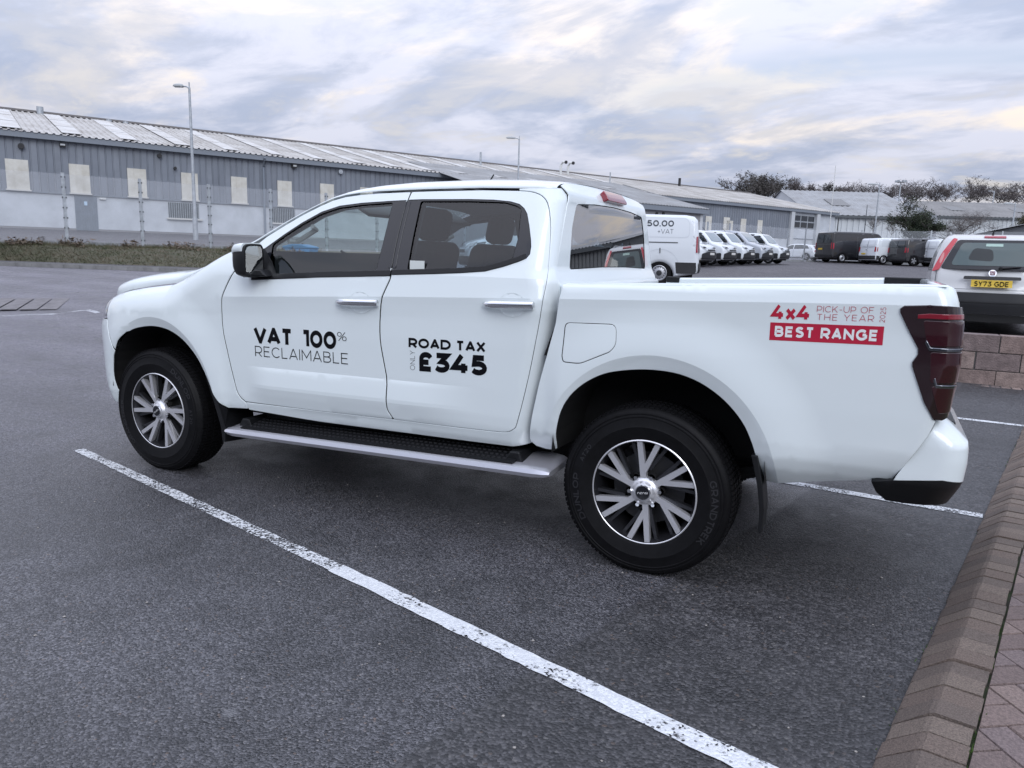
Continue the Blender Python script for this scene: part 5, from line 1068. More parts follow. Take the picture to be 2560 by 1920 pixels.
# far end block: columns, upper window and gable
WCOL = mat('pale_column', (.50, .52, .54), .8)
mb = MB(); bquad(mb, TS, T1, Z_B-1, Z_E-.1, .02, -.3); bl('end_wall', mb, RENDERW)
for px in (1979, 2043):
    a, _ = bt(px, 530); mb = MB(); bquad(mb, a-.4, a+.25, Z_B-1, Z_E-.15, .35, .0); bl('column', mb, WCOL)
a0, z1 = bt(1984, 536); a1, _ = bt(2036, 540); z0 = bt(1984, 569)[1]
for r_ in range(2):
    for c in range(3):
        u0, u1 = a0+(a1-a0)*c/3, a0+(a1-a0)*(c+1)/3; w0, w1 = z0+(z1-z0)*r_/2, z0+(z1-z0)*(r_+1)/2
        mb = MB(); bquad(mb, u0+.12, u1-.12, w0+.08, w1-.08, .10, 0); bl('window_pane', mb, mat('black_glass', (.012, .014, .018), .08, 0, .5))
mb = MB(); bquad(mb, a0, a1, z0-.02, z1+.02, .06, 0); bl('window_frame', mb, GALV)
# roof furniture
def roof_item(name, px, py, h, r_, m, f=.5, top=None):
    a = wall_hit(px, py, BA, BD, .48+(RO-.48)*f)[0]; p = on_roof(a, f, -.2); mb = MB(); mb.tube([p, (p[0], p[1], p[2]+h+.2)], r_, 10)
    if top: mb.tube([(p[0], p[1], p[2]+h), (p[0], p[1], p[2]+h+.25)], top, 10)
    return bl(name, mb, m, smooth=True)
roof_item('roof_cowl', 100, 275, .5, .22, GALV, .97); roof_item('roof_vent', 272, 300, .16, .2, GALV, .97); roof_item('roof_vent', 314, 305, .14, .2, GALV, .97)
roof_item('flue', 1201, 430, 1.3, .10, GALV, .75); roof_item('flue', 1524, 470, 1.2, .06, GALV, .4); roof_item('flue', 1698, 470, 1.0, .16, mat('lamp_black', (.02, .02, .022), .4), .9)
for px in (1401, 1419):
    a = wall_hit(px, 450, BA, BD, .48+(RO-.48)*.8)[0]; p = np.array(on_roof(a, .8, 0)); mb = MB(); mb.tube([p, p+[0, 0, .9], p+[.25, -.1, 1.25], p+[.6, -.2, 1.2]], .14, 8); bl('vent_cowl', mb, mat('pale_plastic', (.62, .63, .62), .5), smooth=True)
    mb = MB(); mb.tube([p+[.6, -.2, 1.2], p+[.72, -.25, 1.19]], .17, 10); bl('cowl_mouth', mb, mat('lamp_black', (.02, .02, .022), .4))
# lower extension with its own roof
EO = 7.0; e0, ze = wall_hit(1300, 483, BA, BD, EO); e1, ze1 = wall_hit(1757, 523, BA, BD, EO); ze = (wall_hit(1580, 508, BA, BD, EO)[1]+ze1)/2; tE = wall_hit(1225, 470, BA, BD, EO)[0]
EXT = thing('building_extension', 'low grey rendered extension with sloping sheet roof between cab and far cladding', 'building', bp(tE, EO, Z_B))
def ext(name, mb_, m): o = mb_.build(name, m, EXT); o.matrix_parent_inverse = Matrix.Translation(-Vector(bp(tE, EO, Z_B))); return o
mb = MB(); bquad(mb, tE, e1, Z_B-1.4, ze-.2, EO, .2); ext('wall', mb, mat('taupe_render', (.27, .27, .28), .9, var=.08, vs=.6))
mb = MB(); bquad(mb, tE-.3, e1+.5, ze-.42, ze-.02, EO+.35, EO-.2); ext('fascia', mb, GUT)
mb = MB(); bquad(mb, e1-.3, e1+.05, Z_B-1.4, ze-.4, EO+.05, EO-.4); ext('corner_trim', mb, WCOL)
f_ = .42; zt = on_roof(0, f_, .0)[2]; mb = MB(); v = []; nn = 0; t = tE-.3
while t < e1+.5:
    for dt, dz in ((0, 0), (.05, .06), (.13, .06), (.18, 0)): v += [bp(t+dt, EO+.4, ze+dz), bp(t+dt, .48+(RO-.48)*f_, zt+.13+dz)]; nn += 1
    t += .36
mb.add(v, [(2*k, 2*k+2, 2*k+3, 2*k+1) for k in range(nn-1)]); mb.add([bp(e1+.5, EO+.4, ze), bp(e1+.5, .1, ze), bp(e1+.5, -4, zt)], [(0, 1, 2)]); ext('roof', mb, mat('pale_roof_sheet', (.34, .35, .36), .6, col2=(.25, .25, .25), vs=.5, det=8))
for px, py in ((1641, 534), (1658, 534)):
    t_, z_ = wall_hit(px, py, BA, BD, EO); mb = MB(); mb.tube([bp(t_, EO-.02, z_), bp(t_, EO+.08, z_)], .14, 10); ext('wall_vent', mb, mat('lamp_black', (.02, .02, .022), .4))
# ------------------------------------------------------------------ compound surface, verge, footpath, kerb
cols = list(range(-240, 1120, 40))
yk = lambda X: 661+.0398*X-.000008*max(0, X)**2; pk = lambda X: 83+.0066*X
FA = at(169, 613, 72); FD2 = np.array([.41, .9121])
def fence_pt(X):
    t, _ = wall_hit(X, 615, FA, FD2); q = np.array(FA[:2])+FD2*t; return q, t
I_fz = lambda t: float(np.interp(t, [-10, 0, 5, 20, 50, 75], [1.30, 1.33, 1.33, 1.42, 1.55, 1.9]))
kerbP = [at(X, yk(X), pk(X)) for X in cols]; fenP = []; bldP = []
for X in cols:
    q, t = fence_pt(X); fenP.append(np.array([q[0], q[1], I_fz(t)])); tb, _ = bt(X, 575); bldP.append(np.array(bp(tb, 0, Z_B)))
kerbT = [p+np.array([0, 0, .0]) for p in kerbP]
for i, p in enumerate(kerbT): p[2] = float(I_zg(dist(p[0], p[1])))+.11
pathB = [k+(f-k)*min(.5, 1.3/np.linalg.norm((f-k)[:2])) for k, f in zip(kerbT, fenP)]
for i, p in enumerate(pathB): p[2] = kerbT[i][2]+.02
def ruled(name, A, B, m, label, sub=1, bump=None):
    V = []; n = len(A)
    for j in range(sub+1):
        for a, b in zip(A, B):
            p = a+(b-a)*j/sub
            if bump: p = p+np.array([0, 0, bump(j/sub, p)])
            V.append(p)
    return tag(mk(name, V, [(j*n+i, j*n+i+1, (j+1)*n+i+1, (j+1)*n+i) for j in range(sub) for i in range(n-1)], m, smooth=True), label, kind='structure')
ruled('footpath', kerbT, pathB, ASPH3, 'grey asphalt footpath along the grass verge')
EARTH = mat('verge_earth', (.055, .058, .032), .95, col2=(.085, .075, .05), vs=1.6, bump=.8, bs=14, det=8)
ruled('verge_ground', pathB, [f+np.array([0, 0, .02]) for f in fenP], EARTH, 'rough grassy bank between footpath and fence', 8, lambda u, p: .10*math.sin(PI*u)+.05*math.sin(p[0]*1.7+p[1])*math.sin(PI*u))
ruled('compound', fenP, bldP, ASPH2, 'tarmac compound behind the fence', 10)
KS = mat('kerb_concrete', (.20, .20, .20), .85, var=.2, vs=3); kst = tag(bpy.data.objects.new('road_kerb', None), 'grey concrete kerb along the far footpath', kind='structure'); link(kst)
acc = []; 
for a, b in zip(kerbT[:-1], kerbT[1:]):
    n = max(1, int(round(np.linalg.norm((b-a)[:2])/.915)))
    for i in range(n): acc.append((a+(b-a)*i/n, a+(b-a)*(i+1)/n))
for a, b in acc[:70]:
    d = (b-a)/np.linalg.norm(b-a); n = np.array([-d[1], d[0], 0])
    mb = MB(); mb.add([a+d*.006-n*.0, b-d*.006, b-d*.006+n*.13, a+d*.006+n*.13]+[p+np.array([0, 0, -.25]) for p in (a+d*.006-n*.015, b-d*.006-n*.015, b-d*.006+n*.13, a+d*.006+n*.13)], [(0, 1, 2, 3), (0, 4, 5, 1), (1, 5, 6, 2), (3, 7, 4, 0)])
    o = mb.build('kerb_stone', KS, kst); o.data.transform(Matrix.Translation((0, 0, .006)))
# rough grass: blades and dead stalks
mb = MB()
for i in range(26000):
    k = rng.uniform(0, len(cols)-1.01); a_ = int(k); fr = k-a_
    if cols[a_] > 760: continue
    u = rng.uniform(.0, 1.0); A = pathB[a_]*(1-fr)+pathB[a_+1]*fr; B = fenP[a_]*(1-fr)+fenP[a_+1]*fr; p = A+(B-A)*u; p[2] += .10*math.sin(PI*u)+.05*math.sin(p[0]*1.7+p[1])*math.sin(PI*u)-.01
    h = rng.uniform(.03, .09)*(1+1.4*(u > .7)*rng.random()); w = rng.uniform(.008, .02); dx, dy = rng.normal(0, .07, 2)
    mb.add([p+[-w, 0, 0], p+[w, 0, 0], p+[dx, dy, h]], [(0, 1, 2)])
tag(mb.build('grass', mat('rough_grass', (.055, .072, .028), .9, col2=(.15, .12, .08), vs=1.5, det=9)), 'rough winter grass on the bank below the fence', kind='stuff')
mb = MB()
for i in range(3200):
    k = rng.uniform(0, len(cols)-1.01); a_ = int(k); fr = k-a_
    if cols[a_] > 760 or math.sin(k*1.9)+math.sin(k*.7+2) < .2: continue
    u = rng.uniform(.72, 1.02); A = pathB[a_]*(1-fr)+pathB[a_+1]*fr; B = fenP[a_]*(1-fr)+fenP[a_+1]*fr; p = A+(B-A)*u; h = rng.uniform(.08, .30); dx, dy = rng.normal(0, .15, 2)
    mb.add([p+[-.008, 0, 0], p+[.008, 0, 0], p+[dx, dy, h]], [(0, 1, 2)])
    for q in range(2): c = p+np.array([dx, dy, h])*rng.uniform(.4, 1); e = rng.normal(0, .05, 3); mb.add([c, c+e, c+np.array([e[1], -e[0], e[2]*.5])], [(0, 1, 2)])
tag(mb.build('undergrowth', mat('dead_stalks', (.15, .105, .075), .95, col2=(.09, .075, .055), vs=3)), 'brown dead stalks along the foot of the fence', kind='stuff')
# ------------------------------------------------------------------ security fence
FEN = thing('mesh_fence', 'tall grey weldmesh security fence with drilled steel posts', 'fence', FA); FI = Matrix.Translation(-Vector(FA))
FMESH = bpy.data.materials.new('weldmesh'); FMESH.use_nodes = True
nt, L, N, M, MR, MIX = nodes(FMESH); nt.nodes.clear(); tc = N('ShaderNodeTexCoord'); sp = N('ShaderNodeSeparateXYZ'); L(tc.outputs['UV'], sp.inputs[0])
wv = M('FRACT', M('MULTIPLY', sp.outputs[0], 45.0)); wz = M('FRACT', M('MULTIPLY', sp.outputs[1], 13.0)); al = M('MAXIMUM', M('LESS_THAN', wv, .20), M('LESS_THAN', wz, .06))
tr = N('ShaderNodeBsdfTransparent'); df = N('ShaderNodeBsdfDiffuse'); df.inputs[0].default_value = (.66, .69, .74, 1); mx = N('ShaderNodeMixShader'); mx.inputs[0].default_value = .20; L(tr.outputs[0], mx.inputs[1]); L(df.outputs[0], mx.inputs[2]); ou = N('ShaderNodeOutputMaterial'); L(mx.outputs[0], ou.inputs[0])
FBEND = 50.0; FD3 = np.array([.96, .28])
def fpt(t, z): q = np.array(FA[:2])+FD2*min(t, FBEND)+FD3*max(0, t-FBEND); return np.array([q[0], q[1], z])
nn_ = np.array([FD2[1], -FD2[0], 0])
for k in range(-2, 42):
    t = k*2.42; z0 = I_fz(t); top = 2.42 if k < 12 else 2.42
    mb = MB(); c = fpt(t, 0); ang = math.atan2(*((FD2 if t < FBEND else FD3)[::-1])); mb.box((c[0], c[1], z0+top/2-.15), (.10, .07, top+.35), rz=ang); p = mb.build('post', GALV, FEN); p.matrix_parent_inverse = FI
    if k < 10:
        for h in np.linspace(.25, 2.3, 7):
            for s in (-1, 1):
                q = c+nn_*.04+np.array([FD2[0], FD2[1], 0])*s*.055; mb = MB(); mb.box((q[0], q[1], z0+h), (.035, .03, .05), rz=ang); mb.build('clip', mat('dark_clip', (.10, .11, .12), .5, .5), p)
    t2 = t+2.42; z1 = I_fz(t2); V = [fpt(t, z0-.05), fpt(t2, z1-.05), fpt(t2, z1+2.40), fpt(t, z0+2.40)]
    o = mk('mesh_panel', V, [(0, 1, 2, 3)], FMESH, FEN); o.matrix_parent_inverse = FI
    uv = o.data.uv_layers.new(name='UV'); 
    for li, c_ in enumerate(((0, 0), (2.42, 0), (2.42, 2.45), (0, 2.45))): uv.data[li].uv = c_
    mb = MB(); mid = (fpt(t, z0)+fpt(t2, z1))/2; mb.box((mid[0], mid[1], mid[2]-.02), (2.40, .06, .30), rz=ang); o = mb.build('gravel_board', mat('board_concrete', (.26, .27, .28), .9, var=.15, vs=2), FEN); o.matrix_parent_inverse = FI
# ------------------------------------------------------------------ lamp posts and masts
def lamp(px, pyb, pxt, pyt, ppm, label, arm=-1, r0=.095, r1=.055, aml=.58, name='lamp_post'):
    b = at(px, pyb, ppm); tpt = at(pxt, pyt, ppm); h = tpt[2]-b[2]; o = thing(name, label, 'lamp post', b, group='street and yard lamp posts')
    mb = MB(); mb.tube([(0, 0, -.3), (0, 0, 1.2)], r0*1.35, 12); mb.build('base', GALV, o, smooth=True)
    mb = MB(); mb.tube([(0, 0, 1.2), (0, 0, h)], [r0, r1], 12); mb.build('column', GALV, o, smooth=True)
    ax = np.array([_r0[0], _r0[1], 0])*arm; mb = MB(); mb.tube([(0, 0, h-.05), tuple(ax*.12+[0, 0, h+.04]), tuple(ax*.3+[0, 0, h+.05])], .04, 8); mb.build('bracket', GALV, o, smooth=True)
    mb = MB(); a = math.atan2(ax[1], ax[0]); c = ax*(.25+aml/2); n = 14; v = []
    for i in range(9):
        s = -1+2*i/8; wd = .13*math.sqrt(max(0, 1-abs(s)**3))+.012; th = .10*math.sqrt(max(0, 1-abs(s)**2.5))+.02
        for k in range(n): 
            q = 2*PI*k/n; lx, ly, lz = s*aml/2, wd*math.cos(q), th*max(-.35, math.sin(q)); v.append((c[0]+lx*math.cos(a)-ly*math.sin(a), c[1]+lx*math.sin(a)+ly*math.cos(a), h+.05+lz))
    mb.add(v, [(i*n+k, i*n+(k+1) % n, (i+1)*n+(k+1) % n, (i+1)*n+k) for i in range(8) for k in range(n)]+[tuple(range(n))[::-1], tuple(range(8*n, 9*n))]); hd = mb.build('lamp_head', mat('lamp_grey', (.36, .38, .39), .4), o, smooth=True)
    mb = MB(); mb.box((c[0], c[1], h+.008), (aml*.7, .2, .02), rz=a); mb.build('lamp_glass', mat('lamp_glass', (.45, .47, .48), .2), hd)
    mb = MB(); mb.tube([(0, 0, h), (0, 0, h+.25)], .03, 8); mb.build('photocell', GALV, o)
    return o
lamp(490, 604, 474, 232, 48, 'tall grey street lamp standing behind the fence above the bonnet')
lamp(1290, 640, 1299.5, 355, 30, 'grey street lamp rising behind the truck roof', aml=.85)
lamp(2180, 640, 2196, 466, 26, 'grey lamp post beyond the vans in front of the pale shed', aml=.9)
lamp(2521, 640, 2535, 513, 26, 'grey lamp post among the trees above the white hatchback', aml=.9)
lamp(2475, 560, 2484, 480, 10, 'distant thin lamp post among the ridge trees', r0=.16, r1=.12, aml=1.4)
def mast(px, pyb, pxt, pyt, ppm, r_, name, label, cat, head=False, m=GALV):
    b = at(px, pyb, ppm); tp = at(pxt, pyt, ppm); h = tp[2]-b[2]; o = thing(name, label, cat, b)
    mb = MB(); mb.tube([(0, 0, -1), (0, 0, h)], [r_, r_*.6], 8); mb.build('column', m, o, smooth=True)
    if head:
        for k in range(6): a = k*PI/3; mb = MB(); mb.box((1.5*math.cos(a), 1.5*math.sin(a), h), (.9, .5, .7), rz=a); mb.build('floodlight', m, o)
        mb = MB(); mb.lathe([(0, .2), (1.4, .1), (1.4, -.1), (0, -.2)], 12, (0, 0, h-.2), 'z'); mb.build('head_frame', m, o)
    return o
mast(2071, 600, 2088, 418, 26, .045, 'radio_mast', 'thin white radio mast rising above the end of the building', 'mast', m=mat('pale_plastic', (.62, .63, .62), .5))
mast(2236, 600, 2246, 456, 7, .32, 'floodlight_mast', 'distant tall floodlight mast with ring of lights', 'mast', head=True)
mast(2159, 600, 2169, 514, 26, .05, 'steel_pole', 'thin dark steel pole in front of the pale shed', 'pole', m=mat('dark_clip', (.10, .11, .12), .5, .5))
mast(2091, 600, 2094, 545, 30, .06, 'camera_pole', 'short black camera pole by the building corner', 'pole', m=mat('lamp_black', (.02, .02, .022), .4))
# ------------------------------------------------------------------ pale shed and roofs beyond the yard
def shed(name, label, xl, xr, ye, ppm, wall_h, roof_h, depth, wm, rm, yr_skew=0.0):
    a = at(xl, ye, ppm); b = at(xr, ye+yr_skew, ppm); o = thing(name, label, 'building', (a[0], a[1], a[2]-wall_h)); L_ = float(np.linalg.norm((b-a)[:2])); ang = math.atan2(b[1]-a[1], b[0]-a[0]); o.rotation_euler = (0, 0, ang)
    mb = MB(); mb.bbox((0, 0, -4), (L_, depth, wall_h)); mb.build('wall', wm, o)
    for x in (0, L_): mb = MB(); mb.add([(x, 0, wall_h), (x, depth, wall_h), (x, depth/2, wall_h+roof_h)], [(0, 1, 2)]); mb.build('gable', wm, o)
    n = min(60, int(L_/.9)); 
    for k in range(n): x = L_*k/n; mb = MB(); mb.bbox((x+.02, -.10, -4), (x+L_/n*.55, .02, wall_h-.1)); mb.build('cladding_rib', wm, o)
    mb = MB(); v = []; m_ = int(L_/.8)*2
    for k in range(m_+1): x = -.3+(L_+.6)*k/m_; dz = .12*(k % 2); v += [(x, -.5, wall_h+dz), (x, depth/2, wall_h+roof_h+dz), (x, depth+.5, wall_h+dz)]
    mb.add(v, [(3*k, 3*k+3, 3*k+4, 3*k+1) for k in range(m_)]+[(3*k+1, 3*k+4, 3*k+5, 3*k+2) for k in range(m_)]); mb.build('roof', rm, o)
    mb = MB(); mb.bbox((-.4, -.6, wall_h-.35), (L_+.4, -.3, wall_h+.03)); mb.build('gutter', mat('dark_clip', (.10, .11, .12), .5, .5), o)
    for k in range(int(L_/14)):
        x = 5+k*14; mb = MB(); f0, f1 = .35, .62; mb.add([(x, -.5+(depth/2+.5)*f0, wall_h+roof_h*f0+.16), (x+3, -.5+(depth/2+.5)*f0, wall_h+roof_h*f0+.16), (x+3, -.5+(depth/2+.5)*f1, wall_h+roof_h*f1+.16), (x, -.5+(depth/2+.5)*f1, wall_h+roof_h*f1+.16)], [(0, 1, 2, 3)]); mb.build('rooflight', mat('dull_rooflight', (.20, .20, .20), .6), o)
    return o
PW = mat('white_sheeting', (.55, .58, .60), .55, var=.06, vs=.2); PR = mat('pale_roof_sheet', (.34, .35, .36), .6, col2=(.25, .25, .25), vs=.5, det=8)
shed('white_shed', 'pale metal shed with ribbed walls beyond the parked vans', 2032, 2310, 537, 16, 6.5, 5.0, 30, PW, PR, 12)
shed('grey_roofed_shed', 'low pale shed with grey roof behind the bare tree', 2345, 2800, 540, 12, 5.0, 4.0, 26, PW, mat('brown_grey_roof', (.22, .215, .21), .7, var=.15, vs=.3), 22)
shed('showroom', 'grey showroom building beyond the right edge of the yard', 3050, 4300, 560, 40, 4.5, 1.2, 25, mat('showroom_grey', (.16, .17, .18), .5), PR, 30)
# dark building added behind the camera for contrast in the paint's reflections
sr = thing('unseen_building', 'added dark glazed building, unseen, reflected in the side of the truck', 'building', (-2, -17, 0))
mb = MB(); mb.bbox((-24, -12, -.5), (20, 0, 4.6)); mb.build('wall', mat('showroom_grey', (.16, .17, .18), .5), sr); mb = MB(); mb.bbox((-24.3, -12.3, 4.6), (20.3, .4, 5.5)); mb.build('fascia', mat('white_sheeting', (.55, .58, .60), .55), sr)
for k in range(14): mb = MB(); mb.bbox((-22.8+k*3, -.05, .4), (-20.2+k*3, .06, 3.6)); mb.build('window_pane', WDARK, sr)
# ================================================================== parked vehicles
STY = RUBBER; DCLAD = mat('dark_cladding', (.022, .023, .026), .5, var=.15, vs=4); VGL = mat('vehicle_glass', (.02, .027, .032), .06, 0, .7, spec=.6); VGLP = mat('pale_vehicle_glass', (.16, .21, .23), .06, 0, .8)
HLAMP = mat('vehicle_headlamp', (.40, .42, .44), .1, .4, 1.0); SEAM = mat('panel_seam', (.12, .13, .14), .7); PLATE_W = mat('plate_white', (.66, .66, .64), .5); PLATE_Y = mat('plate_yellow', (.62, .43, .04), .5); VWHITE = paint('van_white', (.70, .74, .78), False); VSILV = paint('van_silver', (.42, .45, .50), False, .3); VBLACK = paint('van_black', (.010, .010, .013), False, .3); TAILR = mat('van_tail_red', (.35, .012, .03), .15, 0, .8); GREYIN = mat('cab_grey', (.10, .11, .12), .7)
def small_wheel(r_, w_, parent, loc, sg, steel=True):
    o = bpy.data.objects.new('wheel', None); link(o, parent); o.location = loc; o.rotation_euler = (0, 0, 0 if sg < 0 else PI)
    mb = MB(); mb.lathe([(r_*.62, -w_/2+.012), (r_*.70, -w_/2), (r_*.92, -w_/2+.005), (r_, -w_/2+.035), (r_, w_/2-.03), (r_*.6, w_/2)], 30); mb.build('tyre', STY, o, smooth=True)
    mb = MB(); rr = r_*.64; y = -w_/2
    if steel:
        mb.lathe([(rr, y+.008), (rr*.93, y+.002), (rr*.88, y+.035), (rr*.80, y+.045), (rr*.56, y+.025), (rr*.36, y+.018), (rr*.30, y+.004), (.001, y)], 30); rm = mb.build('rim', STEEL, o, smooth=True)
        mb = MB()
        for k in range(14): a = 2*PI*k/14; mb.lathe([(.001, -.001), (rr*.065, -.001), (rr*.065, .004)], 6, (rr*.70*math.cos(a), y+.030, rr*.70*math.sin(a)))
        mb.build('rim_slot', DARK, rm)['kind'] = 'stuff'
        mb = MB(); mb.lathe([(rr*.36, y+.012), (rr*.30, y-.002), (.001, y-.006)], 16); mb.build('hub_cap', DCLAD, rm, smooth=True)
    else:
        mb.lathe([(rr, y+.008), (rr*.94, y+.004), (rr*.90, y+.05), (.001, y+.055)], 30); rm = mb.build('rim', GUN, o, smooth=True)
        for k in range(5):
            a = 2*PI*k/5; mb = MB(); p = [(rr*.1, -.03), (rr*.95, -.05), (rr*.95, .05), (rr*.1, .03)]; mb.add([(u*math.cos(a)-v*math.sin(a), y+.006, u*math.sin(a)+v*math.cos(a)) for u, v in p], [(0, 1, 2, 3)]); mb.build('spoke', STEEL, rm)
    return o
def arch(xc, r_, z, up=True, n=12): return [(xc-r_*math.cos(PI*i/n), z+r_*math.sin(PI*i/n)*1.0) for i in range(n+1)]
class Veh:
    """vehicle with its nose towards -x, origin on the ground at mid-length"""
    def __init__(s, name, label, cat, loc, heading, prof, w, wheels, wr, paintm, group=None, tb=.10, zb=.95, bow=.18, r_=.10, steel=True, rear_bow=.05, floor=.22):
        s.o = thing(name, label, cat, loc, heading+PI, group); s.w = w; s.tb = tb; s.zb = zb; s.H = max(p[1] for p in prof); s.xm = min(p[0] for p in prof); s.xM = max(p[0] for p in prof); s.bow = bow; s.rb = rear_bow
        x0, x1 = wheels; ar = wr+.055
        outline = list(prof)+[(x1+ar, floor)]+arch(x1, -ar, floor)[::1][1:-1]+[(x1-ar, floor), (x0+ar, floor)]+arch(x0, -ar, floor)[1:-1]+[(x0-ar, floor)]
        # arch(): with negative radius runs from +r to -r, bulging down -> flip upward
        outline = [(a, b if b >= floor else 2*floor-b) for a, b in outline]
        P = dens(clean(outline), .09); s.prof = prof; n = len(P)
        rings = []; K = 4
        for k in range(K+1):
            th = PI/2*k/K; ins = r_*(1-math.cos(th)); y = w-r_+r_*math.sin(th); rings.append((inset(P, ins) if ins > 1e-6 else P, y))
        V = []; F = []
        for pts, y in rings: V += [(a, -y, b) for a, b in pts]
        base = len(V)
        for pts, y in rings: V += [(a, y, b) for a, b in pts]
        low = [1 if (P[i][1] < floor+.001 or any((P[i][0]-xc)**2+(P[i][1]-floor)**2 < (ar+.02)**2 and P[i][1] < floor+ar+.01 for xc in (x0, x1))) and P[i][1] < floor+ar+.02 else 0 for i in range(n)]; mi = []
        for k in range(K):
            for i in range(n):
                j = (i+1) % n; F.append((k*n+i, k*n+j, (k+1)*n+j, (k+1)*n+i)[::-1]); F.append((base+k*n+i, base+k*n+j, base+(k+1)*n+j, base+(k+1)*n+i)); mi += [0, 0]
        for i in range(n): j = (i+1) % n; F.append((i, j, base+j, base+i)[::1]); mi.append(1 if low[i] and low[j] else 0)
        # side faces
        last = rings[-1][0]; Pq, Fq, lp = fill(last, (), .14)
        for sg in (-1, 1):
            k = len(V); V += [(a, sg*w, b) for a, b in Pq]
            for f in Fq: F.append(tuple(int(q)+k for q in (f if sg < 0 else f[::-1]))); mi.append(0)
        V = [s.deform(*v) for v in V]
        me = bpy.data.meshes.new('body'); me.from_pydata(V, [], F); me.materials.append(paintm); me.materials.append(DARK); me.polygons.foreach_set('material_index', mi)
        bm = bmesh.new(); bm.from_mesh(me); bmesh.ops.remove_doubles(bm, verts=bm.verts, dist=.0015); bmesh.ops.recalc_face_normals(bm, faces=bm.faces); bm.to_mesh(me); bm.free()
        me.polygons.foreach_set('use_smooth', [True]*len(me.polygons)); me.set_sharp_from_angle(angle=R(42)); b = bpy.data.objects.new('body', me); link(b, s.o); s.body = b
        for x in wheels:
            for sg in (-1, 1): small_wheel(wr, .20, s.o, (x, sg*(w-.125), wr), sg, steel)
        mb = MB(); mb.bbox((s.xm+.3, -w+.2, floor-.02), (s.xM-.2, w-.2, floor+.10)); mb.build('underbody', DARK, s.o)
    def deform(s, x, y, z):
        t = min(1, max(0, (z-s.zb)/(s.H-s.zb))); y2 = y*(1-s.tb*t*t*.6-s.tb*t*.4); u = min(1, abs(y)/s.w)
        L_ = s.xM-s.xm; f = min(1, max(0, 1-(x-s.xm)/(L_*.30))); g = min(1, max(0, 1-(s.xM-x)/(L_*.12)))
        return (x+s.bow*u**2.6*f**1.5-s.rb*u**3*g, y2, z)
    def side(s, name, poly, m, off=.006, res=.12, both=True, thick=0):
        sk = lambda a, z: np.array([s.deform(float(p), -s.w, float(q)) for p, q in zip(np.atleast_1d(a), np.atleast_1d(z))])
        return panel(name, poly, sk, m, s.o, res=res, off=off, thick=thick, mirror=both)
    def seam(s, pts, wd=.014):
        P = np.array(pts, float); t = np.gradient(P, axis=0); t /= np.linalg.norm(t, axis=1, keepdims=True); nn = np.stack([-t[:, 1], t[:, 0]], 1)
        return s.side('panel_seam', [tuple(p) for p in P-nn*wd/2]+[tuple(p) for p in (P+nn*wd/2)[::-1]], SEAM, .004)
    def prof_x(s, z, front=True):
        """outermost profile x at height z on the nose or tail"""
        xs = []
        for a, b in zip(s.prof[:-1], s.prof[1:]):
            if (a[1]-z)*(b[1]-z) <= 0 and abs(a[1]-b[1]) > 1e-6: xs.append(a[0]+(b[0]-a[0])*(z-a[1])/(b[1]-a[1]))
        return (min(xs) if front else max(xs)) if xs else (s.xm if front else s.xM)
    def end(s, name, poly, m, off=.008, front=True, res=.08, mirror=False, parent=None, thick=0):
        def sk(y, z):
            return np.array([s.deform(s.prof_x(float(q), front), float(p), float(q)) for p, q in zip(np.atleast_1d(y), np.atleast_1d(z))])
        return panel(name, poly, sk, m, parent or s.o, res=res, off=off, thick=thick, mirror=mirror, sgn=-1.0 if front else 1.0)
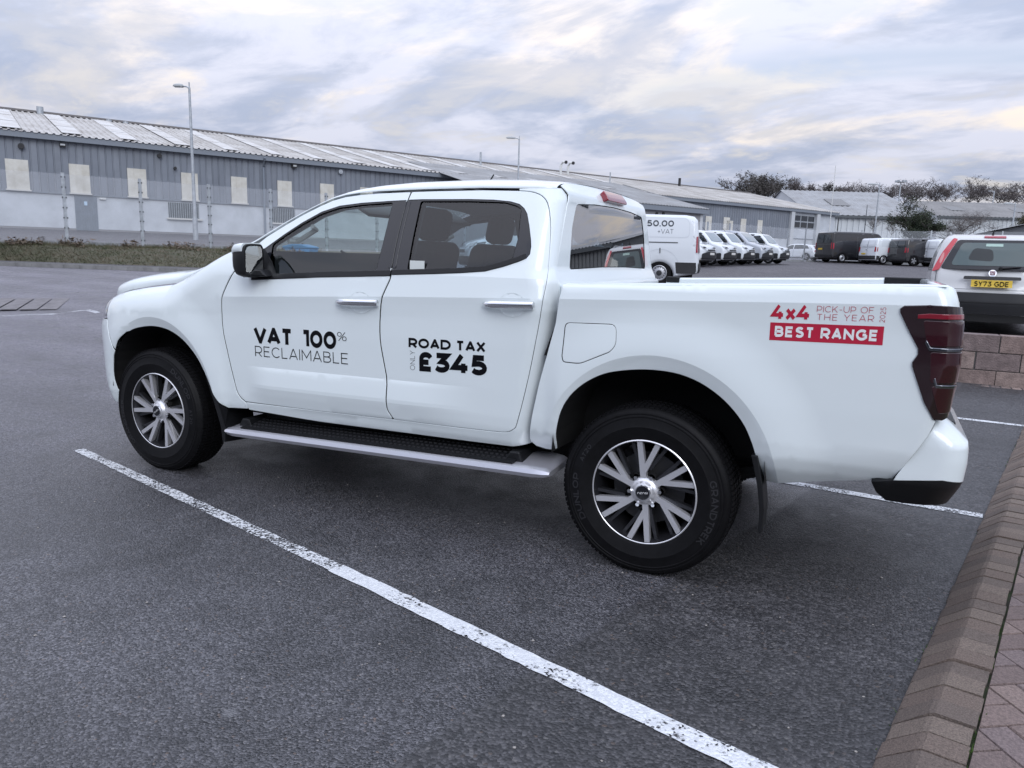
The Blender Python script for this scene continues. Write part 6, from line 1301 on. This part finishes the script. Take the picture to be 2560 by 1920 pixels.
def doblo(name, label, loc, heading, pm=VWHITE, group='white vans in the nearer row', plate=True, big=False, rearp=PLATE_W, steel=True):
    """compact panel van, about 4.4 m"""
    k = 1.0
    prof = [(-2.14, .30), (-2.20, .42), (-2.21, .62), (-2.19, .80), (-2.12, .93), (-2.0, 1.0), (-1.75, 1.08), (-1.42, 1.16), (-1.30, 1.22), (-1.02, 1.50), (-.78, 1.72), (-.62, 1.80), (-.30, 1.845), (.5, 1.855), (1.6, 1.835), (1.95, 1.80), (2.06, 1.72), (2.14, 1.40), (2.18, .95), (2.19, .62), (2.20, .45), (2.16, .30)]
    if big: prof = [(a*1.16, b*(1.045 if b > .9 else 1.0)) for a, b in prof]
    s_ = 1.16 if big else 1.0; h_ = 1.045 if big else 1.0; w = .955 if big else .915
    v = Veh(name, label, 'van', loc, heading, prof, w, (-1.33*s_, 1.46*s_), .335, pm, group, steel=steel); q = lambda L: [(a*s_, b*(h_ if b > .9 else 1)) for a, b in L]
    v.side('side_window', roundpoly(q([(-1.12, 1.20), (-.36, 1.22), (-.30, 1.66), (-.60, 1.68), (-.85, 1.52)]), .05), VGL); v.seam(q([(-.24, .32), (-.20, 1.2), (-.24, 1.72)])); v.seam(q([(-1.16, .34), (-1.2, .9), (-1.18, 1.18)]))
    v.side('side_crease', roundpoly(q([(-.12, 1.22), (1.75, 1.22), (1.72, 1.66), (-.12, 1.70)]), .10), mat('recess_shade', (.62, .66, .70), .4, 0, .6) if pm is VWHITE else pm, .003)  # flat sheet; on white vans the recess is shade put into its colour
    v.side('sill_cladding', q([(-.95, .24), (1.05, .24), (1.05, .40), (-.95, .40)]), DCLAD, .01)
    v.side('front_cladding', q([(-2.08, .31), (-1.76, .31), (-1.76, .62), (-1.98, .64), (-2.08, .60)]), DCLAD, .008); v.side('rear_cladding', q([(1.88, .32), (2.14, .32), (2.14, .60), (1.84, .58)]), DCLAD, .008)
    v.end('front_bumper', roundpoly([(-w*.95, .32), (w*.95, .32), (w*.95, .60), (w*.45, .72), (-w*.45, .72), (-w*.95, .60)], .06), DCLAD, .012); v.end('grille', roundpoly([(-.48, .74), (.48, .74), (.42, .82), (-.42, .82)], .02), DCLAD, .01)
    v.end('headlamp', roundpoly([(.44, .84), (.93*w, .90), (.93*w, 1.00), (.50, .955)], .03), HLAMP, .010, mirror=True); v.end('headlamp_eye', roundpoly([(.55, .87), (.72, .89), (.72, .94), (.56, .93)], .01), DARK, .013, mirror=True)
    if plate: v.end('number_plate', [(-.26, .55), (.26, .55), (.26, .66), (-.26, .66)], PLATE_W, .025)
    v.end('windscreen', roundpoly([(-w*.80, 1.25*h_), (w*.80, 1.25*h_), (w*.70, 1.73*h_), (-w*.70, 1.73*h_)], .05), VGLP, .006)
    v.end('rear_window', roundpoly([(-w*.78, 1.22*h_), (-.03, 1.22*h_), (-.03, 1.66*h_), (-w*.72, 1.66*h_)], .06), VGL if pm is VBLACK else VWHITE, .006, front=False, mirror=True)
    v.end('door_seam', [(-.008, .45), (.008, .45), (.008, 1.75*h_), (-.008, 1.75*h_)], SEAM, .006, front=False); v.end('rear_bumper', roundpoly([(-w*.96, .34), (w*.96, .34), (w*.96, .60), (-w*.96, .60)], .04), DCLAD, .014, front=False)
    v.end('tail_lamp', roundpoly([(w*.80, .88), (w*.965, .86), (w*.965, 1.20), (w*.83, 1.22)], .03), TAILR, .010, front=False, mirror=True)
    v.side('tail_lamp_wrap', q([(2.05, .90), (2.13, .88), (2.11, 1.18), (2.04, 1.18)]), TAILR, .008)
    v.end('rear_plate', [(-.55, .68), (-.10, .68), (-.10, .78), (-.55, .78)], rearp, .012, front=False); v.end('door_handle', [(-.12, .98), (-.03, .98), (-.03, 1.02), (-.12, 1.02)], DCLAD, .014, front=False)
    for sg in (-1, 1):
        mb = MB(); mb.box((-1.02*s_, sg*(w+.10), 1.28*h_), (.09, .14, .15)); mb.build('door_mirror', DCLAD, v.o, bevel=.03, smooth=True)
    mb = MB(); mb.tube([(-.55, 0, 1.80*h_), (-.35, 0, 2.02*h_)], .010, 5); mb.build('aerial', DARK, v.o)
    return v
def gz(p): return (p[0], p[1], YZ(p[0], p[1]))
VH = R(-12); perp = np.array([math.cos(VH+PI/2), math.sin(VH+PI/2)]); hv = np.array([math.cos(VH), math.sin(VH)])
b0 = at(1773, 664, 46)[:2]-hv*.9                                    # front wheel spot -> vehicle centre
row = [('compact white van at the left end of the row, half hidden by the lettered van', VWHITE, -1, False), ('white compact van second from the left in the row', VWHITE, 0, False), ('white compact van in the middle of the row beside the silver van', VWHITE, 1, False), ('taller silver-grey van standing between white vans', VSILV, 2.05, True), ('white compact van at the right-hand end of the row', VWHITE, 3.15, False)]
for lab, pm, k, big in row:
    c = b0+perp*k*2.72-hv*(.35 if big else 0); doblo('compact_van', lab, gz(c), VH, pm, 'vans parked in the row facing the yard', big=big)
# rear-facing row further right
HH = R(40); hh = np.array([math.cos(HH), math.sin(HH)])
def rear_place(px, py, ppm, L_): p = at(px, py, ppm)[:2]; return gz(p+hh*L_/2)
def ducato(label, loc, heading):
    prof = [(-2.62, .32), (-2.70, .45), (-2.71, .75), (-2.66, .98), (-2.45, 1.12), (-2.15, 1.24), (-2.02, 1.30), (-1.72, 1.72), (-1.50, 2.02), (-1.30, 2.16), (-.9, 2.23), (.5, 2.25), (2.45, 2.23), (2.62, 2.15), (2.69, 1.6), (2.70, .9), (2.71, .5), (2.66, .32)]
    v = Veh('large_van', label, 'van', loc, heading, prof, 1.01, (-1.75, 1.72), .345, VBLACK, 'vans parked with their backs to the camera', tb=.07, r_=.12)
    v.side('side_window', roundpoly([(-1.75, 1.35), (-.85, 1.36), (-.85, 1.92), (-1.30, 1.92), (-1.52, 1.70)], .05), VGL); v.seam([(-.75, .4), (-.75, 2.1)]); v.seam([(.55, .4), (.55, 2.1)])
    v.side('side_strip', [(-.7, .62), (1.3, .62), (1.3, .72), (-.7, .72)], DCLAD, .012); v.side('body_crease', roundpoly([(-.65, 1.25), (2.45, 1.25), (2.42, 2.0), (-.65, 2.0)], .12), mat('van_black_recess', (.014, .014, .018), .25, 0, .9), .003)
    v.end('rear_window', roundpoly([(-.80, 1.40), (-.05, 1.40), (-.05, 2.02), (-.76, 2.02)], .06), VGL, .008, front=False, mirror=True); v.end('door_seam', [(-.008, .5), (.008, .5), (.008, 2.1), (-.008, 2.1)], SEAM, .008, front=False); v.end('door_band', [(-.92, 1.30), (.92, 1.30), (.92, 1.33), (-.92, 1.33)], SEAM, .008, front=False)
    v.end('tail_lamp', roundpoly([(.86, .98), (.975, .96), (.975, 1.42), (.88, 1.44)], .03), TAILR, .012, front=False, mirror=True); v.side('tail_lamp_wrap', [(2.55, .98), (2.66, .96), (2.65, 1.40), (2.54, 1.40)], TAILR, .01); v.end('rear_plate', [(-.58, .92), (-.06, .92), (-.06, 1.04), (-.58, 1.04)], PLATE_Y, .014, front=False)
    v.end('rear_bumper', roundpoly([(-.98, .36), (.98, .36), (.98, .58), (-.98, .58)], .04), DCLAD, .016, front=False); v.end('windscreen', roundpoly([(-.82, 1.36), (.82, 1.36), (.74, 2.06), (-.74, 2.06)], .05), VGLP, .006); v.end('headlamp', roundpoly([(.5, .92), (.93, .98), (.93, 1.10), (.55, 1.05)], .03), HLAMP, .01, mirror=True); v.end('front_bumper', [(-.95, .36), (.95, .36), (.95, .72), (-.95, .72)], DCLAD, .012)
    return v
ducato('large black panel van parked with its back towards the camera', rear_place(2054, 655, 33.5, 5.4), HH)
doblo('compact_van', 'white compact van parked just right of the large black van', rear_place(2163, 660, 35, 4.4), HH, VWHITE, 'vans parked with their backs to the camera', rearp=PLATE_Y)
doblo('compact_van', 'black compact van between two white vans', rear_place(2236, 666, 36, 4.4), HH, VBLACK, 'vans parked with their backs to the camera', rearp=DCLAD, steel=False)
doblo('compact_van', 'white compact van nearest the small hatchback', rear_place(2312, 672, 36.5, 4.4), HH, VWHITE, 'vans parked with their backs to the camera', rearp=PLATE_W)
# lettered van behind the cab and the van seen through the cab windows
def scudo(name, label, loc, heading, lettered=False):
    prof = [(-2.55, .30), (-2.62, .42), (-2.63, .66), (-2.60, .86), (-2.50, .99), (-2.25, 1.08), (-1.95, 1.16), (-1.75, 1.22), (-1.36, 1.58), (-1.12, 1.78), (-.90, 1.87), (-.5, 1.925), (.6, 1.94), (2.20, 1.92), (2.44, 1.88), (2.54, 1.78), (2.60, 1.35), (2.635, .9), (2.65, .6), (2.66, .45), (2.62, .34)]
    v = Veh(name, label, 'van', loc, heading, prof, .96, (-1.72, 1.555), .335, VWHITE, None, tb=.11, r_=.13)
    v.side('side_window', roundpoly([(-1.55, 1.24), (-.70, 1.25), (-.68, 1.70), (-.98, 1.71), (-1.22, 1.55)], .05), VGL); v.seam([(-.60, .36), (-.56, 1.25), (-.60, 1.80)]); v.seam([(.62, .40), (.62, 1.82)]); v.seam([(-1.62, .40), (-1.66, 1.0), (-1.60, 1.2)])
    v.side('sliding_rail', [(.62, 1.155), (2.02, 1.155), (2.02, 1.185), (.62, 1.185)], mat('rail_slot', (.09, .10, .11), .6), .006); v.side('side_recess', roundpoly([(.75, 1.30), (2.34, 1.30), (2.34, 1.70), (2.24, 1.84), (.75, 1.86)], .12), mat('recess_shade', (.62, .66, .70), .4, 0, .6), .002); v.side('side_recess_inner', roundpoly([(.77, 1.32), (2.32, 1.32), (2.32, 1.69), (2.22, 1.82), (.77, 1.84)], .12), VWHITE, .004)  # outline of the pressed recess is shade put into the colour
    for pts in ([(1.555+.56*math.cos(R(a)), .40+.60*math.sin(R(a))) for a in range(165, 10, -12)],): v.side('arch_crease', [(p[0]*1.0, p[1]) for p in pts]+[(1.555+(p[0]-1.555)*.97, .40+(p[1]-.40)*.97) for p in pts[::-1]], mat('recess_shade', (.62, .66, .70), .4, 0, .6), .004, res=.05)  # flat band whose darker white paints the shade of the arch crease
    v.side('rear_cladding', [(2.02, .34), (2.56, .34), (2.60, .42), (2.58, .64), (1.98, .64)], DCLAD, .012); v.side('sill_cladding', [(-1.25, .25), (1.12, .25), (1.12, .40), (-1.25, .40)], DCLAD, .01); v.side('front_cladding', [(-2.50, .32), (-2.14, .32), (-2.14, .62), (-2.40, .62), (-2.50, .56)], DCLAD, .01)
    v.end('rear_bumper', roundpoly([(-.94, .36), (.94, .36), (.94, .64), (-.94, .64)], .04), DCLAD, .016, front=False); v.end('tail_lamp', roundpoly([(.82, .92), (.935, .90), (.935, 1.36), (.85, 1.38)], .03), TAILR, .014, front=False, mirror=True)
    v.side('tail_lamp_wrap', [(2.56, .92), (2.605, .90), (2.585, 1.34), (2.55, 1.34)], TAILR, .010); v.end('rear_plate', [(-.26, .70), (.26, .70), (.26, .81), (-.26, .81)], PLATE_Y, .014, front=False); v.end('door_seam', [(-.008, .5), (.008, .5), (.008, 1.85), (-.008, 1.85)], SEAM, .008, front=False)
    v.end('windscreen', roundpoly([(-.80, 1.26), (.80, 1.26), (.70, 1.80), (-.70, 1.80)], .05), VGLP, .006); v.end('headlamp', roundpoly([(.46, .84), (.90, .90), (.90, 1.03), (.56, .97)], .03), HLAMP, .012, mirror=True); v.side('headlamp_wrap', roundpoly([(-2.50, .88), (-2.26, .93), (-2.20, 1.02), (-2.46, .97)], .03), HLAMP, .010); v.side('headlamp_rim', roundpoly([(-2.53, .86), (-2.23, .91), (-2.17, 1.04), (-2.49, .99)], .03), DARK, .007)
    v.end('front_bumper', roundpoly([(-.92, .34), (.92, .34), (.92, .60), (-.92, .60)], .05), DCLAD, .012); v.end('grille', [(-.5, .70), (.5, .70), (.45, .80), (-.45, .80)], DCLAD, .012)
    for sg in (-1, 1): mb = MB(); mb.box((-1.42, sg*1.05, 1.30), (.11, .2, .24)); mb.build('door_mirror', DCLAD, v.o, bevel=.03, smooth=True)
    if lettered:
        def pl(u0, z0): return lambda u, z, e: (lambda p: (p[0], p[1]-.008-e, p[2]))(v.deform(u0+u, -v.w, z0+z))
        GI = mat('grey_vinyl', (.045, .055, .07), .5)
        lettering('price_lettering', '50.00', .17, .22, pl(1.15, 1.60), GI, v.o, .13, width=.73); lettering('price_lettering', '+VAT', .125, .085, pl(1.45, 1.41), GI, v.o, .14, width=.43)
        mb = MB(); mb.tube([(1.55, -.975, .88), (1.545, -.976, 1.02)], .012, 5); mb.build('fuel_flap_latch', DCLAD, v.o)
    return v
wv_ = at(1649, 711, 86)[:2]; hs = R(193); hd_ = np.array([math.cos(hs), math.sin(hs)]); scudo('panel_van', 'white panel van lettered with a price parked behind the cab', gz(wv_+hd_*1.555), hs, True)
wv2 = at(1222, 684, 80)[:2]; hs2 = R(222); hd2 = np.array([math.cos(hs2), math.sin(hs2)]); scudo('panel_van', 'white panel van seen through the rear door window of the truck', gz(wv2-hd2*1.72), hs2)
# cars
def car(name, label, loc, heading, pm, H=1.66, L_=4.4, group=None, stripe=None):
    k = L_/4.4; h = H/1.66; prof = [(-2.08*k, .30), (-2.18*k, .45), (-2.19*k, .62), (-2.12*k, .80*h), (-1.9*k, .92*h), (-1.3*k, 1.03*h), (-1.02*k, 1.08*h), (-.62*k, 1.36*h), (-.25*k, 1.58*h), (.2*k, 1.65*h), (.9*k, 1.64*h), (1.55*k, 1.56*h), (1.85*k, 1.36*h), (2.08*k, 1.08*h), (2.16*k, .80*h), (2.19*k, .5), (2.12*k, .30)]
    v = Veh(name, label, 'car', loc, heading, prof, .90, (-1.32*k, 1.30*k), .335, pm, group, tb=.20, zb=.95*h, bow=.30, r_=.14, steel=False, rear_bow=.16)
    v.side('side_window', roundpoly([(-.85*k, 1.10*h), (.10*k, 1.13*h), (.12*k, 1.54*h), (-.12*k, 1.52*h), (-.45*k, 1.36*h)], .04), VGL, .010); v.side('side_window', roundpoly([(.18*k, 1.13*h), (1.55*k, 1.18*h), (1.35*k, 1.48*h), (.9*k, 1.55*h), (.2*k, 1.55*h)], .05), VGL, .010); v.seam([(.14*k, .36), (.14*k, 1.12*h)])
    v.end('windscreen', roundpoly([(-.70, 1.12*h), (.70, 1.12*h), (.60, 1.54*h), (-.60, 1.54*h)], .05), VGLP, .008); v.end('headlamp', roundpoly([(.42, .80*h), (.78, .86*h), (.74, .95*h), (.48, .89*h)], .03), HLAMP, .012, mirror=True); v.end('grille', roundpoly([(-.42, .66*h), (.42, .66*h), (.50, .76*h), (-.50, .76*h)], .03), DCLAD, .012); v.end('lower_grille', roundpoly([(-.55, .40), (.55, .40), (.50, .54), (-.50, .54)], .03), DCLAD, .012)
    v.end('rear_window', roundpoly([(-.62, 1.16*h), (.62, 1.16*h), (.54, 1.48*h), (-.54, 1.48*h)], .05), VGL, .010, front=False); v.end('tail_lamp', roundpoly([(.56, .86*h), (.82, .86*h), (.80, 1.02*h), (.60, 1.02*h)], .03), TAILR, .012, front=False, mirror=True); v.end('number_plate', [(-.26, .57), (.26, .57), (.26, .68), (-.26, .68)], PLATE_W, .02)
    return v
pS = at(880, 606, 25.5); car('suv_car', 'white sport utility car in the compound seen through the front door window', (pS[0], pS[1], pS[2]), R(-20), VWHITE)
pS = at(1990, 636, 27.5); car('saloon_car', 'white car behind the end van of the row', (pS[0], pS[1], YZ(pS[0], pS[1])), R(160), VWHITE, 1.45, 4.5)
# blue grit bin
p = at(752, 656, 62); gb = thing('grit_bin', 'blue plastic grit bin seen through the front door window', 'bin', p, R(10)); BLU = mat('blue_plastic', (.07, .22, .42), .5, var=.1, vs=4)
mb = MB(); mb.prism([(-.55, 0), (.55, 0), (.60, .55), (-.60, .55)], 'y', -.35, .35); mb.build('bin_body', BLU, gb, bevel=.03); mb = MB(); mb.prism([(-.63, .55), (.63, .55), (.63, .62), (.2, .72), (-.2, .72), (-.63, .62)], 'y', -.38, .38); mb.build('lid', BLU, gb, bevel=.03)
# ------------------------------------------------------------------ small white hatchback on the right
hp = at(2468, 842, 165); PAINT_P = paint('hatchback_white', (.60, .61, .62), True, .4)
prof = [(-1.72, .30), (-1.80, .45), (-1.80, .66), (-1.74, .82), (-1.5, .93), (-1.05, 1.02), (-.85, 1.06), (-.45, 1.36), (-.20, 1.50), (.2, 1.55), (1.0, 1.545), (1.32, 1.515), (1.44, 1.46), (1.53, 1.30), (1.64, 1.05), (1.70, .90), (1.735, .74), (1.78, .66), (1.80, .48), (1.76, .32)]
PV = Veh('hatchback_car', 'small white hatchback parked above the block wall, rear towards the camera', 'car', (hp[0], hp[1]+1.80, hp[2]), R(89), prof, .80, (-1.15, 1.15), .30, PAINT_P, None, tb=.20, zb=.92, bow=.25, r_=.13, steel=False, rear_bow=.14, floor=.24)
RG = glass('hatch_glass', (.34, .42, .42), .10)
gwin = roundpoly([(-.62, 1.035), (.62, 1.035), (.535, 1.415), (-.535, 1.415)], .06); PV.end('hatch_surround', roundpoly([(-.70, 1.00), (.70, 1.00), (.575, 1.445), (-.575, 1.445)], .05), GLOSSBLK, .006, front=False); PV.end('rear_window', roundpoly([(-.57, 1.055), (.57, 1.055), (.49, 1.40), (-.49, 1.40)], .06), mat('hatch_window', (.055, .085, .085), .05, 0, .8), .010, front=False)
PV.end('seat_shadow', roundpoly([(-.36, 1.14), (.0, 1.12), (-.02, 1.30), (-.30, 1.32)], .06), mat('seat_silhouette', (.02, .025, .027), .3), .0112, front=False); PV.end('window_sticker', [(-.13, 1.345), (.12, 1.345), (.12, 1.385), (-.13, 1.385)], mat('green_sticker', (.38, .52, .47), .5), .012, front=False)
PV.end('tail_lamp', roundpoly([(.715, .985), (.80, .955), (.735, 1.25), (.655, 1.465), (.585, 1.455), (.66, 1.20)], .02), mat('hatch_tail_red', (.50, .03, .05), .12, 0, .8), .014, front=False, mirror=True, thick=.02); PV.end('reflector_oval', [(.715+.022*math.cos(a), 1.16+.085*math.sin(a)) for a in np.linspace(0, 2*PI, 18, endpoint=False)], mat('pink_reflector', (.62, .25, .25), .2, 0, .6), .017, front=False, mirror=True)
PV.end('brake_light', roundpoly([(-.17, 1.478), (.17, 1.478), (.17, 1.502), (-.17, 1.502)], .008), TAILR, .016, front=False, thick=.015); PV.end('door_seam', [(.735, .70), (.747, .70), (.745, .985), (.733, .985)], SEAM, .006, front=False, mirror=True); PV.end('hatch_seam', [(-.74, .695), (.74, .695), (.74, .704), (-.74, .704)], SEAM, .007, front=False)
PV.end('hatch_handle', roundpoly([(-.37, .855), (.37, .855), (.36, .895), (-.36, .895)], .012), DCLAD, .022, front=False, thick=.02); npl, _ = PV.end('number_plate', [(-.265, .735), (.265, .735), (.265, .845), (-.265, .845)], PLATE_Y, .012, front=False)
def rear_pl(y0, z0, off): return lambda u, v, e: (lambda p: (p[0]+off+e, p[1], p[2]))(PV.deform(PV.prof_x(z0+v, False), y0+u, z0+v))
lettering('plate_lettering', 'SY73 GDE', .072, .17, rear_pl(-.225, .755, .020), INK, npl, .17, width=.445)
PV.end('bumper_insert', roundpoly([(-.78, .34), (.52, .34), (.52, .60), (.46, .655), (-.78, .655)], .04), DCLAD, .012, front=False); PV.end('bumper_groove', [(-.74, .50), (.46, .50), (.46, .512), (-.74, .512)], DARK, .015, front=False); PV.end('lower_valance', [(-.74, .22), (.74, .22), (.74, .335), (-.74, .335)], DARK, .012, front=False)
bd, _ = PV.end('badge', [(.052*math.cos(a), .945+.052*math.sin(a)) for a in np.linspace(0, 2*PI, 24, endpoint=False)], CHROME, .012, front=False); PV.end('badge_field', roundpoly([(-.033, .917), (.033, .917), (.036, .975), (-.036, .975)], .006), mat('badge_maroon', (.12, .008, .03), .3), .0145, front=False, parent=bd)
lettering('badge_lettering', 'FIAT', .034, .13, rear_pl(-.027, .929, .0190), mat('badge_silver', (.75, .75, .78), .3, .6), bd, .12, width=.054)
lettering('model_lettering', 'NVSOEA', .022, .16, rear_pl(.42, .745, .012), SEAM, PV.o, .15, width=.16)
wb = np.array(PV.deform(PV.prof_x(1.02, False), .10, 1.02)); mb = MB(); mb.tube([wb+[.02, 0, 0], np.array(PV.deform(PV.prof_x(1.05, False), -.20, 1.05))+[.03, .55, 0]], [.014, .008], 6); mb.lathe([(.001, 0), (.03, 0), (.02, .03), (.001, .03)], 10, tuple(wb+[.01, 0, 0]), 'x'); mb.build('wiper', DARK, PV.o)
mb = MB(); mb.tube([(.95, .0, 1.53), (1.08, .0, 1.62)], [.018, .006], 6); mb.build('aerial', DARK, PV.o)
for sg in (-1, 1): mb = MB(); mb.tube([(-.3, sg*.56, 1.50), (.0, sg*.575, 1.575), (.8, sg*.575, 1.575), (1.1, sg*.565, 1.52)], .016, 6); mb.build('roof_rail', mat('rail_silver', (.35, .36, .37), .35, .6), PV.o, smooth=True)
# ================================================================== trees, hill
def tree(name, label, base, h, width, m, depth=5, seed=0, trunk=.03, leaf=None, leaf_n=0, leaf_s=.1, group=None, upright=.35, start=.25, fine=.7):
    """trunk, forking limbs and twigs fitted to a height and crown width; leaf adds a crown of small faces round the twigs"""
    rg = np.random.default_rng(seed); o = thing(name, label, 'tree', base, group=group); segs = []; tips = []
    def grow(p, d, L_, r_, k):
        n = 3; pts = [p]; q = p.copy(); dd = d.copy()
        for i in range(n): dd = dd+rg.normal(0, .17, 3); dd[2] += .04; dd /= np.linalg.norm(dd); q = q+dd*L_/n; pts.append(q.copy())
        segs.append((pts, r_, k))
        if k <= 1: tips.extend(pts[1:])
        if k == 0: return
        nb = int(rg.integers(3, 5)) if k < depth else 7
        for i in range(nb):
            t = rg.uniform(.35, 1.0); j = min(2, int(t*3)); s = pts[j]+(pts[j+1]-pts[j])*(t*3-j); a = rg.uniform(0, 2*PI) if k < depth else 2*PI*i/nb+rg.normal(0, .3)
            nd = dd*rg.uniform(.3, .75)+np.array([math.cos(a), math.sin(a), upright*rg.uniform(.1, 1.1)])*rg.uniform(.6, 1.0); nd /= np.linalg.norm(nd)
            grow(s, nd, L_*rg.uniform(.58, .85), r_*fine, k-1)
    grow(np.array([0., 0., 0.]), np.array([0, 0, 1.0]), start*1.3, trunk, depth)
    T = np.array(tips); zt = np.percentile(T[:, 2], 99.5); wx = np.percentile(np.abs(T[:, :2]), 98); sc = np.array([width/2/wx, width/2/wx, h/zt])
    tv = MB()
    for pts, r_, k in segs: tv.tube([q*sc for q in pts], [r_*h*(1-.35*i/3) for i in range(4)], 6 if k >= depth-1 else 3, cap=False)
    tv.build('trunk', m, o)
    if leaf:
        lv = MB()
        for i in range(leaf_n):
            q = tips[int(rg.integers(len(tips)))]*sc+rg.normal(0, h*.03, 3); e = rg.normal(0, leaf_s, 3); g = rg.normal(0, leaf_s, 3); lv.add([q, q+e, q+g], [(0, 1, 2)])
        lv.build('crown', leaf, o)
    return o
BARK = mat('dark_bark', (.10, .088, .086), .9, var=.2, vs=2); BARK2 = mat('grey_bark', (.12, .105, .10), .9, var=.2, vs=2); TWIG = mat('twig_mass', (.125, .11, .112), .95, var=.25, vs=.3); PINE = mat('pine_green', (.020, .034, .018), .9, col2=(.045, .055, .028), vs=.8); OLIVE = mat('olive_leaf', (.085, .075, .030), .9, col2=(.05, .05, .022), vs=.7)
# hill behind
hl = [at(x, y, 4.2) for x, y in ((1500, 560), (1750, 535), (1900, 520), (2050, 528), (2250, 520), (2450, 522), (2700, 530), (3000, 545), (3300, 560))]
V = []
for p in hl: d = (p-CAM_POS); d[2] = 0; d /= np.linalg.norm(d); V += [tuple(p-d*230+np.array([0, 0, -p[2]+2.0])), tuple(p), tuple(p+d*300+np.array([0, 0, -10]))]
n = len(hl); tag(mk('hill', V, [(3*i+j, 3*i+3+j, 3*i+4+j, 3*i+1+j) for i in range(n-1) for j in range(2)], mat('hill_scrub', (.07, .07, .06), .95, col2=(.10, .085, .075), vs=.03), smooth=True), 'low wooded hill on the skyline', kind='structure')
kinds = [('bare round-crowned tree', 'b'), ('bare spreading tree', 'b')]
desc = ['dense dark tree clump left of the thin mast', 'second dark bare tree on the skyline above the roof', 'dark bare tree beside the dense clump', 'pale thin bare tree with open crown', 'short bare tree left of the pale one', 'small bare tree above the building end', 'dark ivy-clad tree just right of the thin mast', 'dark bare tree left of the lamp post', 'round bare tree behind the lamp post', 'bare tree right of the lamp post', 'small bare tree beneath the floodlight mast', 'wide bare tree right of the floodlight mast', 'tall round bare tree above the evergreen', 'bare tree with many stems above the evergreen', 'bare tree in the middle of the right-hand skyline row', 'tallest round bare tree of the skyline row', 'bare tree behind the distant thin lamp', 'bare tree nearly at the right edge of the skyline', 'broad bare tree at the far right edge', 'bare tree cut by the right edge of the picture']
spots = [(1868, 520, 66), (1905, 522, 62), (1938, 522, 58), (1992, 518, 56), (2012, 520, 46), (2035, 520, 40), (2085, 522, 50), (2110, 520, 46), (2130, 520, 50), (2165, 520, 46), (2205, 520, 38), (2262, 520, 52), (2292, 520, 52), (2330, 520, 54), (2365, 520, 48), (2410, 520, 56), (2450, 520, 44), (2490, 520, 46), (2530, 522, 48), (2570, 522, 50)]
for i, ((px, py, hpx), ds) in enumerate(zip(spots, desc)):
    ppm = 4.6+.35*math.sin(i*2.1); b = at(px, py, ppm); dense = i in (0, 1, 2, 6); H_ = hpx/ppm*1.28+2.0
    tree('ridge_tree', ds, b-np.array([0, 0, 2.0]), H_, H_*(1.2 if i not in (3, 4) else .7), BARK, 4, 100+i, .016, mat('ivy_dark', (.078, .073, .068), .95, var=.3, vs=.3) if dense else TWIG, 3000 if dense else 1300, .42 if dense else .28, group='trees on the skyline', upright=.55, start=.22)
b = at(2296, 640, 20); tree('evergreen_tree', 'dark evergreen tree with dense needles beside the pale shed', b, 132/20, 118/20, BARK, 4, 7, .022, PINE, 14000, .085, upright=.25, start=.12)
b = at(2400, 636, 19); tree('bare_tree', 'large bare spreading tree behind the small hatchback', b, 108/19, 170/19, BARK2, 6, 12, .022, None, upright=.35, start=.10, fine=.56)
b = at(2562, 640, 20); tree('olive_tree', 'olive-brown leafy tree at the right edge above the hatchback', b, 130/20, 120/20, BARK, 4, 21, .022, OLIVE, 8000, .08, upright=.4, start=.12)
b = at(2182, 596, 22); tree('bare_sapling', 'slender bare sapling in front of the pale shed', b, 50/22, 34/22, BARK2, 4, 31, .012, None, upright=.8, start=.15)
b = at(2227, 596, 20); tree('bare_sapling', 'small bare bush in front of the pale shed beside the evergreen', b, 36/20, 30/20, BARK2, 4, 33, .012, None, upright=.7, start=.12)
